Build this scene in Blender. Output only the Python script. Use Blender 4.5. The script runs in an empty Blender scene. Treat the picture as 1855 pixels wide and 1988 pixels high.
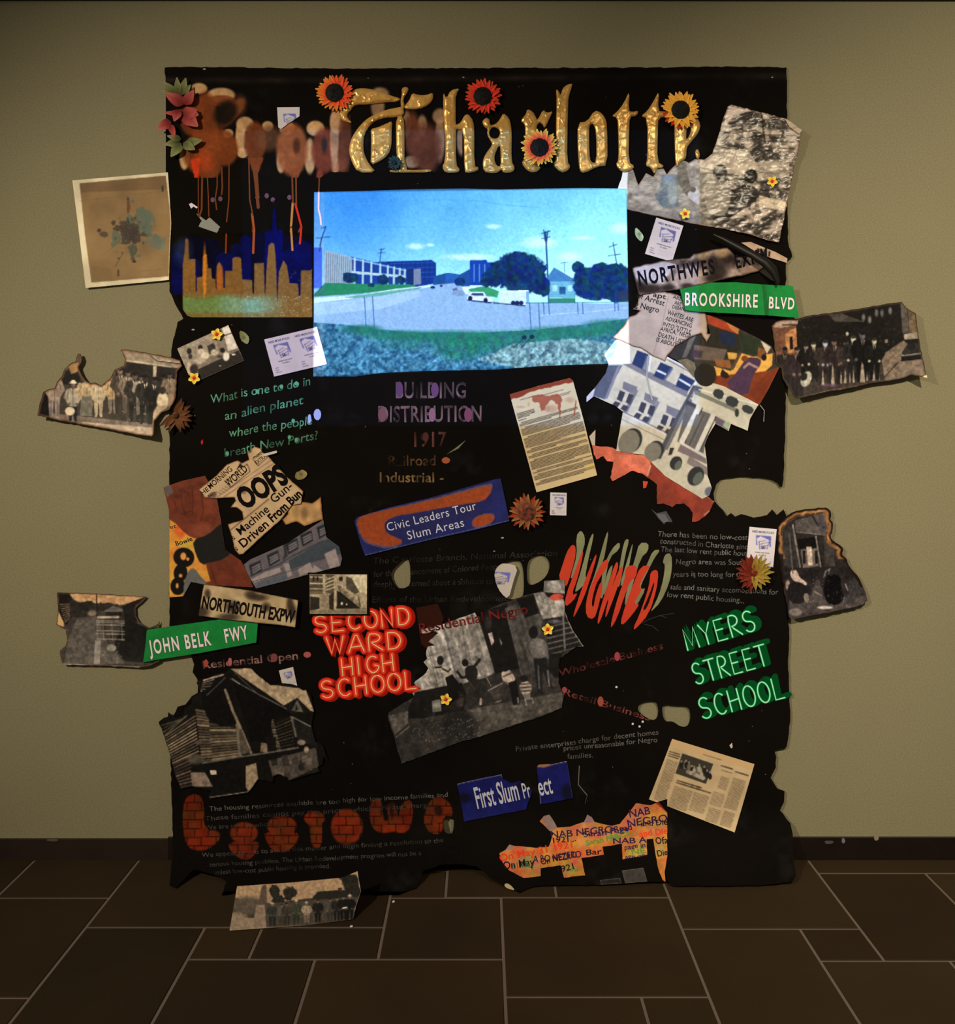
import bpy, math, random
import numpy as np
from mathutils import Vector, geometry

C = bpy.context.scene.collection
SC = bpy.context.scene
R = random.Random(7)

# ---------------------------------------------------------------- scale of the place
# the wall stands at Y = 0 and faces the viewer (-Y); 1 px of the photograph on the wall = S metres
S = 0.00185
F = 1850.0
D = F * S                       # viewer's distance from the wall
H = 834 * S                     # viewer's eye height
VX, VY = 935.0, 833.0           # the point of the wall straight ahead of the viewer

def P(px, py, d):
    k = (D - d) / D
    return ((px - VX) * S * k, -d, H + (VY - py) * S * k)

# ---------------------------------------------------------------- camera
cam = bpy.data.cameras.new('camera'); co = bpy.data.objects.new('camera', cam); C.objects.link(co)
cam.sensor_fit = 'HORIZONTAL'; cam.sensor_width = 36
cam.lens = 36 * F / 1855
cam.shift_x = -(VX - 927.5) / 1855
cam.shift_y = -(994 - VY) / 1855
co.location = (0, -D, H); co.rotation_euler = (math.pi / 2, 0, 0)
cam.clip_start = .05
SC.camera = co

# ---------------------------------------------------------------- view, world and lamps
SC.view_settings.view_transform = 'Standard'
SC.view_settings.look = 'None'
SC.view_settings.exposure = 0.0
SC.view_settings.gamma = 1.0
SC.view_settings.use_curve_mapping = False
W = bpy.data.worlds.new('world'); SC.world = W; W.use_nodes = True
bg = W.node_tree.nodes['Background']
bg.inputs['Color'].default_value = (1.0, .86, .62, 1)
bg.inputs['Strength'].default_value = .16

def aim(o, tgt):
    v = Vector(tgt) - o.location
    o.rotation_euler = v.to_track_quat('-Z', 'Y').to_euler()

def spot(name, loc, tgt, power, size, blend, radius, col):
    l = bpy.data.lights.new(name, 'SPOT'); o = bpy.data.objects.new(name, l); C.objects.link(o)
    l.energy = power; l.spot_size = math.radians(size); l.spot_blend = blend
    l.shadow_soft_size = radius; l.color = col
    o.location = loc; aim(o, tgt); return o
WARM = (1.0, .86, .62)
spot('ceiling_spot', (-2.7, -3.735, 3.2), (-.306, 0, 1.026), 705, 63.4, 1.0, .06, WARM)
spot('ceiling_spot', (1.227, -4.0, 3.99), (2.6, 0, .80), 860, 72, 1.0, .06, WARM)

# the room's projector: a beam with the raster of its picture (bright) and its dark raster (a faint blue frame)
PJ = Vector(P(915, 545, 0)) + Vector((0, -3.0, 0))
pl = bpy.data.lights.new('projector', 'SPOT'); po = bpy.data.objects.new('projector', pl); C.objects.link(po)
po.location = PJ; po.rotation_euler = (math.pi / 2, 0, 0)
pl.energy = 640; pl.spot_size = math.radians(50); pl.spot_blend = 0; pl.shadow_soft_size = .004
pl.use_nodes = True
def beam():
    nt = pl.node_tree; N = nt.nodes; L = nt.links
    em = N['Emission']
    tc = N.new('ShaderNodeTexCoord'); sx = N.new('ShaderNodeSeparateXYZ'); L.new(tc.outputs['Normal'], sx.inputs[0])
    def m(op, a, b=None, c=None):
        n = N.new('ShaderNodeMath'); n.operation = op
        for i, q in enumerate((a, b, c)):
            if q is None: continue
            if isinstance(q, (int, float)): n.inputs[i].default_value = q
            else: L.new(q, n.inputs[i])
        return n.outputs[0]
    az = m('ABSOLUTE', sx.outputs[2])
    u = m('DIVIDE', sx.outputs[0], az); v = m('DIVIDE', sx.outputs[1], az)
    def pt(px, py):
        q = Vector(P(px, py, .016)) - PJ
        return (q.x / q.y, q.z / q.y)
    def quad(c, soft):
        acc = None
        for i in range(4):
            (ax, ay), (bx, by) = pt(*c[i]), pt(*c[(i + 1) % 4])
            nx, ny = (by - ay), -(bx - ax); ln = math.hypot(nx, ny); nx /= ln; ny /= ln
            k0 = -(nx * ax + ny * ay)
            s = m('ADD', m('ADD', m('MULTIPLY', u, nx), m('MULTIPLY', v, ny)), k0)
            s = m('MINIMUM', m('MAXIMUM', m('ADD', m('DIVIDE', s, soft), .5), 0), 1)
            acc = s if acc is None else m('MULTIPLY', acc, s)
        return acc
    main = quad([(610, 373), (1217, 366), (1222.5, 705), (609, 730)], .0012)
    dark = quad([(472, 252), (1358, 252), (1358, 826), (472, 826)], .003)
    cm = N.new('ShaderNodeMix'); cm.data_type = 'RGBA'
    L.new(main, cm.inputs['Factor'])
    cm.inputs['A'].default_value = (.14, .46, 1.0, 1); cm.inputs['B'].default_value = (.80, .92, 1.0, 1)
    L.new(cm.outputs['Result'], em.inputs['Color'])
    L.new(m('ADD', main, m('MULTIPLY', dark, .28)), em.inputs['Strength'])
beam()

# ---------------------------------------------------------------- colour
# a colour read off the photograph -> the surface's own colour under the room's warm light
EL = np.array([.80, .70, .52])
ES = EL + np.array([.05, .18, .48])        # ... and inside the projector's dark raster
def lin(c):
    c = np.clip(np.asarray(c, float) / 255, 0, 1)
    return np.where(c <= .04045, c / 12.92, ((c + .055) / 1.055) ** 2.4)
def alb(c, e=EL):
    return np.clip(lin(c) / e, 0, .92)

# ---------------------------------------------------------------- materials
MATS = {}
def _principled(name):
    m = bpy.data.materials.new(name); m.use_nodes = True
    return m, m.node_tree.nodes, m.node_tree.links, m.node_tree.nodes['Principled BSDF']
def bump(N, L, b, scale, strength, dist=.001, detail=4):
    tc = N.new('ShaderNodeTexCoord'); nz = N.new('ShaderNodeTexNoise'); nz.inputs['Scale'].default_value = scale
    nz.inputs['Detail'].default_value = detail
    L.new(tc.outputs['Object'], nz.inputs['Vector'])
    bp = N.new('ShaderNodeBump'); bp.inputs['Strength'].default_value = strength; bp.inputs['Distance'].default_value = dist
    L.new(nz.outputs['Fac'], bp.inputs['Height']); L.new(bp.outputs['Normal'], b.inputs['Normal'])
    return nz
def printed(kind='paper'):
    "paper carrying the colours of its own mesh"
    key = 'printed_' + kind
    if key in MATS: return MATS[key]
    m, N, L, b = _principled(key)
    at = N.new('ShaderNodeAttribute'); at.attribute_name = 'Col'
    L.new(at.outputs['Color'], b.inputs['Base Color'])
    ro, sp, bs, st = {'paper': (.7, .12, 90, .15), 'gloss': (.45, .07, 60, .10), 'crumple': (.30, .45, 60, .12), 'cloth': (.85, .03, 220, .3),
                      'foil': (.31, .5, 70, .2), 'paint': (.85, .03, 220, .3), 'petal': (.7, .2, 160, .3), 'matte': (.9, .05, 200, .05)}[kind]
    b.inputs['Roughness'].default_value = ro; b.inputs['Specular IOR Level'].default_value = sp
    if kind == 'foil': b.inputs['Metallic'].default_value = .35
    bump(N, L, b, bs, st)
    MATS[key] = m; return m
def plain(name, c, rough=.6, spec=.3, metal=0, var=.12, scale=60, bs=.15, raw=False):
    if name in MATS: return MATS[name]
    m, N, L, b = _principled(name)
    a = np.asarray(c, float) if raw else alb(c)
    nz = bump(N, L, b, scale, bs)
    mx = N.new('ShaderNodeMix'); mx.data_type = 'RGBA'; L.new(nz.outputs['Fac'], mx.inputs['Factor'])
    mx.inputs['A'].default_value = (*np.clip(a * (1 - var), 0, 1), 1); mx.inputs['B'].default_value = (*np.clip(a * (1 + var), 0, 1), 1)
    L.new(mx.outputs['Result'], b.inputs['Base Color'])
    b.inputs['Roughness'].default_value = rough; b.inputs['Specular IOR Level'].default_value = spec; b.inputs['Metallic'].default_value = metal
    MATS[name] = m; return m

# ---------------------------------------------------------------- objects
def obj(name, verts, faces, mat, parent=None, cols=None, smooth=False):
    me = bpy.data.meshes.new(name)
    me.from_pydata([tuple(map(float, v)) for v in verts], [], [tuple(map(int, f)) for f in faces])
    if cols is not None:
        a = me.color_attributes.new('Col', 'FLOAT_COLOR', 'POINT')
        c4 = np.ones((len(verts), 4), np.float32); c4[:, :3] = cols
        a.data.foreach_set('color', c4.ravel())
    me.materials.append(mat)
    if smooth: me.polygons.foreach_set('use_smooth', [True] * len(me.polygons))
    me.update()
    o = bpy.data.objects.new(name, me); C.objects.link(o)
    if parent: o.parent = parent
    return o
def tag(o, label, cat, group=None):
    o['label'] = label; o['category'] = cat
    if group: o['group'] = group
    return o
def rebase(o):
    "move a top-level mesh's origin to its own middle (base), geometry stays where it is"
    me = o.data; n = len(me.vertices); v = np.empty(n * 3); me.vertices.foreach_get('co', v); v = v.reshape(-1, 3)
    c = (v.min(0) + v.max(0)) / 2
    me.vertices.foreach_set('co', (v - c).ravel()); me.update(); o.location = c
    for ch in o.children: ch.location = tuple(-c)
    return o
def empty(name, loc):
    o = bpy.data.objects.new(name, None); C.objects.link(o); o.location = loc; o.empty_display_size = .02; return o

# ---------------------------------------------------------------- numpy drawing (in photograph pixels on the wall)
def vnoise(x, y, sc, seed):
    rs = np.random.RandomState(seed); g = rs.rand(64, 64)
    x = np.asarray(x, float) / sc; y = np.asarray(y, float) / sc
    i = np.floor(x).astype(int); j = np.floor(y).astype(int); fx = x - i; fy = y - j
    fx = fx * fx * (3 - 2 * fx); fy = fy * fy * (3 - 2 * fy)
    a = g[i % 64, j % 64]; b = g[(i + 1) % 64, j % 64]; c = g[i % 64, (j + 1) % 64]; d = g[(i + 1) % 64, (j + 1) % 64]
    return (a * (1 - fx) + b * fx) * (1 - fy) + (c * (1 - fx) + d * fx) * fy
def fbm(x, y, sc, seed, o=4):
    t = 0; w = 0
    for k in range(o):
        t = t + vnoise(x, y, sc / 2 ** k, seed + k) * .5 ** k; w += .5 ** k
    return t / w
def inside(pts, x, y):
    p = np.asarray(pts, float); r = np.zeros(np.shape(x), bool); n = len(p)
    for i in range(n):
        x0, y0 = p[i]; x1, y1 = p[(i + 1) % n]
        if y0 == y1: continue
        c = (y0 > y) != (y1 > y)
        r ^= c & (x < (x1 - x0) * (y - y0) / (y1 - y0) + x0)
    return r
def ZM(x0, y0, sc):
    "coordinates noted in an enlarged view -> photograph pixels"
    def f(*a):
        if len(a) == 2 and not hasattr(a[0], '__len__'): return (x0 + a[0] / sc, y0 + a[1] / sc)
        return [(x0 + q[0] / sc, y0 + q[1] / sc) for q in (a[0] if len(a) == 1 else a)]
    return f

class Canvas:
    def __init__(s, x0, y0, x1, y1, base=(0, 0, 0), st=1.0):
        s.x0, s.y0, s.st = x0, y0, st
        s.X, s.Y = np.meshgrid(np.arange(x0, x1 + st, st), np.arange(y0, y1 + st, st))
        s.a = np.empty(s.X.shape + (3,)); s.a[:] = base
        s.f = None                                   # optional map (zoom view -> px)
    def m(s, pts): return [tuple(p) for p in (s.f(pts) if s.f else pts)]
    def k(s): return (s.f(1, 0)[0] - s.f(0, 0)[0]) if s.f else 1.0
    def win(s, x0, y0, x1, y1):
        h, w = s.X.shape
        i0 = max(0, int((y0 - s.y0) / s.st) - 1); i1 = min(h, int((y1 - s.y0) / s.st) + 3)
        j0 = max(0, int((x0 - s.x0) / s.st) - 1); j1 = min(w, int((x1 - s.x0) / s.st) + 3)
        return (slice(i0, max(i0, i1)), slice(j0, max(j0, j1)))
    def put(s, w, mask, col):
        if callable(col): col = col(s.X[w], s.Y[w])
        col = np.asarray(col, float)
        s.a[w] = s.a[w] * (1 - mask[..., None]) + col * mask[..., None]
    def poly(s, pts, col, al=1.0):
        p = np.asarray(s.m(pts)); w = s.win(*p.min(0), *p.max(0)); X, Y = s.X[w], s.Y[w]
        o = s.st * .25
        mk = sum(inside(p, X + dx, Y + dy).astype(float) for dx in (-o, o) for dy in (-o, o)) / 4
        s.put(w, mk * al, col); return s
    def ell(s, cx, cy, rx, ry, col, rot=0, al=1.0, soft=.25):
        k = s.k(); (cx, cy), = s.m([(cx, cy)]); rx *= k; ry *= k; r = max(rx, ry) * (1 + soft)
        w = s.win(cx - r, cy - r, cx + r, cy + r); X, Y = s.X[w] - cx, s.Y[w] - cy
        c, q = math.cos(rot), math.sin(rot)
        e = np.hypot((X * c + Y * q) / rx, (-X * q + Y * c) / ry)
        s.put(w, np.clip((1 - e) / soft + .5, 0, 1) * al, col); return s
    def bush(s, x, y, a, b, col, seed=1, al=.97, rag=.75, sc=None):
        k = s.k(); (x, y), = s.m([(x, y)]); a *= k; b *= k; w = s.win(x - a * 1.4, y - b * 1.4, x + a * 1.4, y + b * 1.4); X, Y = s.X[w], s.Y[w]
        e = np.hypot((X - x) / a, (Y - y) / b); n = fbm(X, Y, sc or max(4, min(a, b) * .5), seed, 4)
        s.put(w, np.clip((1 - e + (n - .5) * rag) / .14, 0, 1) * al, col); return s
    def line(s, pts, wd, col, al=1.0, soft=1.0):
        p = s.m(pts); wd *= s.k(); wd = max(wd, .8)
        for (ax, ay), (bx, by) in zip(p[:-1], p[1:]):
            w = s.win(min(ax, bx) - wd, min(ay, by) - wd, max(ax, bx) + wd, max(ay, by) + wd); X, Y = s.X[w], s.Y[w]
            dx, dy = bx - ax, by - ay; t = np.clip(((X - ax) * dx + (Y - ay) * dy) / (dx * dx + dy * dy + 1e-9), 0, 1)
            ds = np.hypot(X - ax - t * dx, Y - ay - t * dy)
            s.put(w, np.clip((wd / 2 - ds) / soft + .5, 0, 1) * al, col)
        return s
    def rough(s, amp, sc, seed=1, o=4, tint=(1, 1, 1)):
        n = (fbm(s.X, s.Y, sc, seed, o) - .5) * 2 * amp
        s.a = np.clip(s.a * (1 + n[..., None] * np.asarray(tint)), 0, 255); return s
    def speck(s, n, col, seed, r=(0.6, 1.6), al=.8, area=None):
        rs = random.Random(seed); h, w = s.X.shape
        x1, y1 = s.x0 + w * s.st, s.y0 + h * s.st
        a = area or (s.x0, s.y0, x1, y1); f, s.f = s.f, None
        for _ in range(n):
            q = rs.uniform(*r); s.ell(rs.uniform(a[0], a[2]), rs.uniform(a[1], a[3]), q, q * rs.uniform(.5, 1), col, al=al * rs.uniform(.4, 1), soft=.6)
        s.f = f; return s
    def burn(s, outline, w1, c1, w2=None, c2=None, holes=()):
        "scorched rim along an edge"
        d = edge_dist(s.X, s.Y, outline, max(w1, w2 or 0) * 1.5) + (fbm(s.X, s.Y, 14, 5) - .5) * w1 * 1.2
        if w2: m = np.clip((w2 - d) / (w2 * .6) , 0, 1); s.a = s.a * (1 - m[..., None] * .8) + np.asarray(c2, float) * m[..., None] * .8
        m = np.clip((w1 - d) / (w1 * .7), 0, 1); s.a = s.a * (1 - m[..., None]) + np.asarray(c1, float) * m[..., None]
        return s
    def sample(s, px, py):
        h, w = s.X.shape
        fx = np.clip((np.asarray(px) - s.x0) / s.st, 0, w - 1.001); fy = np.clip((np.asarray(py) - s.y0) / s.st, 0, h - 1.001)
        j = fx.astype(int); i = fy.astype(int); tx = (fx - j)[:, None]; ty = (fy - i)[:, None]
        j1 = np.minimum(j + 1, w - 1); i1 = np.minimum(i + 1, h - 1)
        return (s.a[i, j] * (1 - tx) + s.a[i, j1] * tx) * (1 - ty) + (s.a[i1, j] * (1 - tx) + s.a[i1, j1] * tx) * ty
def edge_dist(X, Y, outline, lim=40):
    p = list(outline) + [outline[0]]; d = np.full(X.shape, 1e9)
    for (ax, ay), (bx, by) in zip(p[:-1], p[1:]):
        dx, dy = bx - ax, by - ay
        t = np.clip(((X - ax) * dx + (Y - ay) * dy) / (dx * dx + dy * dy + 1e-9), 0, 1)
        d = np.minimum(d, np.hypot(X - ax - t * dx, Y - ay - t * dy))
    return d

def jag(pts, amp=1.5, seg=7, seed=1, skip=()):
    "roughen an outline as torn or burnt paper"
    rs = random.Random(seed); out = []; n = len(pts)
    for i in range(n):
        a, b = pts[i], pts[(i + 1) % n]; out.append(a)
        if i in skip: continue
        ln = math.hypot(b[0] - a[0], b[1] - a[1]); k = int(ln // seg)
        if ln < 1e-6: continue
        nx, ny = -(b[1] - a[1]) / ln, (b[0] - a[0]) / ln
        for j in range(1, k):
            t = j / k; q = rs.uniform(-amp, amp)
            out.append((a[0] + (b[0] - a[0]) * t + nx * q, a[1] + (b[1] - a[1]) * t + ny * q))
    return out
def smooth(pts, it=2, closed=True):
    for _ in range(it):
        o = []; n = len(pts); rng = range(n) if closed else range(n - 1)
        if not closed: o.append(pts[0])
        for i in rng:
            a, b = pts[i], pts[(i + 1) % n]
            o.append((a[0] * .75 + b[0] * .25, a[1] * .75 + b[1] * .25)); o.append((a[0] * .25 + b[0] * .75, a[1] * .25 + b[1] * .75))
        if not closed: o.append(pts[-1])
        pts = o
    return pts

# ---------------------------------------------------------------- the hanging sheet's own shape: flat on the wall, sweeping out over the floor at its foot
def hang(px, py):
    px = np.asarray(px, float); py = np.asarray(py, float)
    d = .012 + .004 * (fbm(px, py, 210, 31, 2) - .5)
    t = np.clip((py - 1555) / 170, 0, None)
    d = d + .22 * t ** 2
    dz = D * (1 - (H - .004) / (np.maximum(py - VY, 1) * S))          # where the sight line meets the floor
    return np.where(py > 1640, np.maximum(d, dz), d)

def patch(name, outline, paint, d=0.0, step=2.0, holes=(), kind='paper', thick=.0006, parent=None, e=EL, base=hang):
    "a sheet cut along an outline, carrying its own colours; d = distance off the hanging sheet (number or function)"
    loops = [list(outline)] + [list(h) for h in holes]
    vs = []; ed = []
    for lp in loops:
        q = []
        n = len(lp)
        for i in range(n):
            a, b = lp[i], lp[(i + 1) % n]; ln = math.hypot(b[0] - a[0], b[1] - a[1]); k = max(1, int(ln / (step * 2.5)))
            for j in range(k): q.append((a[0] + (b[0] - a[0]) * j / k, a[1] + (b[1] - a[1]) * j / k))
        i0 = len(vs); vs += q; ed += [(i0 + i, i0 + (i + 1) % len(q)) for i in range(len(q))]
    o = np.asarray(outline); lo, hi = o.min(0), o.max(0)
    gx, gy = np.meshgrid(np.arange(lo[0] + step * .5, hi[0], step), np.arange(lo[1] + step * .5, hi[1], step))
    gx = gx + ((np.arange(gx.shape[0]) % 2) * step * .37)[:, None]; gx = gx.ravel(); gy = gy.ravel()
    mk = inside(outline, gx, gy)
    for h in holes: mk &= ~inside(h, gx, gy)
    # keep grid points off the rim
    cell = {}
    for x, y in vs: cell.setdefault((int(x // step), int(y // step)), []).append((x, y))
    pts = []
    for x, y in zip(gx[mk], gy[mk]):
        i, j = int(x // step), int(y // step); ok = True
        for a in (-1, 0, 1):
            for b in (-1, 0, 1):
                for q in cell.get((i + a, j + b), ()):
                    if (q[0] - x) ** 2 + (q[1] - y) ** 2 < (step * .4) ** 2: ok = False
        if ok: pts.append((x, y))
    allp = [Vector(p) for p in vs + pts]
    rv, re, rf, *_ = geometry.delaunay_2d_cdt(allp, ed, [], 0, 1e-4)
    v = np.array([(p.x, p.y) for p in rv]); f = np.array([tuple(t) for t in rf])
    c = v[f].mean(1); mk = inside(outline, c[:, 0], c[:, 1])
    for h in holes: mk &= ~inside(h, c[:, 0], c[:, 1])
    f = f[mk]
    used = np.unique(f); rm = -np.ones(len(v), int); rm[used] = np.arange(len(used)); v = v[used]; f = rm[f]
    px, py = v[:, 0], v[:, 1]
    dd = base(px, py) + (d(px, py) if callable(d) else d)
    k = (D - dd) / D
    W3 = np.stack([(px - VX) * S * k, -dd, H + (VY - py) * S * k], 1)
    # faces must look at the viewer (-Y)
    a = W3[f[:, 1]] - W3[f[:, 0]]; b = W3[f[:, 2]] - W3[f[:, 0]]
    ny = np.cross(a, b)[:, 1]; f[ny > 0] = f[ny > 0][:, ::-1]
    col = paint.sample(px, py) if isinstance(paint, Canvas) else (paint(px, py) if callable(paint) else np.tile(np.asarray(paint, float), (len(v), 1)))
    col = alb(col, e)
    faces = [tuple(t) for t in f]
    if thick:
        n = len(v); back = W3.copy(); back[:, 1] += thick
        E = {}
        for t in f:
            for i in range(3):
                q = (t[i], t[(i + 1) % 3]); E[q] = 1
        rim = [(q[1], q[0]) for q in E if (q[1], q[0]) not in E]
        faces += [tuple(t[::-1] + n) for t in f] + [(p, q, q + n, p + n) for p, q in rim]
        W3 = np.vstack([W3, back]); col = np.vstack([col, col])
    return obj(name, W3, faces, printed(kind), parent, col, smooth=bool(not thick))

# ---------------------------------------------------------------- lettering
FONTC = {}
def glyphs(s, bold=0.0, shear=0.0, space=1.0):
    key = (s, bold, shear, space)
    if key not in FONTC:
        cu = bpy.data.curves.new('t', 'FONT'); cu.body = s; cu.size = 1; cu.offset = bold; cu.shear = shear; cu.space_character = space
        cu.resolution_u = 3
        o = bpy.data.objects.new('t', cu); C.objects.link(o)
        dg = bpy.context.evaluated_depsgraph_get(); me = bpy.data.meshes.new_from_object(o.evaluated_get(dg))
        v = np.array([x.co[:2] for x in me.vertices]).reshape(-1, 2); f = [tuple(p.vertices) for p in me.polygons]
        bpy.data.objects.remove(o); bpy.data.curves.remove(cu); bpy.data.meshes.remove(me)
        FONTC[key] = (v, f)
    return FONTC[key]
class Ink:
    "letters and strokes gathered for one part; each piece lies on the surface below it"
    def __init__(s, d=0.0, base=hang, e=EL): s.v = []; s.f = []; s.c = []; s.p = []; s.d = d; s.base = base; s.e = e; s.lift = 0
    def add(s, pts, faces, col, lift=0):
        n = len(s.v); pts = np.asarray(pts, float)
        off = s.d(pts[:, 0], pts[:, 1]) if callable(s.d) else s.d
        dd = s.base(pts[:, 0], pts[:, 1]) + off + lift
        for (x, y), q in zip(pts, dd): s.v.append(P(x, y, q)); s.p.append((x, y))
        s.c += [col(x, y) if callable(col) else col for x, y in pts]
        for f in faces: s.f.append(tuple(n + i for i in f))
    def text(s, t, p0, p1, cap, col, bold=0.0, shear=0.0, space=1.0, lift=0, wob=0, seed=1, keep=False, rot_up=None):
        v, f = glyphs(t, bold, shear, space)
        if not len(v): return
        x0, x1 = v[:, 0].min(), v[:, 0].max(); ux, uy = p1[0] - p0[0], p1[1] - p0[1]; ln = math.hypot(ux, uy); ux /= ln; uy /= ln
        sx = ln / (x1 - x0); sy = cap / .70
        nx, ny = (uy, -ux) if rot_up is None else rot_up
        a = (v[:, 0] - x0) * sx; b = v[:, 1] * sy
        if wob:
            b = b + (vnoise(a, a * 0, cap * 1.1, seed) - .5) * wob; a = a + (vnoise(b + 50, a, cap * .8, seed + 3) - .5) * wob * .7
        s.add(np.stack([p0[0] + ux * a + nx * b, p0[1] + uy * a + ny * b], 1), f, col, lift)
    def stroke(s, pts, w, col, lift=0, cap=True):
        pts = [np.array(p, float) for p in pts]; n = len(pts)
        ws = w if hasattr(w, '__len__') else [w] * n
        L = []; Rr = []
        for i, p in enumerate(pts):
            a = pts[max(0, i - 1)]; b = pts[min(n - 1, i + 1)]; t = b - a; q = np.hypot(*t); t = t / (q if q else 1)
            if 0 < i < n - 1:
                t0 = p - a; t1 = b - p; t0 = t0 / (np.hypot(*t0) + 1e-9); t1 = t1 / (np.hypot(*t1) + 1e-9)
                t = t0 + t1; q = np.hypot(*t); t = t / q if q > .2 else t0
            nn = np.array([-t[1], t[0]]); L.append(p + nn * ws[i] / 2); Rr.append(p - nn * ws[i] / 2)
        v = L + Rr; f = [(i, i + 1, n + i + 1, n + i) for i in range(n - 1)]
        if cap:
            for e, o in ((0, 1), (n - 1, n - 2)):
                t = pts[e] - pts[o]; t = t / (np.hypot(*t) + 1e-9); nn = np.array([-t[1], t[0]]); r = ws[e] / 2; i0 = len(v)
                v += [pts[e] + nn * r * math.cos(a) + t * r * math.sin(a) for a in np.linspace(0, math.pi, 7)]
                f.append(tuple(range(i0, i0 + 7)))
        s.add(v, f, col, lift)
    def poly(s, pts, col, lift=0):
        t = geometry.tessellate_polygon([[Vector((x, y, 0)) for x, y in pts]])
        s.add(pts, t, col, lift)
    def disc(s, x, y, r, col, lift=0, n=10, ry=None):
        s.add([(x + r * math.cos(a), y + (ry or r) * math.sin(a)) for a in np.linspace(0, 2 * math.pi, n, False)], [tuple(range(n))], col, lift)
    def build(s, name, parent=None, kind='paint'):
        v = np.asarray(s.v); f = []; gone = np.zeros(len(v), bool); pp = np.asarray(s.p)
        if parent is not None and parent.name == 'black_backdrop':          # nothing is written across the burnt holes
            for h in HOLES: gone |= inside(h, pp[:, 0], pp[:, 1])
        for q in s.f:
            if gone[list(q)].any(): continue
            a, b, c = v[q[0]], v[q[1]], v[q[2]]
            f.append(q if np.cross(b - a, c - a)[1] < 0 else tuple(reversed(q)))
        return obj(name, v, f, printed(kind), parent, alb(np.asarray(s.c, float), s.e))

# single-line capitals, unit box, y up
def arc(cx, cy, rx, ry, a0, a1, n=10):
    return [(cx + rx * math.cos(math.radians(a)), cy + ry * math.sin(math.radians(a))) for a in np.linspace(a0, a1, n)]
LINE = {
 'A': [[(0, 0), (.42, 1), (.55, 1), (.9, 0)], [(.15, .3), (.78, .34)]],
 'C': [arc(.5, .5, .45, .5, 50, 310, 14)],
 'D': [[(.05, 0), (.05, 1)] , [(.05, 1)] + arc(.3, .5, .5, .5, 80, -80, 10) + [(.05, 0)]],
 'E': [[(.75, 1), (.08, 1), (.05, 0), (.8, 0)], [(.07, .52), (.62, .52)]],
 'G': [arc(.5, .5, .45, .5, 55, 345, 14) + [(.62, .45)]],
 'H': [[(.05, 0), (.05, 1)], [(.8, 0), (.8, 1)], [(.05, .48), (.8, .52)]],
 'I': [[(.2, 0), (.2, 1)]],
 'L': [[(.08, 1), (.05, 0), (.75, 0)]],
 'M': [[(.0, 0), (.05, 1), (.45, .15), (.85, 1), (.95, 0)]],
 'N': [[(.05, 0), (.05, 1), (.75, 0), (.78, 1)]],
 'O': [arc(.45, .5, .45, .5, 90, 450, 18)],
 'R': [[(.05, 0), (.05, 1)] + arc(.3, .76, .45, .26, 75, -80, 8) + [(.15, .5), (.85, 0)]],
 'S': [arc(.42, .75, .36, .25, 35, 265, 9) + arc(.42, .25, .38, .25, 85, -150, 9)],
 'T': [[(0, 1), (.9, 1)], [(.45, 1), (.45, 0)]],
 'W': [[(0, 1), (.25, 0), (.5, .85), (.72, 0), (1, 1)]],
 'Y': [[(0, 1), (.42, .5), (.85, 1)], [(.42, .5), (.42, 0)]],
}
def lined(word, p0, p1, cap, gap=.28):
    "strokes of a word written between two points (baseline), cap height in px"
    ws = [.4 if c == 'I' else (.5 if c == ' ' else (1.0 if c in 'MW' else .88)) for c in word]
    tot = sum(ws) + gap * (len(word) - 1); ln = math.hypot(p1[0] - p0[0], p1[1] - p0[1]); ux, uy = (p1[0] - p0[0]) / ln, (p1[1] - p0[1]) / ln
    k = ln / tot; x = 0; out = []
    for c, w in zip(word, ws):
        for st in LINE.get(c, []):
            out.append([(p0[0] + ux * (x + a * w / (.88 if w < 1 else 1)) * k + uy * b * cap, p0[1] + uy * (x + a * w / (.88 if w < 1 else 1)) * k - ux * b * cap) for a, b in st])
        x += w + gap
    return out
# ================================================================ the room
def box(name, x0, x1, y0, y1, z0, z1, mat, parent=None):
    v = [(x, y, z) for x in (x0, x1) for y in (y0, y1) for z in (z0, z1)]
    return obj(name, v, [(0, 1, 3, 2), (4, 6, 7, 5), (0, 4, 5, 1), (2, 3, 7, 6), (0, 2, 6, 4), (1, 5, 7, 3)], mat, parent)
def struct(o): o['kind'] = 'structure'; return o

def wall_mat():
    m, N, L, b = _principled('grey_beige_wall')
    tc = N.new('ShaderNodeTexCoord')
    n1 = N.new('ShaderNodeTexNoise'); n1.inputs['Scale'].default_value = 210; n1.inputs['Detail'].default_value = 3
    n2 = N.new('ShaderNodeTexNoise'); n2.inputs['Scale'].default_value = 3; n2.inputs['Detail'].default_value = 5
    for n in (n1, n2): L.new(tc.outputs['Object'], n.inputs['Vector'])
    a = alb(WALLC)
    m1 = N.new('ShaderNodeMix'); m1.data_type = 'RGBA'; L.new(n1.outputs['Fac'], m1.inputs['Factor'])
    m1.inputs['A'].default_value = (*(a * .62), 1); m1.inputs['B'].default_value = (*(a * 1.38), 1)
    m2 = N.new('ShaderNodeMix'); m2.data_type = 'RGBA'; m2.blend_type = 'MULTIPLY'; m2.inputs['Factor'].default_value = .10
    L.new(m1.outputs['Result'], m2.inputs['A']); L.new(n2.outputs['Fac'], m2.inputs['B'])
    L.new(m2.outputs['Result'], b.inputs['Base Color'])
    b.inputs['Roughness'].default_value = .85; b.inputs['Specular IOR Level'].default_value = .15
    bp = N.new('ShaderNodeBump'); bp.inputs['Strength'].default_value = .25; bp.inputs['Distance'].default_value = .0012
    L.new(n1.outputs['Fac'], bp.inputs['Height']); L.new(bp.outputs['Normal'], b.inputs['Normal'])
    return m
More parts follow.
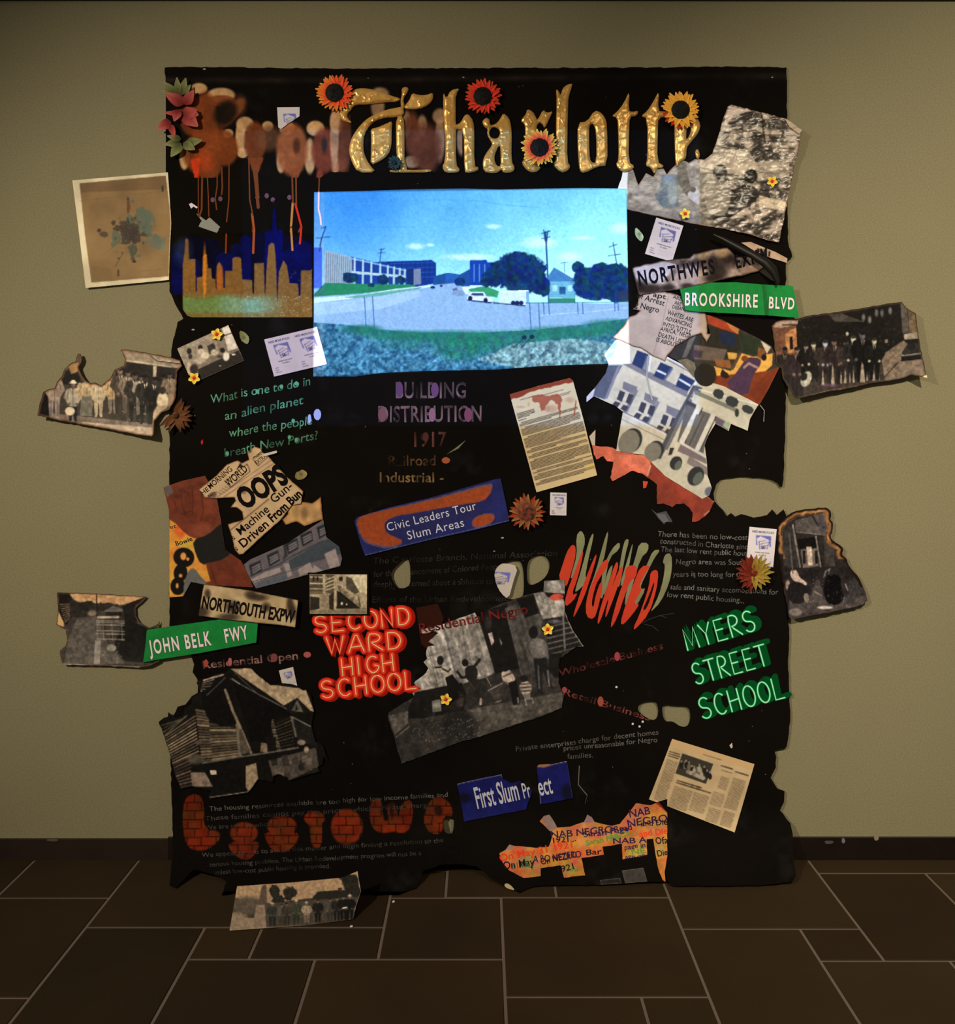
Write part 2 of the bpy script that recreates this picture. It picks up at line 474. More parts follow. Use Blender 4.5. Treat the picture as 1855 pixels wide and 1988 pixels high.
WALLC = (121, 109, 76)
ZT = P(0, 2, 0)[2]; ZB = P(0, 1626, 0)[2]
struct(box('wall_back', -3.4, 3.4, 0, .12, -.12, ZT + .5, wall_mat()))
struct(box('trim_1', -3.4, 3.4, -.012, 0, ZT, ZT + .10, plain('dark_trim', (40, 36, 30), .7)))
bm = plain('dark_brown_skirting', (33, 22, 14), .42, .4, var=.35, scale=9)
bm2 = plain('black_skirting', (22, 13, 9), .30, .5, var=.4, scale=14)
struct(box('baseboard_left', -3.4, P(328, 0, 0)[0], -.012, 0, 0, ZB - .002, bm))
br = struct(box('baseboard_right', P(328, 0, 0)[0], 3.4, -.012, 0, 0, ZB + .004, bm2))
for x, y, a, b, c in [(1702, 1627, 6, 6, (120, 106, 84)), (1638, 1632, 4, 7, (96, 90, 96)), (1610, 1635, 10, 4, (64, 56, 56)), (103, 1631, 14, 3, (74, 62, 46))]:
    n = 9; obj('paint_chip', [P(x + a * math.cos(q) * R.uniform(.7, 1.1), y + b * math.sin(q) * R.uniform(.7, 1.1), .0128) for q in np.linspace(0, 6.283, n, False)], [tuple(range(n))[::-1]], plain('chip_%d' % x, c, .8), br)
# slate floor: random-size slabs with sunken pale joints, one mesh
def floor():
    T = [(-900, 70, 1667, 1743), (70, 272, 1667, 1743), (-900, 272, 1743, 1937), (-900, 272, 1937, 3600), (272, 600, 1667, 1800), (600, 772, 1667, 1800),
         (272, 472, 1800, 3600), (472, 568, 1800, 1862), (568, 772, 1800, 1862), (472, 673, 1862, 3600), (673, 970, 1862, 3600), (772, 970, 1743, 1862),
         (772, 871, 1690, 1743), (772, 871, 1667, 1690), (871, 1069, 1667, 1742), (1069, 1270, 1667, 1742), (970, 1270, 1742, 1935), (970, 1170, 1935, 3600),
         (1170, 1270, 1935, 3600), (1270, 1568, 1667, 1803), (1270, 1467, 1803, 3600), (1467, 1568, 1803, 1865), (1467, 1670, 1865, 3600),
         (1568, 2000, 1667, 1695), (2000, 2800, 1667, 1695), (1568, 1769, 1695, 1865), (1769, 2800, 1695, 1865), (1670, 2800, 1865, 3600)]
    v = [(-4, .0, -.06), (4, .0, -.06), (4, -4.6, -.06), (-4, -4.6, -.06), (-4, .0, -.0025), (4, .0, -.0025), (4, -4.6, -.0025), (-4, -4.6, -.0025)]
    f = [(0, 1, 2, 3), (4, 7, 6, 5), (0, 4, 5, 1), (1, 5, 6, 2), (2, 6, 7, 3), (3, 7, 4, 0)]; mi = [0] * 6
    g = .0042; b = .0022; rs = random.Random(3); cols = [1.0] * 8
    for xa, xb, ya, yb in T:
        X0, X1 = (xa - VX) * S + g, (xb - VX) * S - g
        Y0, Y1 = -D * (1 - 834 / (ya - VY)) - g, -D * (1 - 834 / (yb - VY)) + g
        if abs(Y0) < .02: Y0 = -.001
        n = len(v); q = [(X0, Y0), (X1, Y0), (X1, Y1), (X0, Y1)]; iq = [(X0 + b, Y0 - b), (X1 - b, Y0 - b), (X1 - b, Y1 + b), (X0 + b, Y1 + b)]
        v += [(x, y, -.0025) for x, y in q] + [(x, y, 0) for x, y in iq]
        f += [(n + 7, n + 6, n + 5, n + 4)] + [(n + (i + 1) % 4, n + i, n + 4 + i, n + 4 + (i + 1) % 4) for i in range(4)]; mi += [1] * 5
        cols += [rs.uniform(.8, 1.2)] * 8
    grout = plain('pale_grout', (96, 80, 64), .9, .1)
    m, N, L, bs = _principled('brown_slate')
    tc = N.new('ShaderNodeTexCoord'); n1 = N.new('ShaderNodeTexNoise'); n1.inputs['Scale'].default_value = 2.6; n1.inputs['Detail'].default_value = 7
    n2 = N.new('ShaderNodeTexNoise'); n2.inputs['Scale'].default_value = 130; n2.inputs['Detail'].default_value = 4
    for n in (n1, n2): L.new(tc.outputs['Object'], n.inputs['Vector'])
    a = alb(FLOORC)
    rp = N.new('ShaderNodeValToRGB'); L.new(n1.outputs['Fac'], rp.inputs['Fac'])
    rp.color_ramp.elements[0].position = .35; rp.color_ramp.elements[1].position = .7
    rp.color_ramp.elements[0].color = (*(a * np.array([1.0, .92, .85])), 1); rp.color_ramp.elements[1].color = (*(a * np.array([1.2, 1.16, 1.05])), 1)
    at = N.new('ShaderNodeAttribute'); at.attribute_name = 'Col'
    mx = N.new('ShaderNodeMix'); mx.data_type = 'RGBA'; mx.blend_type = 'MULTIPLY'; mx.inputs['Factor'].default_value = 1
    L.new(rp.outputs['Color'], mx.inputs['A']); L.new(at.outputs['Color'], mx.inputs['B'])
    L.new(mx.outputs['Result'], bs.inputs['Base Color']); bs.inputs['Roughness'].default_value = .75; bs.inputs['Specular IOR Level'].default_value = .12
    bp = N.new('ShaderNodeBump'); bp.inputs['Strength'].default_value = .3; bp.inputs['Distance'].default_value = .002
    ad = N.new('ShaderNodeMath'); ad.operation = 'ADD'; L.new(n1.outputs['Fac'], ad.inputs[0]); L.new(n2.outputs['Fac'], ad.inputs[1])
    L.new(ad.outputs[0], bp.inputs['Height']); L.new(bp.outputs['Normal'], bs.inputs['Normal'])
    o = obj('floor', v, f, grout, cols=np.repeat(np.array(cols)[:, None], 3, 1)); o.data.materials.append(m)
    o.data.polygons.foreach_set('material_index', mi); return struct(o)
FLOORC = (40, 29, 15)
floor()
# ================================================================ the black hanging and what is painted on it
BD = [(320, 131), (400, 130), (640, 133), (940, 132), (1300, 131), (1420, 129), (1528, 131), (1529, 300), (1531, 470), (1539, 499), (1528, 506), (1526, 560), (1528, 640), (1526, 800),
      (1522, 930), (1519, 946), (1514, 944), (1509, 937), (1495, 930), (1470, 926), (1430, 925), (1402, 929), (1392, 938), (1386, 958), (1388, 973), (1404, 990), (1412, 1002), (1420, 996),
      (1428, 1003), (1440, 998), (1464, 1005), (1476, 1003), (1490, 1000), (1500, 989), (1509, 1000), (1522, 989), (1527, 1000), (1530, 1030), (1528, 1100), (1533, 1230), (1531, 1300),
      (1533, 1340), (1535, 1400), (1531, 1434), (1528, 1450), (1524, 1453), (1504, 1457), (1508, 1470), (1507, 1490), (1497, 1510), (1510, 1531), (1524, 1536), (1523, 1557), (1515, 1573),
      (1535, 1598), (1540, 1620), (1543, 1680), (1546, 1700), (1540, 1711), (1500, 1717), (1420, 1720), (1310, 1720), (1302, 1718), (1297, 1710), (1256, 1713), (1166, 1718), (1056, 1719),
      (1036, 1721), (1010, 1733), (975, 1718), (952, 1705), (926, 1682), (890, 1677), (855, 1679), (822, 1690), (818, 1705), (807, 1724), (774, 1737), (700, 1737), (600, 1734), (470, 1730),
      (430, 1738), (440, 1712), (420, 1700), (376, 1688), (342, 1724), (329, 1719), (336, 1650), (335, 1600), (333, 1540), (330, 1400), (345, 1372), (360, 1368), (372, 1352), (384, 1345),
      (383, 1318), (374, 1305), (377, 1290), (370, 1268), (345, 1235), (329, 1215), (329, 900), (329, 720), (336, 660), (345, 625), (356, 619), (352, 610), (340, 590), (329, 565),
      (331, 400), (325, 250)]
z = ZM(730, 1070, 4.314)
HOLES = [smooth(z([(215, 80), (260, 55), (286, 95), (292, 240), (280, 295), (210, 318), (160, 290), (115, 180)]), 2),
         smooth(z([(1000, 150), (1060, 100), (1170, 68), (1235, 100), (1245, 370), (1200, 395), (1110, 408), (1050, 350), (1000, 260)]), 2),
         smooth(z([(1268, 80), (1350, 25), (1420, 40), (1465, 110), (1430, 220), (1310, 292), (1266, 265)]), 2)]
z = ZM(1060, 1160, 3.567)
HOLES += [smooth(z([(640, 745), (680, 720), (760, 715), (782, 770), (775, 835), (735, 855), (640, 795)]), 2),
          smooth(z([(800, 735), (880, 750), (990, 750), (1006, 830), (985, 895), (930, 895), (880, 855), (818, 862)]), 2)]
z = ZM(300, 1500, 2.992)
HOLES += [smooth(z([(1680, 255), (1740, 262), (1738, 330), (1725, 362), (1680, 345)]), 1)]

def bd_paint(px, py):
    n = fbm(px, py, 120, 3, 5); q = fbm(px, py, 16, 9, 3)
    c = np.stack([9 + 8 * n, 6 + 6 * n, 4 + 4 * n], 1)
    w = np.clip((fbm(px, py, 90, 77, 4) - .62) * 5, 0, 1) * np.clip((q - .35) * 3, 0, 1)           # rubbed chalky smears
    c = c + w[:, None] * np.array([12, 12, 11])
    f = np.clip(1 - np.abs(py - 152 - 4 * np.sin(px / 300)) / 9, 0, 1) * np.clip(fbm(px, py, 60, 4) * 1.6 - .3, 0, 1)  # glossy highlight of the top fold, painted as a paler streak
    return c + f[:, None] * np.array([30, 24, 18])
def bdc(*a):
    cv = Canvas(*a); cv.a = bd_paint(cv.X.ravel(), cv.Y.ravel()).reshape(cv.a.shape); return cv
backdrop = patch('black_backdrop', jag(BD, 1.0, 9, 4), bd_paint, 0, 5.0, HOLES, 'cloth', thick=.0015)
tag(backdrop, 'large torn and burnt black paper hanging covering the middle of the wall down to the floor', 'wall hanging')

# ---- sprayed word with drips, top left (soft edges fade into the black)
def spray():
    cv = bdc(318, 150, 900, 345); z = ZM(300, 120, 4.6375); cv.f = z
    SK = (196, 146, 92); RU = (112, 52, 22); RD = (128, 56, 24)
    pale = [(400, 240, 75, 48), (600, 300, 125, 65), (270, 860, 45, 110), (665, 645, 45, 40), (815, 560, 78, 65), (775, 680, 45, 150), (795, 820, 50, 45), (1020, 580, 50, 45),
            (1195, 600, 70, 60), (1140, 900, 40, 100), (1450, 600, 80, 68), (1400, 850, 50, 160), (1640, 540, 60, 110), (1630, 900, 40, 110)]
    for x, y, a, b in pale: cv.ell(x, y, a, b, SK, al=.9, soft=.22)
    for x, y, a, b, r in [(460, 600, 120, 330, 0), (430, 820, 170, 190, .2), (610, 770, 140, 170, -.3), (330, 470, 110, 190, 0), (700, 460, 60, 170, .7), (600, 350, 130, 50, 0), (480, 950, 120, 110, 0)]:
        cv.ell(x, y, a, b, RU, rot=r, al=.88, soft=.2)
    cv.ell(770, 390, 55, 90, (120, 68, 34), al=.6, soft=.8); cv.ell(640, 460, 95, 120, (24, 17, 11), rot=.6, al=.95, soft=.5)
    cv.ell(905, 720, 100, 180, RU, al=.9, soft=.22); cv.ell(1030, 690, 120, 110, (96, 54, 28), rot=-.6, al=.75, soft=.5); cv.poly([(840, 860), (985, 860), (935, 1000), (890, 1000)], RU, .9)
    cv.ell(1240, 790, 142, 235, (140, 74, 38), al=.92, soft=.22); cv.poly([(1200, 950), (1330, 950), (1290, 1050), (1235, 1040)], (128, 62, 32), .9)
    cv.ell(1280, 760, 32, 75, (72, 36, 20), al=.9, soft=.6)
    cv.ell(1530, 800, 115, 205, (110, 50, 32), al=.92, soft=.25); cv.ell(1530, 750, 28, 75, (40, 34, 28), al=.9, soft=.6); cv.ell(1490, 1020, 30, 50, (120, 50, 30), soft=.5)
    cv.poly([(1590, 990), (1690, 990), (1700, 420), (1650, 600)], (104, 58, 36), .6)
    z2 = ZM(600, 120, 4.6375); cv.f = z2
    for x, y, a, b in [(230, 700, 40, 250), (640, 290, 80, 60), (620, 400, 60, 120), (880, 560, 40, 120), (1020, 580, 45, 100), (1180, 490, 65, 70), (1180, 700, 45, 200), (1380, 700, 50, 140), (930, 900, 75, 55)]:
        cv.ell(x, y, a, b, (176, 130, 90), al=.75, soft=.35)
    for x, y, a, b in [(330, 700, 50, 300), (930, 650, 70, 200), (1060, 780, 130, 220), (300, 850, 40, 150)]: cv.ell(x, y, a, b, (96, 50, 32), al=.9, soft=.4)
    cv.f = z; cv.poly([(325, 880), (410, 860), (400, 960), (395, 1060), (365, 1055)], (196, 48, 20), .9); cv.ell(440, 900, 90, 90, (170, 56, 20), al=.45, soft=.9)
    cv.rough(.22, 30, 12); cv.rough(.12, 5, 15)
    return patch('sprayed_lettering', [(322, 152), (898, 152), (898, 334), (640, 334), (622, 345), (322, 345)], cv, .0009, 2.2, kind='paint', thick=0, parent=backdrop)
spray()
ink = Ink(.0013); z = ZM(300, 120, 4.6375); OR = (104, 52, 24)
for pts, w in [([(395, 1050), (395, 1390)], 9), ([(430, 1030), (425, 1330), (405, 1390)], 16), ([(475, 1020), (485, 1200), (490, 1390)], 10), ([(565, 960), (565, 1120), (548, 1230), (560, 1330)], 11),
               ([(605, 950), (612, 1130), (605, 1195)], 13), ([(672, 900), (670, 1250), (650, 1440)], 11), ([(850, 870), (858, 1240), (890, 1400), (885, 1530)], 12),
               ([(900, 980), (915, 1100), (935, 1310)], 28), ([(920, 980), (935, 1200)], 18), ([(1240, 1020), (1248, 1290), (1238, 1440), (1225, 1530)], 16), ([(1275, 1020), (1278, 1320), (1310, 1440), (1320, 1480), (1300, 1530)], 15),
               ([(1485, 1040), (1480, 1180)], 12)]:
    ink.stroke([z(*p) for p in pts], w / 4.6, OR)
ink.stroke([z(1480, 1175), z(1478, 1330), z(1495, 1400), z(1500, 1465)], 3.2, (150, 120, 120), lift=.0022)
z = ZM(120, 320, 3.567)
ink.stroke(z([(1318, 340), (1332, 450), (1326, 610)]), 4.5, (150, 66, 26)); ink.stroke(z([(1600, 260), (1588, 430), (1598, 590)]), 4, (176, 110, 50))
ink.stroke(z([(1618, 270), (1660, 430), (1650, 545)]), 4, (190, 40, 22)); ink.stroke(z([(1140, 480), (1136, 610)]), 3, (120, 50, 20))
ink.build('paint_drips', backdrop)

# ---- skyline of copper towers against blue
def skyline():
    z = ZM(120, 320, 3.567); cv = bdc(328, 395, 612, 620); cv.f = z
    for pts in [[(760, 560), (900, 490), (1090, 520), (1130, 640), (1250, 560), (1310, 480), (1440, 460), (1740, 520), (1740, 900), (760, 900)]]:
        cv.poly(pts, (8, 9, 40), .9)
    cv.poly([(1410, 460), (1455, 450), (1465, 300), (1482, 300), (1490, 450), (1530, 450), (1530, 900), (1400, 900)], (8, 11, 84))
    for x, w, t in [(1270, 40, 480), (1540, 50, 600), (1600, 50, 560), (1670, 60, 520), (800, 50, 600), (900, 60, 640), (1130, 60, 600), (1210, 40, 540)]:
        cv.poly([(x - w, 900), (x - w, t + 30), (x, t), (x + w, t + 30), (x + w, 900)], (9, 12, 84), .8)
    cv.rough(.35, 26, 3); cv.ell(840, 600, 60, 90, (60, 90, 150), al=.35, soft=.9)
    CO = (142, 98, 50)
    tw = [[(838, 1060), (838, 690), (852, 600), (856, 520), (866, 508), (876, 520), (880, 600), (882, 655), (925, 655), (928, 880), (936, 880), (936, 780), (975, 775), (978, 640), (990, 616), (1005, 620), (1012, 715), (1035, 718),
           (1040, 788), (1064, 792), (1068, 860), (1074, 860), (1074, 700), (1090, 672), (1112, 705), (1118, 850), (1130, 850), (1132, 735), (1182, 735), (1182, 650), (1200, 638), (1230, 638), (1242, 650), (1250, 792), (1318, 800),
           (1322, 890), (1332, 890), (1335, 682), (1400, 680), (1408, 940), (1418, 730), (1430, 600), (1432, 560), (1450, 540), (1470, 545), (1482, 640), (1494, 980), (1504, 740), (1522, 700), (1536, 660), (1560, 700), (1578, 818), (1636, 824),
           (1642, 908), (1654, 905), (1658, 732), (1732, 730), (1736, 1060)]]
    for t in tw: cv.poly(t, lambda X, Y: np.stack([112 + 18 * fbm(X, Y, 40, 8), 84 + 12 * fbm(X, Y, 40, 8), 48 + 8 * fbm(X, Y, 20, 5)], -1))
    cv.ell(990, 750, 12, 180, (214, 130, 40), al=.8, soft=.6); cv.ell(1095, 790, 25, 90, (176, 96, 40), al=.7, soft=.7)
    def teal(X, Y):
        zx = (X - 120) * 3.567
        t = np.clip((zx - 1050) / 120, 0, 1)[..., None]
        return np.array([100, 128, 80]) * (1 - t) + np.array([112, 152, 140]) * t
    m = np.clip((cv.Y - (562 + 14 * fbm(cv.X, cv.Y, 40, 6))) / 14, 0, 1) * np.clip((560 - cv.X) / 60, 0, 1) * np.clip((616 - cv.Y) / 14, .35, 1)
    m = m * (cv.X > 355); cv.a = cv.a * (1 - m[..., None]) + teal(cv.X, cv.Y) * m[..., None]
    cv.rough(.18, 4, 9); cv.speck(220, (190, 200, 190), 5, (.5, 1.2), .7, (450, 575, 606, 615)); cv.speck(60, (180, 190, 180), 6, (.5, 1.0), .6, (540, 520, 606, 600))
    out = z([(760, 520), (900, 470), (1300, 470), (1440, 450), (1460, 300), (1485, 300), (1500, 450), (1738, 480), (1738, 1056), (905, 1056), (870, 1045), (838, 1000), (830, 960), (760, 870)])
    return patch('painted_skyline', out, cv, .0010, 1.8, kind='paint', thick=0, parent=backdrop, e=ES)
skyline()

# ---- writing
GR = (88, 140, 104); CH = (112, 106, 96)
def fade(c, seed, lo=.45, sc=22):
    c = np.asarray(c, float)
    return lambda x, y: c * (lo + (1 - lo) * float(np.clip(fbm(np.array([x]), np.array([y]), sc, seed, 2)[0] * 1.9 - .35, 0, 1)))
ink = Ink(.0008); z = ZM(300, 600, 4.882)
for t, a, b in [('What is one to do in', (545, 890), (1485, 712)), ('an alien planet', (670, 1050), (1420, 890)), ('where the people', (715, 1210), (1500, 1085)), ('breath New Ports?', (665, 1400), (1560, 1225))]:
    ink.text(t, z(*a), z(*b), 17, fade(GR, 5), bold=.002, shear=.2, wob=3.6)
for x, y in [(975, 782), (1205, 735), (1345, 705), (1315, 1060), (1280, 1215), (1345, 1240), (690, 1370)]: ink.disc(*z(x, y), 3.4, (84, 138, 100), .0003, ry=4.4)
for x, y, a, b in [(1545, 1000, 36, 55), (1470, 1040, 18, 45)]: ink.disc(*z(x, y), a / 4.9, (150, 150, 186), .0004, ry=b / 4.9)
ink.build('green_lettering', backdrop)

ink = Ink(.0008, e=ES); z = ZM(660, 720, 5.153); VI = (128, 104, 126)
for t, a, b, c, h in [('BUILDING', (560, 270), (1262, 272), VI, 31), ('DISTRIBUTION', (385, 512), (1420, 505), (126, 98, 114), 31), ('1917', (745, 758), (1068, 758), (126, 82, 88), 29),
                      ('Railroad', (490, 950), (960, 945), (92, 66, 50), 20), ('Industrial -', (400, 1112), (1040, 1112), (132, 106, 80), 19)]:
    ink.text(t, z(*a), z(*b), h, fade(c, 8, .06, 9), bold=.016, space=1.06)
for x, y, a, b, c in [(597, 185, 36, 78, (92, 62, 112)), (952, 190, 38, 75, (98, 66, 116)), (425, 440, 42, 70, (112, 74, 92)), (925, 440, 35, 70, (134, 92, 124)), (1285, 440, 40, 72, (112, 64, 96)), (860, 660, 30, 45, (76, 44, 50)), (1062, 895, 42, 32, (150, 84, 60))]:
    ink.disc(*z(x, y), a / 5.15, c, .0003, ry=b / 5.15, n=14)
ink.poly(z([(1070, 835), (1200, 740), (1262, 692), (1190, 775), (1090, 825)]), (104, 112, 96), .0004)
ink.build('stencilled_lettering', backdrop)

ink = Ink(.0008); z = ZM(730, 1070, 4.314); FA = (50, 42, 36)
for t, a, b in [('The Charlotte Branch, National Association', (-20, 105), (1520, 40)), ('for the Advancement of Colored People', (-15, 215), (1060, 150)), ('deeply concerned about a solution to', (-20, 300), (980, 275)),
                ('Efforts of the Urban Redevelopment', (-30, 430), (1120, 420))]:
    ink.text(t, z(*a), z(*b), 12, fade(FA, 3, .45), bold=-.004, shear=.1, wob=1)
ink.build('chalk_lettering', backdrop); ink = Ink(.0008)
z = ZM(1260, 960, 4.0326)
for t, a, b in [('There has been no low-cost', (70, 325), (775, 360)), ('constructed in Charlotte since', (90, 380), (800, 435)), ('The last low rent public housing', (95, 445), (840, 485)), ('Negro area was Southside', (215, 545), (860, 550)),
                ('years is too long for the', (190, 640), (760, 645)), ('safe and sanitary accomodations for', (170, 740), (1012, 785)), ('low rent public housing...', (145, 800), (748, 850))]:
    ink.text(t, z(*a), z(*b), 10.5, fade(CH, 14, .6), bold=-.002, wob=2.0)
ink.build('chalk_lettering', backdrop); ink = Ink(.0008)
z = ZM(1060, 1160, 3.567)
for t, a, b in [('Private enterprises charge for decent homes', (-205, 1065), (782, 945)), ('prices unreasonable for Negro', (125, 1060), (775, 1000)), ('families.', (150, 1115), (325, 1108))]:
    ink.text(t, z(*a), z(*b), 10, fade((98, 90, 80), 15, .6), bold=-.002, wob=2.0)
ink.build('chalk_lettering', backdrop)

ink = Ink(.0008); z = ZM(290, 1240, 5.013)
ink.text('Residential Open', z(525, 292), z(1450, 200), 15.5, fade((146, 98, 86), 8, .3, 10), bold=.012)
ink.disc(*z(1538, 155), 7.5, (158, 76, 68), .0003, ry=6); ink.disc(*z(1215, 185), 7, (116, 58, 56), .0003, ry=8.5); ink.disc(*z(785, 225), 4, (160, 84, 78), .0003, ry=8); ink.disc(*z(552, 240), 4, (150, 64, 48), .0003, ry=8)
ink.build('stencilled_lettering', backdrop); ink = Ink(.0008)
z = ZM(1060, 1160, 3.567)
ink.text('Wholesale Business', z(100, 548), z(815, 355), 14, fade((104, 46, 40), 31, .08, 9), bold=.008, shear=.1)
ink.disc(*z(495, 408), 5.5, (140, 56, 60), .0003, ry=9); ink.build('stencilled_lettering', backdrop); ink = Ink(.0008)
ink.text('Retail Business', z(118, 672), z(720, 855), 13, fade((120, 58, 48), 33, .08, 9), bold=.008)
ink.disc(*z(380, 720), 6, (140, 66, 50), .0003, ry=10); ink.disc(*z(130, 640), 5, (140, 60, 60), .0003, ry=6)
for x, y in [(603, 875), (650, 893), (672, 860), (490, 620)]: ink.disc(*z(x, y), 2.2, (200, 185, 165), .0004)
ink.build('stencilled_lettering', backdrop)

# ---- the two neon-look words
def neon(name, words, w1, c1, w2, c2, w3, c3, shadow=None):
    ink = Ink(.0011)
    for wd, a, b, cap in words:
        ink = Ink(.0011)
        st = [smooth(s, 1, False) if len(s) > 6 else s for s in lined(wd, a, b, cap)]
        if shadow:
            w1s = max(w1, 11)
            for s in st: ink.stroke([(x + shadow[0], y + shadow[1]) for x, y in s], w1s, shadow[2], 0)
            for s in st: ink.stroke([(x + shadow[0] * .5, y + shadow[1] * .5) for x, y in s], w1s * .8, shadow[2], .0002)
        for s in st: ink.stroke(s, w1, c1, .0004)
        for s in st: ink.stroke(s, w2, c2, .0008)
        for s in st: ink.stroke(s, w3, c3, .0012)
        ink.build(name, backdrop)
z = ZM(580, 1040, 5.846)
neon('red_neon_lettering', [('SECOND', z(190, 1105), z(1275, 1000), 32), ('WARD', z(330, 1345), z(1180, 1275), 32), ('HIGH', z(495, 1590), z(1090, 1530), 32), ('SCHOOL', z(265, 1845), z(1355, 1730), 33)],
     13, (190, 30, 16), 8.5, (226, 60, 32), 1.7, (255, 190, 130), (6, 2, (150, 22, 12)))
z = ZM(1060, 1160, 3.567)
neon('green_neon_lettering', [('MYERS', z(985, 365), z(1465, 225), 41), ('STREET', z(1040, 605), z(1545, 465), 41), ('SCHOOL', z(1085, 845), z(1668, 690), 41)],
     4.6, (14, 120, 54), 2.6, (84, 196, 120), 1.3, (190, 236, 180), (8, -6, (3, 64, 24)))

# ---- the two-colour brushed word
def blighted():
    z = ZM(1040, 980, 4.8816); ink = Ink(.0010); OL = (116, 112, 76); RE = (214, 44, 32)
    ol = [[(430, 235), (470, 300), (465, 400), (350, 700), (330, 690), (395, 480), (385, 300)], [(545, 262), (552, 300), (500, 520), (470, 690), (490, 680), (480, 740), (385, 830), (375, 810), (440, 600), (505, 350)],
          [(685, 240), (690, 300), (640, 560), (560, 720), (500, 850), (510, 800), (570, 640), (640, 380)], [(800, 345), (800, 420), (700, 500), (660, 720), (640, 890), (610, 880), (640, 600), (720, 420)],
          [(870, 320), (888, 340), (850, 480), (800, 780), (770, 770), (800, 560), (840, 350)], [(920, 360), (922, 400), (880, 620), (830, 770), (800, 760), (860, 560)], [(985, 360), (1072, 360), (1070, 440), (1000, 500), (920, 760), (870, 950), (840, 940), (900, 660), (950, 490)],
          [(1115, 430), (1188, 425), (1130, 500), (1070, 620), (1000, 760), (1000, 800), (1050, 790), (960, 960), (930, 920), (1000, 690), (1060, 560)], [(1230, 465), (1290, 460), (1296, 600), (1270, 740), (1190, 920), (1090, 1020), (1110, 980), (1170, 860), (1215, 700), (1230, 560), (1205, 550)],
          [(660, 720), (700, 600), (740, 560), (700, 720), (640, 890)]]
    rd = [[(350, 372), (385, 400), (375, 520), (310, 740), (285, 780), (215, 700), (260, 560), (300, 440)], [(445, 430), (455, 460), (400, 700), (340, 860), (405, 830), (360, 910), (275, 975), (290, 850), (370, 640)],
          [(575, 460), (580, 500), (520, 700), (460, 880), (365, 1072), (360, 1040), (430, 820), (520, 590)], [(690, 512), (690, 580), (590, 720), (560, 800), (530, 940), (550, 980), (570, 860), (620, 720), (640, 760), (600, 960), (555, 1090), (480, 1060), (478, 920), (520, 780), (600, 600), (650, 530)],
          [(780, 535), (785, 600), (700, 860), (605, 1130), (585, 1120), (620, 960), (700, 720), (755, 560)], [(820, 570), (830, 640), (740, 890), (670, 1070), (660, 1050), (700, 870), (640, 880), (720, 800), (780, 640)],
          [(880, 575), (962, 572), (960, 680), (900, 720), (850, 850), (780, 1060), (715, 1178), (720, 1100), (790, 850), (850, 700), (850, 620)],
          [(1000, 580), (1095, 575), (1040, 650), (980, 780), (1020, 790), (920, 950), (995, 930), (920, 1040), (830, 1140), (805, 1120), (850, 960), (940, 720)],
          [(1090, 640), (1140, 612), (1168, 640), (1150, 800), (1080, 1030), (940, 1190), (930, 1160), (980, 1060), (1060, 830), (1085, 720)]]
    for p in ol: ink.poly(smooth(z(p), 1), lambda x, y: np.array(OL) * (.85 + .3 * float(fbm(np.array([x]), np.array([y]), 18, 2)[0])), 0)
    ink.build('brushed_lettering', backdrop)['label'] = 'olive green brushed letters'; ink = Ink(.0010)
    for p in rd: ink.poly(smooth(z(p), 1), lambda x, y: np.array([178, 40 + 24 * float(fbm(np.array([x]), np.array([y]), 26, 4)[0]), 32]), .0005)
    ink.poly(smooth(z([(1080, 850), (1125, 720), (1125, 780), (1060, 980), (1010, 1010)]), 1), (20, 13, 9), .0009)
    ink.build('brushed_lettering', backdrop)['label'] = 'bright red brushed letters'
    ink = Ink(.0006); BR = (54, 48, 42)
    for p in [[(1010, 1120), (1090, 1080), (1180, 1050), (1315, 1028)], [(1030, 1130), (1110, 1150), (1165, 1195)], [(1180, 1050), (1240, 1070)]]: ink.stroke([z(*q) for q in p], 1.0, BR)
    z2 = ZM(860, 1460, 3.865)
    ink.stroke([z2(*q) for q in [(1025, 105), (1018, 245), (1085, 325)]], 1.3, (110, 100, 88)); ink.stroke([z2(*q) for q in [(1085, 325), (1068, 385)]], .9, (70, 60, 50))
    ink.build('scratches', backdrop)
blighted()

